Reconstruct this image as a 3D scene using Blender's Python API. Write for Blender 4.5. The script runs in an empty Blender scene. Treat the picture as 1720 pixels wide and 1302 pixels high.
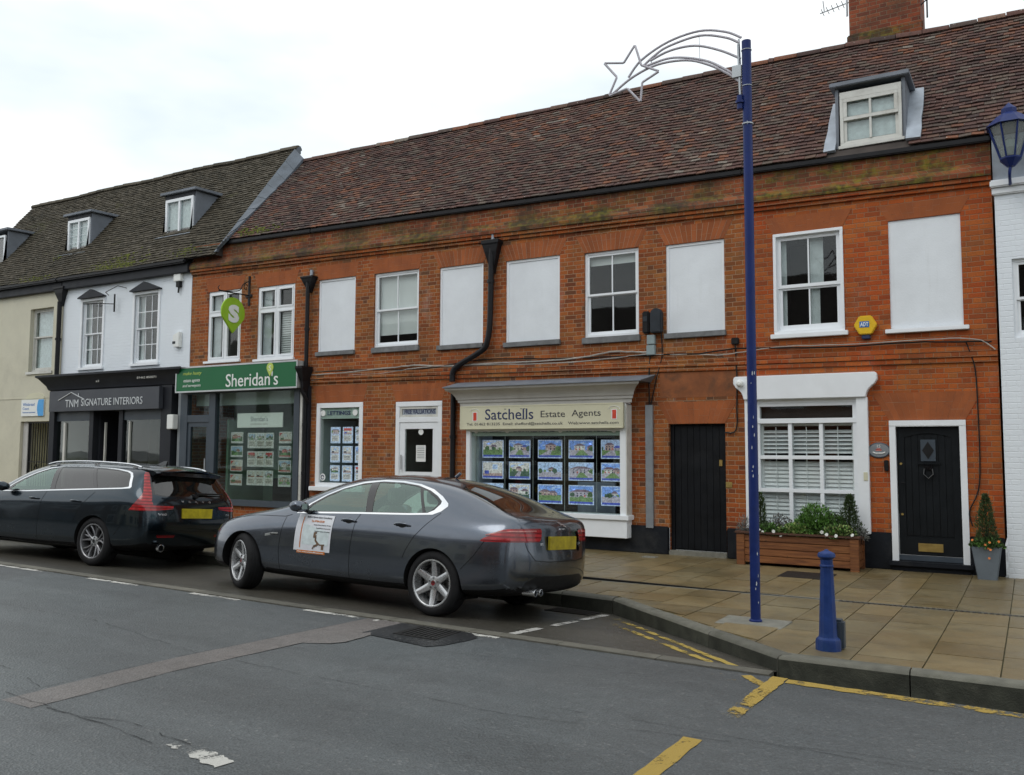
import bpy, bmesh, math, random
from math import sin, cos, pi, radians, tan, sqrt, atan2, floor
from mathutils import Vector, Matrix
from mathutils.bvhtree import BVHTree
random.seed(7)
SC = bpy.context.scene
COL = SC.collection
# ---------------------------------------------------------------- camera
cam_d = bpy.data.cameras.new('camera'); cam = bpy.data.objects.new('camera', cam_d); COL.objects.link(cam)
cam_d.sensor_width = 36.0; cam_d.lens = 36.0 * 1480 / 1720
cam_d.shift_x = 8 / 1720; cam_d.shift_y = -8 / 1720
cam_d.clip_start = 0.1; cam_d.clip_end = 2000
YAW, PIT, ROL = radians(30.6), radians(4.45), radians(0.3)
_f = Vector((-sin(YAW) * cos(PIT), cos(YAW) * cos(PIT), sin(PIT)))
_r = Vector((cos(YAW), sin(YAW), 0)); _u = _r.cross(_f)
_r2 = _r * cos(ROL) + _u * sin(ROL); _u2 = -_r * sin(ROL) + _u * cos(ROL)
_m = Matrix((_r2, _u2, -_f)).transposed().to_4x4(); _m.translation = Vector((0, -14, 1.7))
cam.matrix_world = _m
SC.camera = cam
# ---------------------------------------------------------------- world, sun, exposure
SUN_EL, SUN_AZ = radians(50), radians(200)     # azimuth clockwise from +Y : behind the camera, a little left
W = bpy.data.worlds.new('World'); SC.world = W; W.use_nodes = True
wt = W.node_tree; wt.nodes.clear()
out = wt.nodes.new('ShaderNodeOutputWorld'); mixs = wt.nodes.new('ShaderNodeMixShader')
sky = wt.nodes.new('ShaderNodeTexSky'); sky.sky_type = 'NISHITA'; sky.sun_disc = False
sky.sun_elevation = SUN_EL; sky.sun_rotation = SUN_AZ
b1 = wt.nodes.new('ShaderNodeBackground'); b1.inputs[1].default_value = 0.12
wt.links.new(sky.outputs[0], b1.inputs[0])
b2 = wt.nodes.new('ShaderNodeBackground')
tc = wt.nodes.new('ShaderNodeTexCoord'); ns = wt.nodes.new('ShaderNodeTexNoise')
mp = wt.nodes.new('ShaderNodeMapping'); mp.inputs['Scale'].default_value = (1.0, 1.0, 2.6)
ns.inputs['Scale'].default_value = 2.1; ns.inputs['Detail'].default_value = 5; ns.inputs['Roughness'].default_value = 0.5
wt.links.new(tc.outputs['Generated'], mp.inputs[0]); wt.links.new(mp.outputs[0], ns.inputs[0])
cr = wt.nodes.new('ShaderNodeValToRGB')
cr.color_ramp.elements[0].position = 0.30; cr.color_ramp.elements[0].color = (0.62, 0.71, 0.76, 1)
cr.color_ramp.elements[1].position = 0.56; cr.color_ramp.elements[1].color = (0.98, 1.0, 1.0, 1)
wt.links.new(ns.outputs[0], cr.inputs[0]); wt.links.new(cr.outputs[0], b2.inputs[0]); b2.inputs[1].default_value = 1.32
mixs.inputs[0].default_value = 0.93
wt.links.new(b1.outputs[0], mixs.inputs[1]); wt.links.new(b2.outputs[0], mixs.inputs[2]); wt.links.new(mixs.outputs[0], out.inputs[0])
sd = bpy.data.lights.new('sun', 'SUN'); sd.energy = 0.6; sd.angle = radians(25); sd.color = (1.0, 0.97, 0.93)
so = bpy.data.objects.new('sun', sd); COL.objects.link(so)
_sd = Vector((sin(SUN_AZ) * cos(SUN_EL), cos(SUN_AZ) * cos(SUN_EL), sin(SUN_EL)))
so.rotation_euler = _sd.to_track_quat('Z', 'Y').to_euler(); so.location = (0, -10, 30)
SC.view_settings.view_transform = 'Standard'; SC.view_settings.look = 'None'
SC.view_settings.exposure = 0.0; SC.view_settings.gamma = 1.0
SC.render.engine = 'CYCLES'
try:
    SC.cycles.max_bounces = 7; SC.cycles.transparent_max_bounces = 12; SC.cycles.caustics_reflective = False; SC.cycles.caustics_refractive = False
except Exception: pass

# ---------------------------------------------------------------- node helpers
class NT:
    def __init__(s, name):
        s.mat = bpy.data.materials.new(name); s.mat.use_nodes = True
        s.t = s.mat.node_tree; s.t.nodes.clear()
        s.out = s.t.nodes.new('ShaderNodeOutputMaterial')
    def n(s, k, **kw):
        x = s.t.nodes.new('ShaderNode' + k)
        for a, v in kw.items(): setattr(x, a, v)
        return x
    def l(s, a, b): s.t.links.new(a, b)
    def put(s, sock, v):
        if isinstance(v, bpy.types.NodeSocket): s.l(v, sock)
        elif isinstance(v, (tuple, list)) and len(v) == 3 and sock.type == 'RGBA': sock.default_value = (*v, 1)
        else: sock.default_value = v
    def m(s, op, a, b=None, c=None, clamp=False):
        x = s.n('Math', operation=op, use_clamp=clamp); s.put(x.inputs[0], a)
        if b is not None: s.put(x.inputs[1], b)
        if c is not None: s.put(x.inputs[2], c)
        return x.outputs[0]
    def mix(s, f, a, b, blend='MIX'):
        x = s.n('Mix', data_type='RGBA', blend_type=blend); s.put(x.inputs[0], f); s.put(x.inputs[6], a); s.put(x.inputs[7], b)
        return x.outputs[2]
    def ramp(s, f, stops, interp='LINEAR'):
        x = s.n('ValToRGB'); x.color_ramp.interpolation = interp
        e = x.color_ramp.elements
        while len(e) > 1: e.remove(e[-1])
        e[0].position = stops[0][0]; e[0].color = (*stops[0][1], 1)
        for p, c in stops[1:]:
            q = e.new(p); q.color = (*c, 1)
        s.put(x.inputs[0], f); return x.outputs[0]
    def gray(s, f, stops): return s.ramp(f, [(p, (v, v, v)) for p, v in stops])
    def noise(s, vec, scale, detail=3, rough=.5, dist=0, out=0):
        x = s.n('TexNoise'); s.put(x.inputs['Vector'], vec)
        x.inputs['Scale'].default_value = scale; x.inputs['Detail'].default_value = detail
        x.inputs['Roughness'].default_value = rough; x.inputs['Distortion'].default_value = dist
        return x.outputs[out]
    def obj(s): return s.n('TexCoord').outputs['Object']
    def xyz(s, v):
        x = s.n('SeparateXYZ'); s.l(v, x.inputs[0]); return x.outputs
    def comb(s, a, b, c=0.0):
        x = s.n('CombineXYZ'); s.put(x.inputs[0], a); s.put(x.inputs[1], b); s.put(x.inputs[2], c); return x.outputs[0]
    def scale(s, v, k):
        x = s.n('VectorMath', operation='MULTIPLY'); s.put(x.inputs[0], v); x.inputs[1].default_value = k; return x.outputs[0]
    def bump(s, h, dist=.01, st=1.0, nrm=None):
        x = s.n('Bump'); x.inputs['Strength'].default_value = st; x.inputs['Distance'].default_value = dist
        s.put(x.inputs['Height'], h)
        if nrm is not None: s.l(nrm, x.inputs['Normal'])
        return x.outputs[0]
    def bsdf(s, color=(.5, .5, .5), rough=.6, metal=0.0, normal=None, coat=0.0, emis=None, es=0.0, spec=None, coatr=.03):
        x = s.n('BsdfPrincipled'); s.put(x.inputs['Base Color'], color); s.put(x.inputs['Roughness'], rough); s.put(x.inputs['Metallic'], metal)
        if normal is not None: s.l(normal, x.inputs['Normal'])
        x.inputs['Coat Weight'].default_value = coat; x.inputs['Coat Roughness'].default_value = coatr
        if spec is not None: s.put(x.inputs['Specular IOR Level'], spec)
        if emis is not None: s.put(x.inputs['Emission Color'], emis); x.inputs['Emission Strength'].default_value = es
        return x.outputs[0]
    def done(s, sh): s.l(sh, s.out.inputs[0]); return s.mat
M = {}
def attr_col(N):
    x = N.n('Attribute'); x.attribute_name = 'tint'; return x.outputs['Color']
def plain(name, c, rough=.55, metal=0.0, var=.12, scale=6.0, bump=0.0, bscale=60, coat=0.0, dirt=0.0, dirtc=(.06, .055, .04), tint=False, spec=None):
    """an ordinary painted / cast / plastic surface: base colour with soft blotches, fine bump and optional dirt"""
    N = NT(name); v = N.obj()
    col = N.mix(N.gray(N.noise(v, scale, 4, .6), [(.3, 0), (.7, 1)]), tuple(x * (1 - var) for x in c), tuple(min(1, x * (1 + var)) for x in c))
    if dirt: col = N.mix(N.m('MULTIPLY', N.gray(N.noise(v, scale * .55, 6, .7, .5), [(.52, 0), (.72, 1)]), dirt), col, dirtc)
    if tint: col = N.mix(1.0, col, attr_col(N), 'MULTIPLY')
    nr = N.bump(N.noise(v, bscale, 3), .004, bump) if bump else None
    r = N.gray(N.noise(v, scale * 2, 3), [(.3, max(.02, rough - .06)), (.7, min(1, rough + .06))])
    if spec is None and max(c) < .05 and not coat and not metal: spec = .22
    M[name] = N.done(N.bsdf(col, r, metal, nr, coat, spec=spec)); return M[name]
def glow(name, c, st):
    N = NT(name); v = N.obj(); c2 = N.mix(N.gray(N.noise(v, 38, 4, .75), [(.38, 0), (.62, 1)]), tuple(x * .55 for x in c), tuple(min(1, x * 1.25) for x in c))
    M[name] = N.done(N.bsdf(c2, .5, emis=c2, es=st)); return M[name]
def glass_mat(name, tintc=(.75, .82, .8), fr=1.5, rough=.02, dust=.0, refl=1.0):
    N = NT(name)
    tr = N.n('BsdfTransparent'); N.put(tr.inputs[0], tintc)
    gl = N.n('BsdfGlossy'); gl.inputs['Roughness'].default_value = rough; N.put(gl.inputs[0], (refl, refl, refl) if not isinstance(refl, tuple) else refl)
    nr = N.bump(N.noise(N.obj(), 1.6, 1), .003, .5); N.l(nr, gl.inputs['Normal'])
    lw = N.n('LayerWeight'); lw.inputs[0].default_value = .5
    f = N.m('ADD', N.m('MULTIPLY', N.m('POWER', lw.outputs['Facing'], 4.0), .9), ((fr - 1) / (fr + 1)) ** 2)
    x = N.n('MixShader'); N.l(f, x.inputs[0]); N.l(tr.outputs[0], x.inputs[1]); N.l(gl.outputs[0], x.inputs[2])
    res = x.outputs[0]
    if dust:
        d = N.n('BsdfDiffuse'); N.put(d.inputs[0], (.5, .52, .5)); y = N.n('MixShader'); y.inputs[0].default_value = dust
        N.l(res, y.inputs[1]); N.l(d.outputs[0], y.inputs[2]); res = y.outputs[0]
    M[name] = N.done(res); return M[name]

def brick_mat(name, stops, mortar, paint=None, moss=0.0, soot=0.0, efflo=0.0, rough=.85):
    """Flemish bond brickwork from math nodes; every brick has its own colour"""
    N = NT(name); v = N.obj(); X, Y, Z = N.xyz(v)
    w = N.noise(v, 1.6, 2); wob = N.m('MULTIPLY', N.m('SUBTRACT', w, .5), .02)
    w2 = N.noise(v, 18, 2); wob2 = N.m('MULTIPLY', N.m('SUBTRACT', w2, .5), .012)
    u = N.m('ADD', N.m('ADD', X, N.m('MULTIPLY', Y, .83)), wob2); z = N.m('ADD', N.m('ADD', Z, wob), wob2)
    zz = N.m('DIVIDE', z, .075); row = N.m('FLOOR', zz); par = N.m('MODULO', N.m('ABSOLUTE', row), 2)
    uu = N.m('ADD', N.m('DIVIDE', u, .3375), N.m('MULTIPLY', par, .5)); fl = N.m('FLOOR', uu); fr = N.m('SUBTRACT', uu, fl)
    hd = N.m('GREATER_THAN', fr, .6667); loc = N.m('SUBTRACT', N.m('MULTIPLY', fr, .3375), N.m('MULTIPLY', hd, .225))
    wd = N.m('SUBTRACT', .225, N.m('MULTIPLY', hd, .1125)); du = N.m('MINIMUM', loc, N.m('SUBTRACT', wd, loc))
    vf = N.m('MULTIPLY', N.m('SUBTRACT', zz, row), .075); dv = N.m('MINIMUM', vf, N.m('SUBTRACT', .075, vf))
    d = N.m('MINIMUM', du, dv)
    d = N.m('ADD', d, N.m('MULTIPLY', N.m('SUBTRACT', N.noise(v, 90, 2), .5), .006))
    mask = N.n('MapRange'); N.l(d, mask.inputs[0]); mask.inputs[1].default_value = .0022; mask.inputs[2].default_value = .0075; mk = mask.outputs[0]
    wn = N.n('TexWhiteNoise', noise_dimensions='2D'); N.l(N.comb(N.m('ADD', N.m('MULTIPLY', fl, 2), hd), row), wn.inputs[0])
    col = N.ramp(wn.outputs['Value'], stops)
    big = N.noise(v, .55, 4, .6)
    zone = N.gray(N.noise(v, .9, 3, .6), [(.40, 0), (.60, 1)])
    col = N.mix(N.m('MULTIPLY', zone, .75), col, N.mix(1.0, col, (1.18, .74, .60), 'MULTIPLY'))
    col = N.mix(N.gray(big, [(.35, 0), (.65, .5)]), col, N.mix(1.0, col, (.72, .62, .55), 'MULTIPLY'))
    fine = N.noise(v, 45, 4, .7)
    col = N.mix(N.gray(fine, [(.3, .35), (.62, 0)]), col, (.05, .03, .02))
    col = N.mix(mk, mortar, col)
    if paint is not None:
        pk = N.gray(N.noise(v, 7, 5, .7), [(.25, .0), (.36, 1)])
        col = N.mix(N.m('ADD', N.m('MULTIPLY', pk, .12), .88), (.35, .25, .2), N.mix(N.gray(big, [(.3, 0), (.7, 1)]), paint, tuple(x * .93 for x in paint)))
    if efflo:
        e = N.gray(N.noise(N.scale(v, (1, 1, .45)), 1.7, 6, .7), [(.58, 0), (.70, efflo)])
        col = N.mix(e, col, (.42, .38, .34))
    if soot:
        e = N.gray(N.noise(N.scale(v, (1, 1, .8)), 1.2, 7, .72), [(.44, 0), (.60, soot)])
        col = N.mix(e, col, (.045, .035, .025))
    if moss:
        e = N.gray(N.noise(N.scale(v, (.5, 1, 1.5)), 2.3, 7, .75), [(.46, 0), (.62, moss)])
        mc = N.mix(N.gray(N.noise(v, 9, 3), [(.4, 0), (.62, 1)]), (.045, .05, .016), (.17, .15, .018))
        col = N.mix(e, col, mc)
    h = N.m('ADD', N.m('MULTIPLY', mk, .7 if paint is None else .45), N.m('MULTIPLY', fine, .35))
    nr = N.bump(h, .006, .9)
    M[name] = N.done(N.bsdf(col, rough, normal=nr, spec=.25)); return M[name]

# ---------------------------------------------------------------- mesh helpers
class MB:
    def __init__(s): s.v = []; s.f = []; s.mi = []; s.t = []; s.tint = None; s.mat = 0
    def _f(s, idx):
        s.f.append(tuple(idx)); s.mi.append(s.mat); s.t.append(s.tint)
    def pts(s, ps):
        b = len(s.v); s.v += [tuple(p) for p in ps]; return list(range(b, b + len(ps)))
    def face(s, ps): s._f(s.pts(ps)); return s
    def box(s, x0, x1, y0, y1, z0, z1, mat=None):
        if mat is not None: s.mat = mat
        x0, x1 = min(x0, x1), max(x0, x1); y0, y1 = min(y0, y1), max(y0, y1)
        i = s.pts([(x0, y0, z0), (x1, y0, z0), (x1, y1, z0), (x0, y1, z0), (x0, y0, z1), (x1, y0, z1), (x1, y1, z1), (x0, y1, z1)])
        for q in ((0, 3, 2, 1), (4, 5, 6, 7), (0, 1, 5, 4), (1, 2, 6, 5), (2, 3, 7, 6), (3, 0, 4, 7)): s._f([i[k] for k in q])
        return s
    def hexa(s, ps):
        i = s.pts(ps)
        for q in ((0, 3, 2, 1), (4, 5, 6, 7), (0, 1, 5, 4), (1, 2, 6, 5), (2, 3, 7, 6), (3, 0, 4, 7)): s._f([i[k] for k in q])
        return s
    def sbox(s, x0, x1, y0, y1, zf0, zf1):
        """box whose bottom / top heights are functions of x"""
        return s.hexa([(x0, y0, zf0(x0)), (x1, y0, zf0(x1)), (x1, y1, zf0(x1)), (x0, y1, zf0(x0)), (x0, y0, zf1(x0)), (x1, y0, zf1(x1)), (x1, y1, zf1(x1)), (x0, y1, zf1(x0))])
    def prism(s, poly, a, d0, d1):
        """poly 2D, extruded along axis a ('x': poly=(y,z); 'y': (x,z); 'z': (x,y))"""
        def P(p, d): return {'x': (d, p[0], p[1]), 'y': (p[0], d, p[1]), 'z': (p[0], p[1], d)}[a]
        n = len(poly); A = s.pts([P(p, d0) for p in poly]); B = s.pts([P(p, d1) for p in poly])
        s._f(A[::-1]); s._f(B)
        for k in range(n): s._f((A[k], A[(k + 1) % n], B[(k + 1) % n], B[k]))
        return s
    def loft(s, rings, cap=True, closed=True):
        R = [s.pts(r) for r in rings]; n = len(rings[0])
        for a, b in zip(R, R[1:]):
            for k in range(n if closed else n - 1): s._f((a[k], a[(k + 1) % n], b[(k + 1) % n], b[k]))
        if cap and closed: s._f(R[0][::-1]); s._f(R[-1])
        return s
    def lathe(s, prof, c, n=24, axis='z', cap=True, ph=0.0):
        rings = []
        for r, h in prof:
            ring = []
            for k in range(n):
                a = 2 * pi * k / n + ph; p, q = r * cos(a), r * sin(a)
                ring.append({'z': (c[0] + p, c[1] + q, c[2] + h), 'y': (c[0] + p, c[1] + h, c[2] + q), 'x': (c[0] + h, c[1] + p, c[2] + q)}[axis])
            rings.append(ring)
        return s.loft(rings, cap)
    def cyl(s, c, r, h, n=16, axis='z'): return s.lathe([(r, 0), (r, h)], c, n, axis)
    def tube(s, path, r, n=8, cap=True, closed=False):
        path = [Vector(p) for p in path]; rings = []; m = len(path); up = None
        for i, p in enumerate(path):
            a = path[i - 1] if (i > 0 or closed) else p; b = path[(i + 1) % m] if (i < m - 1 or closed) else p
            t = (b - a).normalized()
            if up is None: up = Vector((0, 0, 1)) if abs(t.z) < .9 else Vector((1, 0, 0))
            u = (up - t * up.dot(t)).normalized(); w = t.cross(u); up = u
            rr = r[i] if isinstance(r, (list, tuple)) else r
            rings.append([p + (u * cos(2 * pi * k / n) + w * sin(2 * pi * k / n)) * rr for k in range(n)])
        if closed: rings.append(rings[0]); cap = False
        return s.loft(rings, cap)
    def build(s, name, mats, parent=None, smooth=False, bevel=0.0, local=False, autos=None):
        me = bpy.data.meshes.new(name); me.from_pydata(s.v, [], s.f); me.update()
        if not isinstance(mats, (list, tuple)): mats = [mats]
        for q in mats: me.materials.append(M[q] if isinstance(q, str) else q)
        me.polygons.foreach_set('material_index', s.mi)
        if any(t is not None for t in s.t):
            ca = me.color_attributes.new('tint', 'FLOAT_COLOR', 'CORNER')
            buf = []
            for p in me.polygons:
                t = s.t[p.index] or (1, 1, 1)
                if not isinstance(t, tuple): t = (t, t, t)
                for _ in range(p.loop_total): buf += [t[0], t[1], t[2], 1.0]
            ca.data.foreach_set('color', buf)
        if bevel:
            bm = bmesh.new(); bm.from_mesh(me)
            bmesh.ops.remove_doubles(bm, verts=bm.verts, dist=1e-6)
            es = [e for e in bm.edges if len(e.link_faces) == 2 and e.calc_face_angle(0) > .6]
            bmesh.ops.bevel(bm, geom=es, offset=bevel, segments=2, affect='EDGES', clamp_overlap=True)
            bm.to_mesh(me); bm.free()
        if smooth or autos:
            bm = bmesh.new(); bm.from_mesh(me)
            if not bevel: bmesh.ops.remove_doubles(bm, verts=bm.verts, dist=1e-6)
            bmesh.ops.recalc_face_normals(bm, faces=bm.faces)
            for f in bm.faces: f.smooth = True
            lim = radians(autos or 40)
            for e in bm.edges:
                if len(e.link_faces) == 2 and e.calc_face_angle(0) > lim: e.smooth = False
            bm.to_mesh(me); bm.free()
        return link(name, me, parent, local)
WORLD_LOC = {}
def link(name, me, parent=None, local=False):
    o = bpy.data.objects.new(name, me); COL.objects.link(o)
    if parent is not None:
        o.parent = parent
        if not local and parent.type == 'EMPTY': o.location = -Vector(parent.location)
    return o
def tag(o, label=None, cat=None, group=None, kind=None):
    if label: o['label'] = label
    if cat: o['category'] = cat
    if group: o['group'] = group
    if kind: o['kind'] = kind
    return o
def empty(name, loc, label=None, cat=None, group=None):
    o = bpy.data.objects.new(name, None); COL.objects.link(o); o.location = loc; o.empty_display_size = .2
    return tag(o, label, cat, group)
def recenter(o, base):
    """give a single-mesh thing its origin at its base"""
    base = Vector(base); o.data.transform(Matrix.Translation(-base)); o.location = base
    for ch in o.children: ch.location = ch.location - base
    return o
def text_mesh(s, size, depth=.004, align='CENTER', font_shear=0.0, weight=0.0, spacing=1.0):
    cu = bpy.data.curves.new('t', 'FONT'); cu.body = s; cu.size = size; cu.extrude = depth; cu.align_x = align; cu.align_y = 'CENTER'
    cu.shear = font_shear; cu.offset = weight; cu.space_character = spacing; cu.resolution_u = 3
    ob = bpy.data.objects.new('t', cu); COL.objects.link(ob)
    bpy.context.view_layer.update()
    me = bpy.data.meshes.new_from_object(ob.evaluated_get(bpy.context.evaluated_depsgraph_get()))
    bpy.data.objects.remove(ob); bpy.data.curves.remove(cu); return me
def text(name, s, x0, x1, z, h, y, mat, parent=None, depth=.004, shear=0.0, weight=0.0, slope=0.0, spacing=1.0, cy=None):
    """lettering facing -Y, fitted to the width x0..x1 and cap height h, centred on height z"""
    me = text_mesh(s, 1.0, depth, 'CENTER', shear, weight, spacing)
    xs = [v.co.x for v in me.vertices]; ys = [v.co.y for v in me.vertices]
    a, b = min(xs), max(xs); c, d = min(ys), max(ys)
    for v in me.vertices:
        X = x0 + (v.co.x - a) / (b - a) * (x1 - x0); Z = z + ((v.co.y - c) / (d - c) - .5) * h + slope * (X - x0)
        v.co = (X, y - v.co.z, Z)
    me.materials.append(M[mat]); return link(name, me, parent)
def lerp(a, b, t): return a + (b - a) * t
def interp(xs, ys, x):
    if x <= xs[0]: return ys[0]
    for i in range(len(xs) - 1):
        if x <= xs[i + 1]: return lerp(ys[i], ys[i + 1], (x - xs[i]) / (xs[i + 1] - xs[i]))
    return ys[-1]
def crom(P, n=6, closed=False):
    """Catmull-Rom through points"""
    P = [Vector(p) for p in P]; m = len(P); R = []
    for i in range(m if closed else m - 1):
        if closed: a, b, c, d = P[i - 1], P[i], P[(i + 1) % m], P[(i + 2) % m]
        else: a, b, c, d = P[max(0, i - 1)], P[i], P[i + 1], P[min(m - 1, i + 2)]
        for k in range(n):
            t = k / n; R.append(.5 * ((2 * b) + (c - a) * t + (2 * a - 5 * b + 4 * c - d) * t * t + (3 * b - a - 3 * c + d) * t ** 3))
    if not closed: R.append(P[-1])
    return R
# ---------------------------------------------------------------- materials
BR = [(0.0, (.17, .065, .030)), (.12, (.27, .088, .026)), (.35, (.33, .105, .026)), (.6, (.39, .130, .032)), (.8, (.43, .165, .045)), (.95, (.31, .13, .040)), (1.0, (.14, .075, .042))]
BR2 = [(0.0, (.30, .082, .024)), (.3, (.40, .100, .022)), (.6, (.46, .125, .026)), (.85, (.48, .155, .036)), (1.0, (.32, .10, .032))]
brick_mat('brick', BR, (.36, .23, .14), efflo=.30, soot=.30)
brick_mat('brick_red', BR2, (.30, .16, .09), efflo=.12, soot=.15)
brick_mat('brick_chimney', [(0, (.16, .05, .03)), (.5, (.27, .075, .035)), (1, (.34, .11, .045))], (.20, .14, .09), soot=.55)
brick_mat('brick_dark', [(0, (.10, .04, .025)), (.5, (.21, .075, .035)), (1, (.30, .12, .05))], (.16, .13, .09), soot=.9, moss=.75, efflo=.3)
brick_mat('brick_mossy', [(0, (.16, .05, .025)), (.5, (.27, .08, .035)), (1, (.33, .11, .045))], (.20, .15, .09), soot=.5, moss=1.0)
brick_mat('brick_parapet', [(0, (.15, .05, .025)), (.5, (.30, .09, .035)), (1, (.38, .13, .05))], (.27, .20, .13), soot=.75, moss=.45, efflo=.3)
brick_mat('white_brick', BR, (.6, .6, .6), paint=(.80, .85, .90))
plain('rubbed_brick', (.31, .088, .026), .9, var=.16, scale=3.5, bump=.4, dirt=.35, dirtc=(.14, .05, .03), tint=True)
plain('string_brick', (.24, .082, .030), .9, var=.3, scale=3.4, bump=.6, dirt=.85, dirtc=(.06, .042, .028))
plain('mortar', (.34, .22, .14), .95, var=.15, scale=9)
plain('cream_render', (.60, .575, .46), .9, var=.06, scale=1.6, bump=.35, dirt=.25, dirtc=(.30, .28, .22))
plain('white_paint', (.82, .85, .88), .45, var=.03, scale=3, bump=.08, dirt=.10, dirtc=(.45, .45, .42))
plain('white_panel_old', (.76, .80, .84), .5, var=.06, scale=2.4, bump=.12, bscale=9, dirt=.30, dirtc=(.52, .55, .55))
plain('old_white', (.62, .62, .58), .6, var=.08, scale=5, dirt=.5, dirtc=(.30, .27, .22))
plain('cornice_grey', (.50, .49, .47), .7, var=.1, scale=2, dirt=.4, dirtc=(.3, .28, .25))
plain('stone_sill', (.17, .175, .18), .85, var=.25, scale=7, bump=.4, dirt=.5, dirtc=(.07, .07, .06))
plain('lead', (.17, .19, .22), .6, metal=.15, var=.18, scale=3, bump=.25, dirt=.4, dirtc=(.09, .10, .11))
plain('lead_dark', (.10, .12, .145), .6, metal=.1, var=.25, scale=4, bump=.25, dirt=.4, dirtc=(.06, .07, .07))
plain('lead_light', (.34, .38, .43), .6, metal=.1, var=.18, scale=4, bump=.2, dirt=.35, dirtc=(.18, .19, .2))
plain('black_iron', (.012, .012, .014), .42, var=.3, scale=8, bump=.3)
plain('plinth_paint', (.008, .010, .014), .6, var=.35, scale=3, bump=.6, bscale=25, dirt=.5, dirtc=(.05, .05, .05))
plain('door_black', (.004, .005, .007), .5, var=.35, scale=2.2, bump=.25, dirt=.25, dirtc=(.03, .03, .03))
plain('navy_door', (.006, .008, .010), .45, var=.2, scale=3, bump=.1)
plain('slate_blue', (.045, .060, .078), .45, var=.12, scale=3, bump=.1)
plain('charcoal', (.020, .022, .028), .5, var=.2, scale=3, bump=.15)
plain('sign_charcoal', (.045, .050, .062), .5, var=.08, scale=2)
plain('sign_green', (.004, .125, .040), .55, var=.06, scale=1.5)
plain('lime', (.30, .52, .020), .4, var=.06, scale=3)
plain('lime_pale', (.50, .62, .12), .5, var=.05, scale=3)
plain('sign_white', (.80, .82, .80), .4, var=.03, scale=4)
plain('sign_cream', (.62, .60, .44), .5, var=.04, scale=2, dirt=.1, dirtc=(.5, .48, .36))
plain('ink_navy', (.018, .030, .10), .5, var=.1)
plain('ink_grey', (.05, .05, .055), .5, var=.1)
plain('ink_blue', (.03, .16, .48), .5, var=.1)
plain('sign_red', (.62, .06, .03), .5, var=.1)
plain('sign_blue', (.05, .35, .75), .4, var=.08)
plain('silver', (.55, .57, .58), .35, metal=.6, var=.06)
plain('brass', (.42, .30, .10), .4, metal=.7, var=.2)
plain('yellow_plastic', (.75, .47, .012), .35, var=.06, scale=8, dirt=.2, dirtc=(.45, .28, .02))
plain('grey_box', (.26, .32, .33), .6, var=.08, dirt=.3, dirtc=(.15, .16, .15))
plain('dark_box', (.030, .036, .044), .5, var=.2, dirt=.3, dirtc=(.06, .06, .06))
plain('trunking', (.24, .26, .28), .5, metal=.2, var=.12, scale=5, dirt=.3)
plain('cable_pale', (.38, .36, .33), .6, var=.3, scale=3)
plain('cable_black', (.014, .014, .014), .5, var=.2)
plain('post_blue', (.010, .024, .125), .40, var=.2, scale=5, bump=.15, spec=.22, dirt=.3, dirtc=(.02, .03, .07))
plain('bollard_blue', (.012, .036, .15), .42, var=.25, scale=9, bump=.35, spec=.25, dirt=.35, dirtc=(.03, .07, .16))
plain('paint_chip', (.55, .58, .6), .7, var=.2)
plain('rope_light', (.48, .46, .50), .45, var=.12, scale=22, bump=.6, bscale=160)
plain('galv', (.42, .45, .47), .45, metal=.5, var=.1)
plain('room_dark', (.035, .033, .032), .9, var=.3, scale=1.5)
plain('room_wall', (.26, .27, .26), .9, var=.15, scale=1.1)
plain('room_green', (.20, .32, .24), .9, var=.25, scale=1.0)
plain('room_floor', (.06, .05, .045), .8, var=.3, scale=2)
plain('blind', (.74, .77, .76), .85, var=.05, scale=3)
plain('curtain', (.55, .60, .61), .9, var=.15, scale=5)
plain('net', (.62, .70, .71), .9, var=.15, scale=12)
plain('shutter_white', (.84, .86, .87), .45, var=.03)
plain('frost', (.46, .54, .52), .6, var=.05)
plain('wicker', (.16, .10, .06), .8, var=.3, scale=30)
plain('sofa', (.22, .10, .04), .85, var=.2)
plain('planter_grey', (.15, .18, .21), .55, var=.1, bump=.15)
plain('soil', (.03, .022, .016), .95, var=.4, scale=20, bump=1.0)
plain('leaf_dark', (.042, .072, .020), .7, var=.3, scale=8, tint=True)
plain('leaf_green', (.085, .19, .035), .55, var=.3, scale=9, tint=True)
plain('leaf_pale', (.24, .30, .10), .6, var=.3, scale=9, tint=True)
plain('leaf_grey', (.15, .16, .15), .7, var=.3, scale=9, tint=True)
plain('leaf_brown', (.07, .045, .035), .7, var=.3, scale=9, tint=True)
plain('petal_white', (.75, .76, .72), .6, var=.05)
plain('petal_orange', (.7, .20, .03), .6, var=.15)
plain('moss', (.075, .085, .012), .95, var=.4, scale=20, bump=1.0, tint=True)
plain('rubber', (.012, .012, .013), .75, var=.2, scale=20, bump=.3)
plain('black_gloss', (.006, .006, .007), .12, var=.1, coat=.5)
plain('black_plastic', (.012, .012, .013), .5, var=.2, scale=15, bump=.2)
plain('chrome', (.80, .81, .82), .10, metal=1.0, var=.03)
plain('satin_chrome', (.70, .72, .74), .25, metal=1.0, var=.03)
plain('alloy', (.50, .51, .52), .28, metal=.75, var=.06, scale=14)
plain('alloy_grey', (.26, .26, .27), .35, metal=.75, var=.08, scale=14)
plain('alloy_dark', (.14, .14, .15), .4, metal=.8, var=.1)
plain('disc_steel', (.25, .24, .23), .4, metal=.8, var=.15)
plain('underbody', (.006, .006, .006), .95, var=.3)
plain('seat_dark', (.035, .035, .038), .8, var=.2, scale=9)
plain('seat_light', (.25, .24, .21), .8, var=.1, scale=9)
plain('plate_yellow', (.34, .27, .014), .5, var=.40, scale=9)
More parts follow.
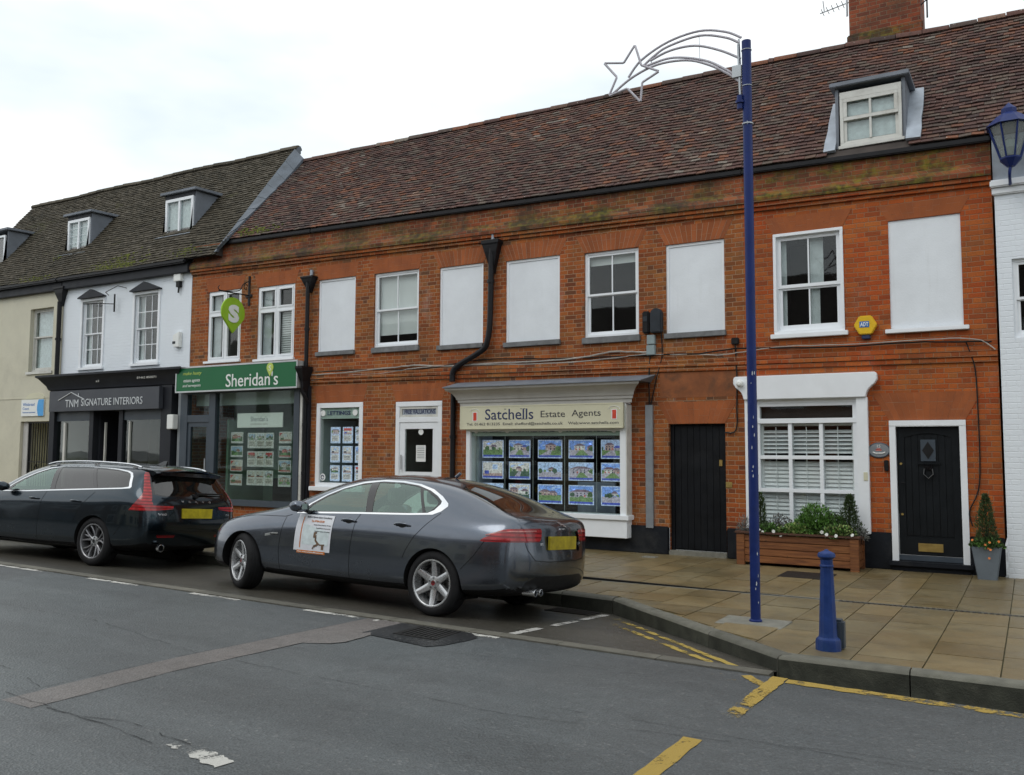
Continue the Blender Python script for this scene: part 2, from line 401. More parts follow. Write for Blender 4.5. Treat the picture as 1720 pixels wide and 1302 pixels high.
plain('plate_yellow_bright', (.44, .36, .012), .5, var=.30, scale=9)
plain('magnet_white', (.68, .70, .74), .45, var=.05, scale=9)
plain('orange_print', (.55, .17, .03), .5, var=.1)
plain('skin_print', (.50, .33, .25), .6, var=.1)
plain('kerb_stone', (.115, .112, .090), .8, var=.22, scale=9, bump=1.0, bscale=130, dirt=.6, dirtc=(.05, .055, .03), tint=True)
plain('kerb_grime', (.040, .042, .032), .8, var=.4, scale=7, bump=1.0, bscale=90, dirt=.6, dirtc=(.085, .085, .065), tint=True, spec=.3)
plain('concrete_strip', (.125, .118, .095), .6, var=.2, scale=5, bump=.8, bscale=120, dirt=.6, dirtc=(.05, .05, .032), tint=True)
plain('stone_plain', (.19, .185, .155), .8, var=.22, scale=9, bump=.8, bscale=130, dirt=.4, dirtc=(.08, .08, .05))
plain('grate_iron', (.02, .019, .018), .5, var=.3, bump=.5)
def paint(name, c, c2, coat=.75, metal=.35, r=.35):
    N = NT(name); v = N.obj()
    fl = N.noise(v, 900, 1); col = N.mix(N.gray(fl, [(.4, 0), (.6, 1)]), c, c2)
    dirt = N.gray(N.noise(v, 4, 5, .65), [(.45, 0), (.75, .22)])
    Z = N.xyz(v)[2]; low = N.m('MULTIPLY', N.m('SUBTRACT', .55, Z, clamp=True), 1.2)
    col = N.mix(N.m('MULTIPLY', N.m('ADD', dirt, N.m('MULTIPLY', low, N.noise(v, 9, 4)), clamp=True), .55), col, (.055, .053, .05))
    rr = N.m('ADD', N.m('MULTIPLY', dirt, .5), r)
    x = N.n('BsdfPrincipled'); N.put(x.inputs['Base Color'], col); N.put(x.inputs['Roughness'], rr); x.inputs['Metallic'].default_value = metal
    x.inputs['Coat Weight'].default_value = coat; N.put(x.inputs['Coat Roughness'], N.m('ADD', N.m('MULTIPLY', dirt, .35), .045))
    M[name] = N.done(x.outputs[0])
paint('paint_grey', (.084, .097, .120), (.132, .150, .180), metal=.92, r=.20)
paint('paint_navy', (.010, .019, .027), (.020, .036, .050), metal=.9, r=.20)
glass_mat('glass', (.92, .94, .935), 1.42)
glass_mat('glass_shop', (.90, .945, .92), 1.42)
glass_mat('glass_green', (.80, .90, .84), 1.42)
glass_mat('car_glass', (.50, .64, .57), 2.2, refl=(.80, 1.0, .93))
glass_mat('car_glass_dark', (.12, .13, .13), 1.8, dust=.01)
glass_mat('lamp_glass', (.7, .75, .75), 1.5, dust=.3)
def lens(name, c, c2):
    N = NT(name); v = N.obj()
    st = N.m('FRACT', N.m('MULTIPLY', N.xyz(v)[2], 24)); col = N.mix(N.gray(st, [(.30, 0), (.5, 1), (.95, .7)]), tuple(x * .45 for x in c), c2)
    col = N.mix(N.gray(N.noise(v, 11, 3), [(.45, 0), (.6, .6)]), col, tuple(x * .5 for x in c))
    M[name] = N.done(N.bsdf(col, .18, coat=.6, spec=.4))
lens('lens_red', (.34, .006, .010), (.46, .018, .022)); lens('lens_dark_red', (.16, .004, .008), (.24, .008, .012)); lens('lens_pink', (.62, .16, .15), (.70, .25, .22))

def tile_mat(name, stops, mossc, mosst):
    N = NT(name); v = N.obj()
    t = N.n('Attribute'); t.attribute_name = 'tint'; r, g, b = N.xyz(t.outputs['Vector'])
    col = N.ramp(r, stops)
    n1 = N.noise(v, 26, 5, .7); col = N.mix(N.gray(n1, [(.32, .55), (.58, 0)]), col, (.03, .024, .02))
    lich = N.gray(N.noise(v, 24, 2), [(.69, 0), (.74, .9)]); col = N.mix(lich, col, (.42, .41, .36))
    mo = N.gray(N.noise(N.scale(v, (.6, 1, 1)), 1.1, 8, .75), [(mosst, 0), (mosst + .12, .8)])
    col = N.mix(mo, col, mossc)
    M[name] = N.done(N.bsdf(col, .85, normal=N.bump(n1, .006, .8), spec=.3))
tile_mat('red_tile', [(0, (.056, .038, .035)), (.25, (.104, .056, .048)), (.45, (.135, .068, .054)), (.6, (.095, .070, .060)), (.72, (.13, .100, .080)), (.85, (.160, .076, .052)), (.95, (.22, .088, .048)), (1, (.22, .19, .16))], (.062, .060, .030), .60)
tile_mat('old_tile', [(0, (.042, .038, .026)), (.4, (.065, .056, .038)), (.75, (.082, .070, .048)), (1, (.12, .105, .08))], (.080, .085, .018), .60)
def asphalt(name, base, wet=0.0, brown=0.0, seam=True):
    N = NT(name); v = N.obj()
    fine = N.m('ADD', N.m('MULTIPLY', N.noise(v, 150, 4, .8), .45), N.m('MULTIPLY', N.noise(v, 48, 5, .8), .55)); stones = N.n('TexVoronoi'); stones.inputs['Scale'].default_value = 60; N.l(v, stones.inputs[0])
    big = N.noise(v, .45, 5, .6); mid = N.noise(v, 3.5, 6, .7)
    c0 = tuple(x * .62 for x in base); c1 = tuple(x * 1.35 for x in base)
    col = N.mix(N.gray(fine, [(.38, 0), (.62, 1)]), c0, c1)
    wn = N.xyz(stones.outputs['Color'])[0]
    col = N.mix(N.gray(wn, [(.94, 0), (.98, .28)]), col, (.24, .24, .23))
    col = N.mix(N.gray(N.noise(N.scale(v, (1.0, 1.8, 1)), 9, 6, .8), [(.54, 0), (.66, .5)]), col, tuple(x * .48 for x in base))
    trk = N.noise(N.scale(v, (.12, 1.0, 1)), 1.3, 5, .6); col = N.mix(N.gray(trk, [(.42, .40), (.50, 0)]), col, N.mix(1.0, col, (.66, .66, .66), 'MULTIPLY')); col = N.mix(N.gray(trk, [(.52, 0), (.64, .5)]), col, N.mix(1.0, col, (1.35, 1.35, 1.35), 'MULTIPLY'))
    col = N.mix(N.gray(big, [(.4, 0), (.62, .55)]), col, N.mix(1.0, col, (.80, .74, .72), 'MULTIPLY'))
    col = N.mix(N.gray(mid, [(.52, 0), (.74, .45)]), col, tuple(x * .5 for x in base))
    col = N.mix(N.gray(N.noise(v, 2.3, 7, .75), [(.63, 0), (.70, .45)]), col, tuple(x * .35 for x in base))
    h = N.m('ADD', N.m('MULTIPLY', fine, .5), N.m('MULTIPLY', stones.outputs['Distance'], .9))
    r = N.gray(big, [(.35, .42 - wet * .3), (.65, .68 - wet * .3)])
    M[name] = N.done(N.bsdf(col, r, normal=N.bump(h, .006, 1.0 - wet * .5), spec=.5))
asphalt('asphalt', (.082, .092, .095), wet=.35); asphalt('asphalt_bay', (.060, .056, .045), wet=.4); asphalt('asphalt_patch', (.150, .138, .130), wet=.2); asphalt('asphalt_wet', (.016, .017, .018), wet=.85)
def panel_mat(name, c):
    N = NT(name); v = N.obj()
    s1 = N.noise(N.scale(v, (7, 1, .55)), 1.5, 6, .7); s2 = N.noise(v, 2.2, 5, .6); s3 = N.noise(v, 40, 3, .7)
    col = N.mix(N.gray(s2, [(.35, 0), (.65, 1)]), tuple(x * .93 for x in c), c)
    col = N.mix(N.gray(s1, [(.58, 0), (.75, .14)]), col, (.45, .47, .45))
    col = N.mix(N.gray(s3, [(.68, 0), (.75, .35)]), col, (.35, .35, .33))
    M[name] = N.done(N.bsdf(col, .55, normal=N.bump(N.m('ADD', s3, N.m('MULTIPLY', s2, 2)), .004, .5)))
panel_mat('white_panel', (.78, .82, .86))
def worn(name, c, under, amount=.5, sc=5.0):
    N = NT(name); v = N.obj()
    w = N.noise(v, sc, 8, .82); k = N.gray(w, [(amount - .05, 0), (amount + .02, 1)])
    t = N.n('Attribute'); t.attribute_name = 'tint'; wear = N.xyz(t.outputs['Vector'])[0]
    k = N.gray(N.m('ADD', w, N.m('MULTIPLY', N.m('SUBTRACT', wear, .5), .45)), [(amount - .03, 0), (amount + .03, 1)])
    fine = N.noise(v, 150, 4, .8); cc = N.mix(N.gray(fine, [(.3, .35), (.6, 0)]), c, tuple(x * .45 for x in c))
    b = N.bsdf(cc, .62, normal=N.bump(fine, .005, .9)); tr = N.n('BsdfTransparent'); x = N.n('MixShader'); N.l(k, x.inputs[0]); N.l(tr.outputs[0], x.inputs[1]); N.l(b, x.inputs[2])
    M[name] = N.done(x.outputs[0])
worn('line_yellow', (.40, .27, .05), (.100, .104, .100)); worn('line_white', (.55, .54, .50), (.100, .104, .100)); worn('line_yellow_bay', (.42, .30, .06), (.095, .09, .075)); worn('line_white_bay', (.46, .45, .42), (.095, .09, .075))
def slab():
    N = NT('slab'); v = N.obj()
    n1 = N.noise(v, 60, 4, .7); n2 = N.noise(v, 1.3, 6, .65); n3 = N.noise(v, 5, 5, .7)
    col = N.mix(N.gray(n2, [(.35, 0), (.65, 1)]), (.175, .128, .058), (.205, .160, .082))
    col = N.mix(N.gray(n3, [(.46, 0), (.70, .50)]), col, (.085, .078, .048))
    col = N.mix(N.gray(n1, [(.3, .4), (.6, 0)]), col, (.08, .065, .035))
    col = N.mix(1.0, col, attr_col(N), 'MULTIPLY')
    M['slab'] = N.done(N.bsdf(col, N.gray(n2, [(.35, .30), (.65, .52)]), normal=N.bump(N.m('ADD', n1, N.m('MULTIPLY', n3, .6)), .004, .7)))
slab()
plain('slab_joint', (.085, .082, .042), .95, var=.4, scale=6, bump=.5)
def wood():
    N = NT('wood'); v = N.obj()
    g = N.noise(N.scale(v, (1.2, 9, 16)), 2.2, 5, .6, .6); k = N.noise(N.scale(v, (5, 5, 7)), 1.5, 2)
    col = N.ramp(g, [(.25, (.07, .022, .008)), (.5, (.17, .060, .018)), (.75, (.28, .115, .035))])
    col = N.mix(N.gray(k, [(.68, 0), (.74, .9)]), col, (.05, .016, .008))
    col = N.mix(1.0, col, attr_col(N), 'MULTIPLY')
    M['wood'] = N.done(N.bsdf(col, .55, normal=N.bump(g, .003, .5)))
wood(); plain('wood_dark', (.075, .032, .018), .6, var=.3, scale=6, bump=.3)
plain('concrete_far', (.15, .12, .10), .9, var=.15, scale=.6)
# photo-card colours (the lit cards sit on illuminated panels)
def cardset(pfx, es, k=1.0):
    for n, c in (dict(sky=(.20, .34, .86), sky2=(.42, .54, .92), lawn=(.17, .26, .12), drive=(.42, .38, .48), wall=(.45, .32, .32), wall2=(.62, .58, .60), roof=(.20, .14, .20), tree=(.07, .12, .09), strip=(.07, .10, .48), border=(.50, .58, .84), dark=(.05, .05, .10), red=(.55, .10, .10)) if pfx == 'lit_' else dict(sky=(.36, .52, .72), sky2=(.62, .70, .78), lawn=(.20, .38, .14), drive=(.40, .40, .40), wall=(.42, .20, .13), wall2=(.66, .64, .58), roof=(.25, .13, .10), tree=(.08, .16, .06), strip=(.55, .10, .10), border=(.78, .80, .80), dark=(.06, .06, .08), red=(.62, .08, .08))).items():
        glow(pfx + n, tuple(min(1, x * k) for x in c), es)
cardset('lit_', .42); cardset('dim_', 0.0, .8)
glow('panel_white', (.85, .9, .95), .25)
# ---------------------------------------------------------------- ground, road, parking bay, kerb, pavement
S, K = .0127, .07
def zroad(x): return -S * max(-70, min(70, x))
def zbay(x, y): return zroad(x) - K * (y + 7)
def zpav(x, y):
    z = .02 + .12 * (min(0, y) / 7) ** 2
    if x < -6: z += S * (-6 - max(-70, x))
    if x > 1: z -= S * (min(70, x) - 1)
    return z
XS = sorted(set([-400, -150, -70] + [x for x in range(-60, 61, 2)] + [70, 150, 400]))
g = MB()
def sheet(mb, xs, ys, zf):
    R = [mb.pts([(x, y, zf(x, y)) for x in xs]) for y in ys]
    for a, b in zip(R, R[1:]):
        for k in range(len(xs) - 1): mb._f((a[k], a[k + 1], b[k + 1], b[k]))
sheet(g, XS, [-400, -100, -40, 40, 100, 400], lambda x, y: zroad(x) - .55)
o = g.build('ground', 'asphalt'); tag(o, kind='structure')
g = MB(); sheet(g, XS, [-24, -20, -16, -12, -9, -7.16], lambda x, y: zroad(x)); tag(g.build('road', 'asphalt'), kind='structure')
def opp(x, y): return zroad(x) + .12
g = MB(); sheet(g, XS, [-30, -18.8], opp); g.face([(-70, -24, -1), (70, -24, -1), (70, -24, .9), (-70, -24, .9)]) if False else None
tag(g.build('far_pavement', 'slab_joint'), kind='structure')
# parking bay surface between the flush concrete strip and the kerb
CK = [(-1.73, -6.95), (-4.06, -4.80), (-4.75, -4.70), (-70, -4.70)]     # outer line of the kerb, from the corner to the left
def kerb_y(x):
    if x >= CK[0][0]: return -6.95
    return interp([p[0] for p in CK[::-1]], [p[1] for p in CK[::-1]], x)
bx = [x for x in XS if x < -6] + [-5.5, -5, -4.75, -4.4, -4.06, -3.6, -3.2, -2.8, -2.4, -2.0, -1.74]
g = MB(); rows = []
for k in range(6):
    rows.append(g.pts([(x, lerp(-6.99, kerb_y(x) + .02, k / 5), zbay(x, lerp(-6.99, kerb_y(x) + .02, k / 5))) for x in bx]))
for a, b in zip(rows, rows[1:]):
    for k in range(len(bx) - 1): g._f((a[k], a[k + 1], b[k + 1], b[k]))
tag(g.build('parking_bay', 'asphalt_bay'), kind='structure')
# flush concrete channel blocks
g = MB(); x = -1.75
rnd = random.Random(3)
while x > -45:
    L = .90; t = rnd.uniform(.8, 1.15); g.tint = t
    x0 = x - L + .006
    g.hexa([(x0, -7.155, zroad(x0) - .1), (x, -7.155, zroad(x) - .1), (x, -6.995, zroad(x) - .1), (x0, -6.995, zroad(x0) - .1), (x0, -7.155, zroad(x0) + .012), (x, -7.155, zroad(x) + .012), (x, -6.995, zroad(x) + .006), (x0, -6.995, zroad(x0) + .006)]) if x - L > -45 else None
    x -= L
tag(g.build('channel_strip', 'concrete_strip', bevel=0), kind='structure')
# pavement: base sheet plus individually laid slabs
def pav_front(x): return kerb_y(x) + (.185 if -4.12 < x < -1.72 else .130)
g = MB(); xs = [x for x in XS if -60 <= x < -6] + [-5.5, -5, -4.7, -4.4, -4.0, -3.6, -3.2, -2.8, -2.4, -2.0, -1.7, -1, 0, 1] + [x for x in XS if 1 < x <= 60]
rows = []
for k in range(9): rows.append(g.pts([(x, lerp(pav_front(x) - .06, .02, k / 8), zpav(x, lerp(pav_front(x) - .06, .02, k / 8)) - .012) for x in xs]))
for a, b in zip(rows, rows[1:]):
    for k in range(len(xs) - 1): g._f((a[k], a[k + 1], b[k + 1], b[k]))
tag(g.build('pavement_bedding', 'slab_joint'), kind='structure')
DR = -3.45
g = MB(); rnd = random.Random(11); x = 3.2; first = True
def slabbox(x0, x1, y0, y1):
    for c in (-4.75, -4.06, -1.73):
        if x0 + .03 < c < x1 - .03 and y0 < -4.2: slabbox(x0, c + .006, y0, y1); slabbox(c - .006, x1, y0, y1); return
    gp = .0052; t = rnd.uniform(.82, 1.16); r = rnd.uniform(-.04, .04); g.tint = (t * (1 + r), t, t * (1 - 1.5 * r)); dz = rnd.uniform(-.0025, .0025)
    a, b, c, d = x0 + gp, x1 - gp, y0 + gp, y1 - gp
    fa, fb = pav_front(a), pav_front(b)
    if fa > d - .03 and fb > d - .03: return
    if fa > d - .03: a = lerp(a, b, (fa - (d - .03)) / (fa - fb))
    if fb > d - .03: b = lerp(b, a, (fb - (d - .03)) / (fb - fa))
    if b - a < .03: return
    yl = max(c, pav_front(a)); yr = max(c, pav_front(b))
    q = [(a, yl), (b, yr), (b, d), (a, d)]
    g.hexa([(p[0], p[1], zpav(*p) - .03) for p in q] + [(p[0], p[1], zpav(*p) + dz) for p in q])
while x > -26:
    w = rnd.choice([.38, .42, .45, .50]); x0 = x - w
    y = rnd.uniform(-.55, -.05); segs = [(y, 0.0)] if y < -.12 else []
    y = min(y, 0) if segs else 0.0
    while y > -7.1:
        L = rnd.choice([.60, .60, .75, .45]); y1 = y - L
        if y > DR + .07 and y1 < DR + .07: y1 = DR + .07
        if abs(y - (DR + .07)) < 1e-6: y = DR - .07; y1 = y - L
        segs.append((y1, y)); y = y1
    for a, b in segs:
        if b - a > .03: slabbox(x0, x, a, b)
    x = x0
tag(g.build('pavement', 'slab'), kind='structure')
# linear slot drain with its bars
dr = empty('slot_drain', (-2.0, DR, .05), 'long dark slotted drain channel along the middle of the pavement', 'drain')
g = MB()
for xa, xb, w_ in ((-26, -1.9, .026), (-1.9, 3, .05)): g.hexa([(xa, DR - w_, zpav(xa, DR) - .03), (xb, DR - w_, zpav(xb, DR) - .03), (xb, DR + w_, zpav(xb, DR) - .03), (xa, DR + w_, zpav(xa, DR) - .03), (xa, DR - w_, zpav(xa, DR) - .008), (xb, DR - w_, zpav(xb, DR) - .008), (xb, DR + w_, zpav(xb, DR) - .008), (xa, DR + w_, zpav(xa, DR) - .008)])
g.build('channel', 'underbody', dr)
g = MB()
for xa, xb, w_ in ((-26, -1.9, .026), (-1.9, 3, .05)):
    for s_ in (-1, 1):
        a_, b_ = sorted((DR + s_ * w_, DR + s_ * .066)); n_ = 24
        for k in range(n_): p_, q_ = lerp(xa, xb, k / n_), lerp(xa, xb, (k + 1) / n_); g.hexa([(p_, a_, zpav(p_, DR) - .03), (q_, a_, zpav(q_, DR) - .03), (q_, b_, zpav(q_, DR) - .03), (p_, b_, zpav(p_, DR) - .03), (p_, a_, zpav(p_, DR) - .001), (q_, a_, zpav(q_, DR) - .001), (q_, b_, zpav(q_, DR) - .001), (p_, b_, zpav(p_, DR) - .001)])
g.build('edging', 'stone_plain', dr)
g = MB(); x = 3.0
while x > -1.9: z = zpav(x, DR); g.box(x, x + .03, DR - .048, DR + .048, z - .02, z - .002); x -= .055
g.build('grating', 'grate_iron', dr)
# kerbstones, one mesh, individually cut
g = MB(); rnd = random.Random(5)
def kerb_run(p, q, L=.91, top=None):
    P = Vector(p); Q = Vector(q); d = Q - P; n = max(1, round(d.length / L)); u = d.normalized(); w = Vector((-u.y, u.x))
    if w.y < 0: w = -w
    for k in range(n):
        a = P + d * (k / n) + u * .005; b = P + d * ((k + 1) / n) - u * .005
        g.tint = rnd.uniform(.82, 1.2); jz = rnd.uniform(-.004, .004); jo = w * rnd.uniform(-.004, .004)
        rings = []
        for e in (a, b):
            e = e + jo; zt = zpav(e.x, e.y + .12) + .004 + jz; i = e + w * .135
            c1 = e + w * .012; c2 = e + w * .035
            rings.append([(e.x - w.x * .01, e.y - w.y * .01, -.35), (c1.x - w.x * .012, c1.y - w.y * .012, zt - .03), (c1.x, c1.y, zt - .012), (c2.x, c2.y, zt), (i.x, i.y, zt), (i.x, i.y, -.35)])
        n0 = len(g.f); g.loft(rings)
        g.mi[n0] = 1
kerb_run((-1.73, -6.95), (16, -6.95)); kerb_run((-1.73, -6.95), (-4.06, -4.80)); kerb_run((-4.06, -4.80), (-4.75, -4.70), .7); kerb_run((-4.75, -4.70), (-40, -4.70))
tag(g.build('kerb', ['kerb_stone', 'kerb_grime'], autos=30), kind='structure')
# ---- markings (thin sheets just above the surface they are painted on)
def strip(mb, pts, w, zf, lift=.004, tints=None, n=1):
    P = [Vector(p) for p in pts]; L, R = [], []
    for i, p in enumerate(P):
        a = P[max(0, i - 1)]; b = P[min(len(P) - 1, i + 1)]; t = (b - a).normalized(); nn = Vector((-t.y, t.x))
        ww = (w[i] if isinstance(w, list) else w) / 2; L.append(p + nn * ww); R.append(p - nn * ww)
    l = mb.pts([(p.x, p.y, zf(p.x, p.y) + lift) for p in L]); r = mb.pts([(p.x, p.y, zf(p.x, p.y) + lift) for p in R])
    for i in range(len(P) - 1): mb._f((l[i], r[i], r[i + 1], l[i + 1]))
def sub(p, q, n): return [(lerp(p[0], q[0], k / n), lerp(p[1], q[1], k / n)) for k in range(n + 1)]
zr = lambda x, y: zroad(x)
def ragged(mb, p, q, w, zf, lift, jit=.01, n=14, seed=1, t0=.6, t1=.4):
    rr = random.Random(seed); pts = sub(p, q, n); t = (Vector(q) - Vector(p)).normalized(); nn = Vector((-t.y, t.x)); A, B = [], []
    for x, y in pts:
        a = Vector((x, y)) + nn * (w / 2 + rr.uniform(-jit, jit)); b = Vector((x, y)) - nn * (w / 2 + rr.uniform(-jit, jit)); A.append(a); B.append(b)
    l = mb.pts([(p.x, p.y, zf(p.x, p.y) + lift) for p in A]); r = mb.pts([(p.x, p.y, zf(p.x, p.y) + lift) for p in B])
    for i in range(n): mb.tint = lerp(t0, t1, i / n); mb._f((l[i], r[i], r[i + 1], l[i + 1]))
g = MB()
for k, (a, b) in enumerate([(-11.9, -10.9), (-9.95, -9.0), (-8.1, -7.35), (-6.4, -5.65), (-5.5, -5.1), (-4.60, -4.1)]): ragged(g, (a, -7.20), (b, -7.20), .075, zr, .004, .008, seed=k, t0=.62, t1=.50)
ragged(g, (-3.70, -10.64), (-4.20, -10.55), .12, zr, .004, .012, seed=30, t0=.72, t1=.42, n=20)
tag(g.build('white_lines', 'line_white'), kind='structure')
g = MB()
ragged(g, (-4.09, -6.97), (-4.09, -6.45), .085, zbay, .004, .008, seed=50, t0=.75, t1=.7); ragged(g, (-4.08, -6.2), (-4.08, -5.68), .08, zbay, .004, .008, seed=51, t0=.7, t1=.6); ragged(g, (-4.07, -5.55), (-4.07, -4.95), .08, zbay, .004, .008, seed=52, t0=.75, t1=.6)
tag(g.build('bay_line', 'line_white_bay'), kind='structure')
g = MB()
ragged(g, (-1.90, -7.24), (-1.66, -7.50), .085, zr, .004, .008, seed=7, t0=.8, t1=.3); ragged(g, (-2.10, -7.31), (-1.90, -7.48), .08, zr, .004, .01, seed=8, t0=.5, t1=.2)
ragged(g, (-1.66, -7.16), (-1.70, -8.36), .115, zr, .006, .006, seed=9, t0=.72, t1=.36, n=24)
ragged(g, (-1.60, -7.235), (.8, -7.235), .115, zr, .004, .010, seed=10, t0=.66, t1=.34, n=30); ragged(g, (.8, -7.235), (6, -7.235), .115, zr, .004, .010, seed=13, t0=.36, t1=.5, n=30)
ragged(g, (-1.76, -8.86), (-1.78, -10.2), .115, zr, .004, .006, seed=12, t0=.72, t1=.72)
tag(g.build('yellow_lines', 'line_yellow'), kind='structure')
g = MB()
ragged(g, (-3.86, -5.16), (-2.05, -7.00), .07, zbay, .004, .01, seed=20, t0=.40, t1=.72, n=30); ragged(g, (-3.74, -5.55), (-2.25, -6.98), .07, zbay, .004, .01, seed=21, t0=.40, t1=.62, n=30)
tag(g.build('bay_yellow_lines', 'line_yellow_bay'), kind='structure')
# brown trench reinstatement, wet area by the gully, joints and cracks
g = MB(); rr = random.Random(4); n_ = 30; A, Bb = [], []
for k in range(n_ + 1):
    y = lerp(-10.62, -7.17, k / n_); A.append((interp([-10.45, -9.2, -8.5, -7.2], [-5.86, -5.82, -5.74, -5.60], y) + rr.uniform(-.006, .006), y, zroad(-5.6) + .003)); Bb.append((interp([-10.6, -9.5, -8.87, -8.22, -8.2, -7.75, -7.7, -7.17], [-5.47, -5.49, -5.42, -5.36, -5.08, -5.08, -5.20, -5.18], y) + rr.uniform(-.006, .006), y, zroad(-5.4) + .003))
a_, b_ = g.pts(A), g.pts(Bb)
for i in range(n_): g._f((a_[i], b_[i], b_[i + 1], a_[i + 1]))
tag(g.build('trench_patch', 'asphalt_patch'), kind='structure')
g = MB(); g.face([(x, y, zroad(x) + .006) for x, y in [(-5.22, -7.72), (-5.10, -7.75), (-4.75, -7.80), (-4.42, -7.84), (-4.33, -7.72), (-4.26, -7.45), (-4.25, -7.30), (-4.4, -7.17), (-5.18, -7.17)]]); tag(g.build('wet_patch', 'asphalt_wet'), kind='structure')
plain('crack', (.034, .036, .037), .9, var=.3)
plain('puddle', (.070, .060, .050), .22, var=.3)
g = MB(); rr = random.Random(9)
def crack(pts, w=.012, j=.02):
    w *= .62
    P = []
    for a, b in zip(pts, pts[1:]):
        n = max(2, int((Vector(b) - Vector(a)).length / .06)); P += sub(a, b, n)[:-1]
    P.append(pts[-1]); off = 0; Q = []
    for x, y in P: off = off * .8 + rr.uniform(-j, j) * .6; Q.append((x + rr.uniform(-j, j) * .4, y + off))
    i = 0
    while i < len(Q) - 2:
        n = rr.randint(3, 12); seg = Q[i:i + n]
        if len(seg) > 1: strip(g, seg, [max(.002, w * rr.uniform(.2, 1.0)) for _ in seg], zr, .0045)
        i += n - 1 if rr.random() < .55 else n + rr.randint(1, 4)
crack([(-9.6, -8.75), (-7.66, -8.70), (-5.79, -9.05)], .008); crack([(-5.35, -9.04), (-2.82, -9.06), (-1.2, -8.70), (1, -8.6)], .009); crack([(-2.7, -8.78), (-1.33, -8.68), (0, -8.5)], .008)
crack([(-5.95, -10.50), (-5.6, -10.55), (-5.1, -10.55), (-4.3, -10.62)], .014, .02); crack([(-7.6, -10.1), (-6.5, -10.15), (-5.7, -10.35)], .008); crack([(-5.4, -10.55), (-4.7, -10.48), (-4.1, -10.55)], .012, .03)
crack([(-5.47, -10.6), (-5.49, -9.5), (-5.42, -8.87), (-5.36, -8.22), (-5.08, -8.2)], .008, .004); crack([(-5.86, -10.45), (-5.82, -9.2), (-5.74, -8.5), (-5.60, -7.2)], .008, .004)
crack([(-45, -7.168), (-1.75, -7.168)], .014, .002); crack([(-9, -7.65), (-7.4, -7.5)], .006); crack([(-6.9, -7.8), (-6.3, -7.9)], .006); crack([(-4.3, -7.9), (-3.2, -7.7), (-2.4, -7.62)], .006)
tag(g.build('road_cracks', 'crack'), kind='structure')
# gully grates and inspection covers
def grate(x0, x1, y0, y1, zf, label, nbars=9, along='y', lift=.008):
    e = empty('drain_grate', ((x0 + x1) / 2, (y0 + y1) / 2, zf((x0 + x1) / 2, (y0 + y1) / 2)), label, 'drain grate')
    P = lambda a, b, h: (a, b, zf(a, b) + h)
    def slabq(mb, a, b, c, d, h0, h1): mb.hexa([P(a, c, h0), P(b, c, h0), P(b, d, h0), P(a, d, h0), P(a, c, h1), P(b, c, h1), P(b, d, h1), P(a, d, h1)])
    m = MB(); w = .028
    for q in ((x0, x1, y0, y0 + w), (x0, x1, y1 - w, y1), (x0, x0 + w, y0 + w, y1 - w), (x1 - w, x1, y0 + w, y1 - w)): slabq(m, *q, .0, lift + .004)
    m.build('frame', 'grate_iron', e)
    m = MB(); slabq(m, x0 + w, x1 - w, y0 + w, y1 - w, .0, .0072); m.build('pit', 'underbody', e)
    m = MB()
    for k in range(nbars):
        if along == 'y': c = lerp(x0 + w, x1 - w, (k + .5) / nbars); slabq(m, c - .012, c + .012, y0 + w, y1 - w, .008, lift + .006)
        else: c = lerp(y0 + w, y1 - w, (k + .5) / nbars); slabq(m, x0 + w, x1 - w, c - .010, c + .010, .008, lift + .006)
    m.build('bar', 'grate_iron', e)
grate(-4.96, -4.50, -7.60, -7.19, zr, 'square iron drain grate with slanting bars set in the wet dark road surface', 8)
grate(-4.72, -4.18, -5.18, -4.86, zbay, 'iron drain grate in the parking bay against the kerb behind the grey saloon', 6, 'x')
def cover(x0, x1, y0, y1, label, mat, rnd_=False):
    z = zpav((x0 + x1) / 2, (y0 + y1) / 2); m = MB()
    if rnd_: m.cyl(((x0 + x1) / 2, (y0 + y1) / 2, z - .02), (x1 - x0) / 2, .026, 24)
    else: m.box(x0, x1, y0, y1, z - .02, z + .006)
    o = m.build('access_cover', mat, bevel=.004); tag(o, label, 'access cover')
    recenter(o, ((x0 + x1) / 2, (y0 + y1) / 2, z))
cover(-3.02, -2.35, -1.72, -1.05, 'dark rectangular access cover let into the slabs in front of the wooden planter', 'grate_iron')
cover(-5.42, -5.18, -.62, -.42, 'small pale square cover in the slabs by the wall left of the black door', 'stone_plain')
cover(-2.62, -2.0, -5.72, -5.25, 'grey concrete pad in the slabs at the foot of the blue post', 'stone_plain')
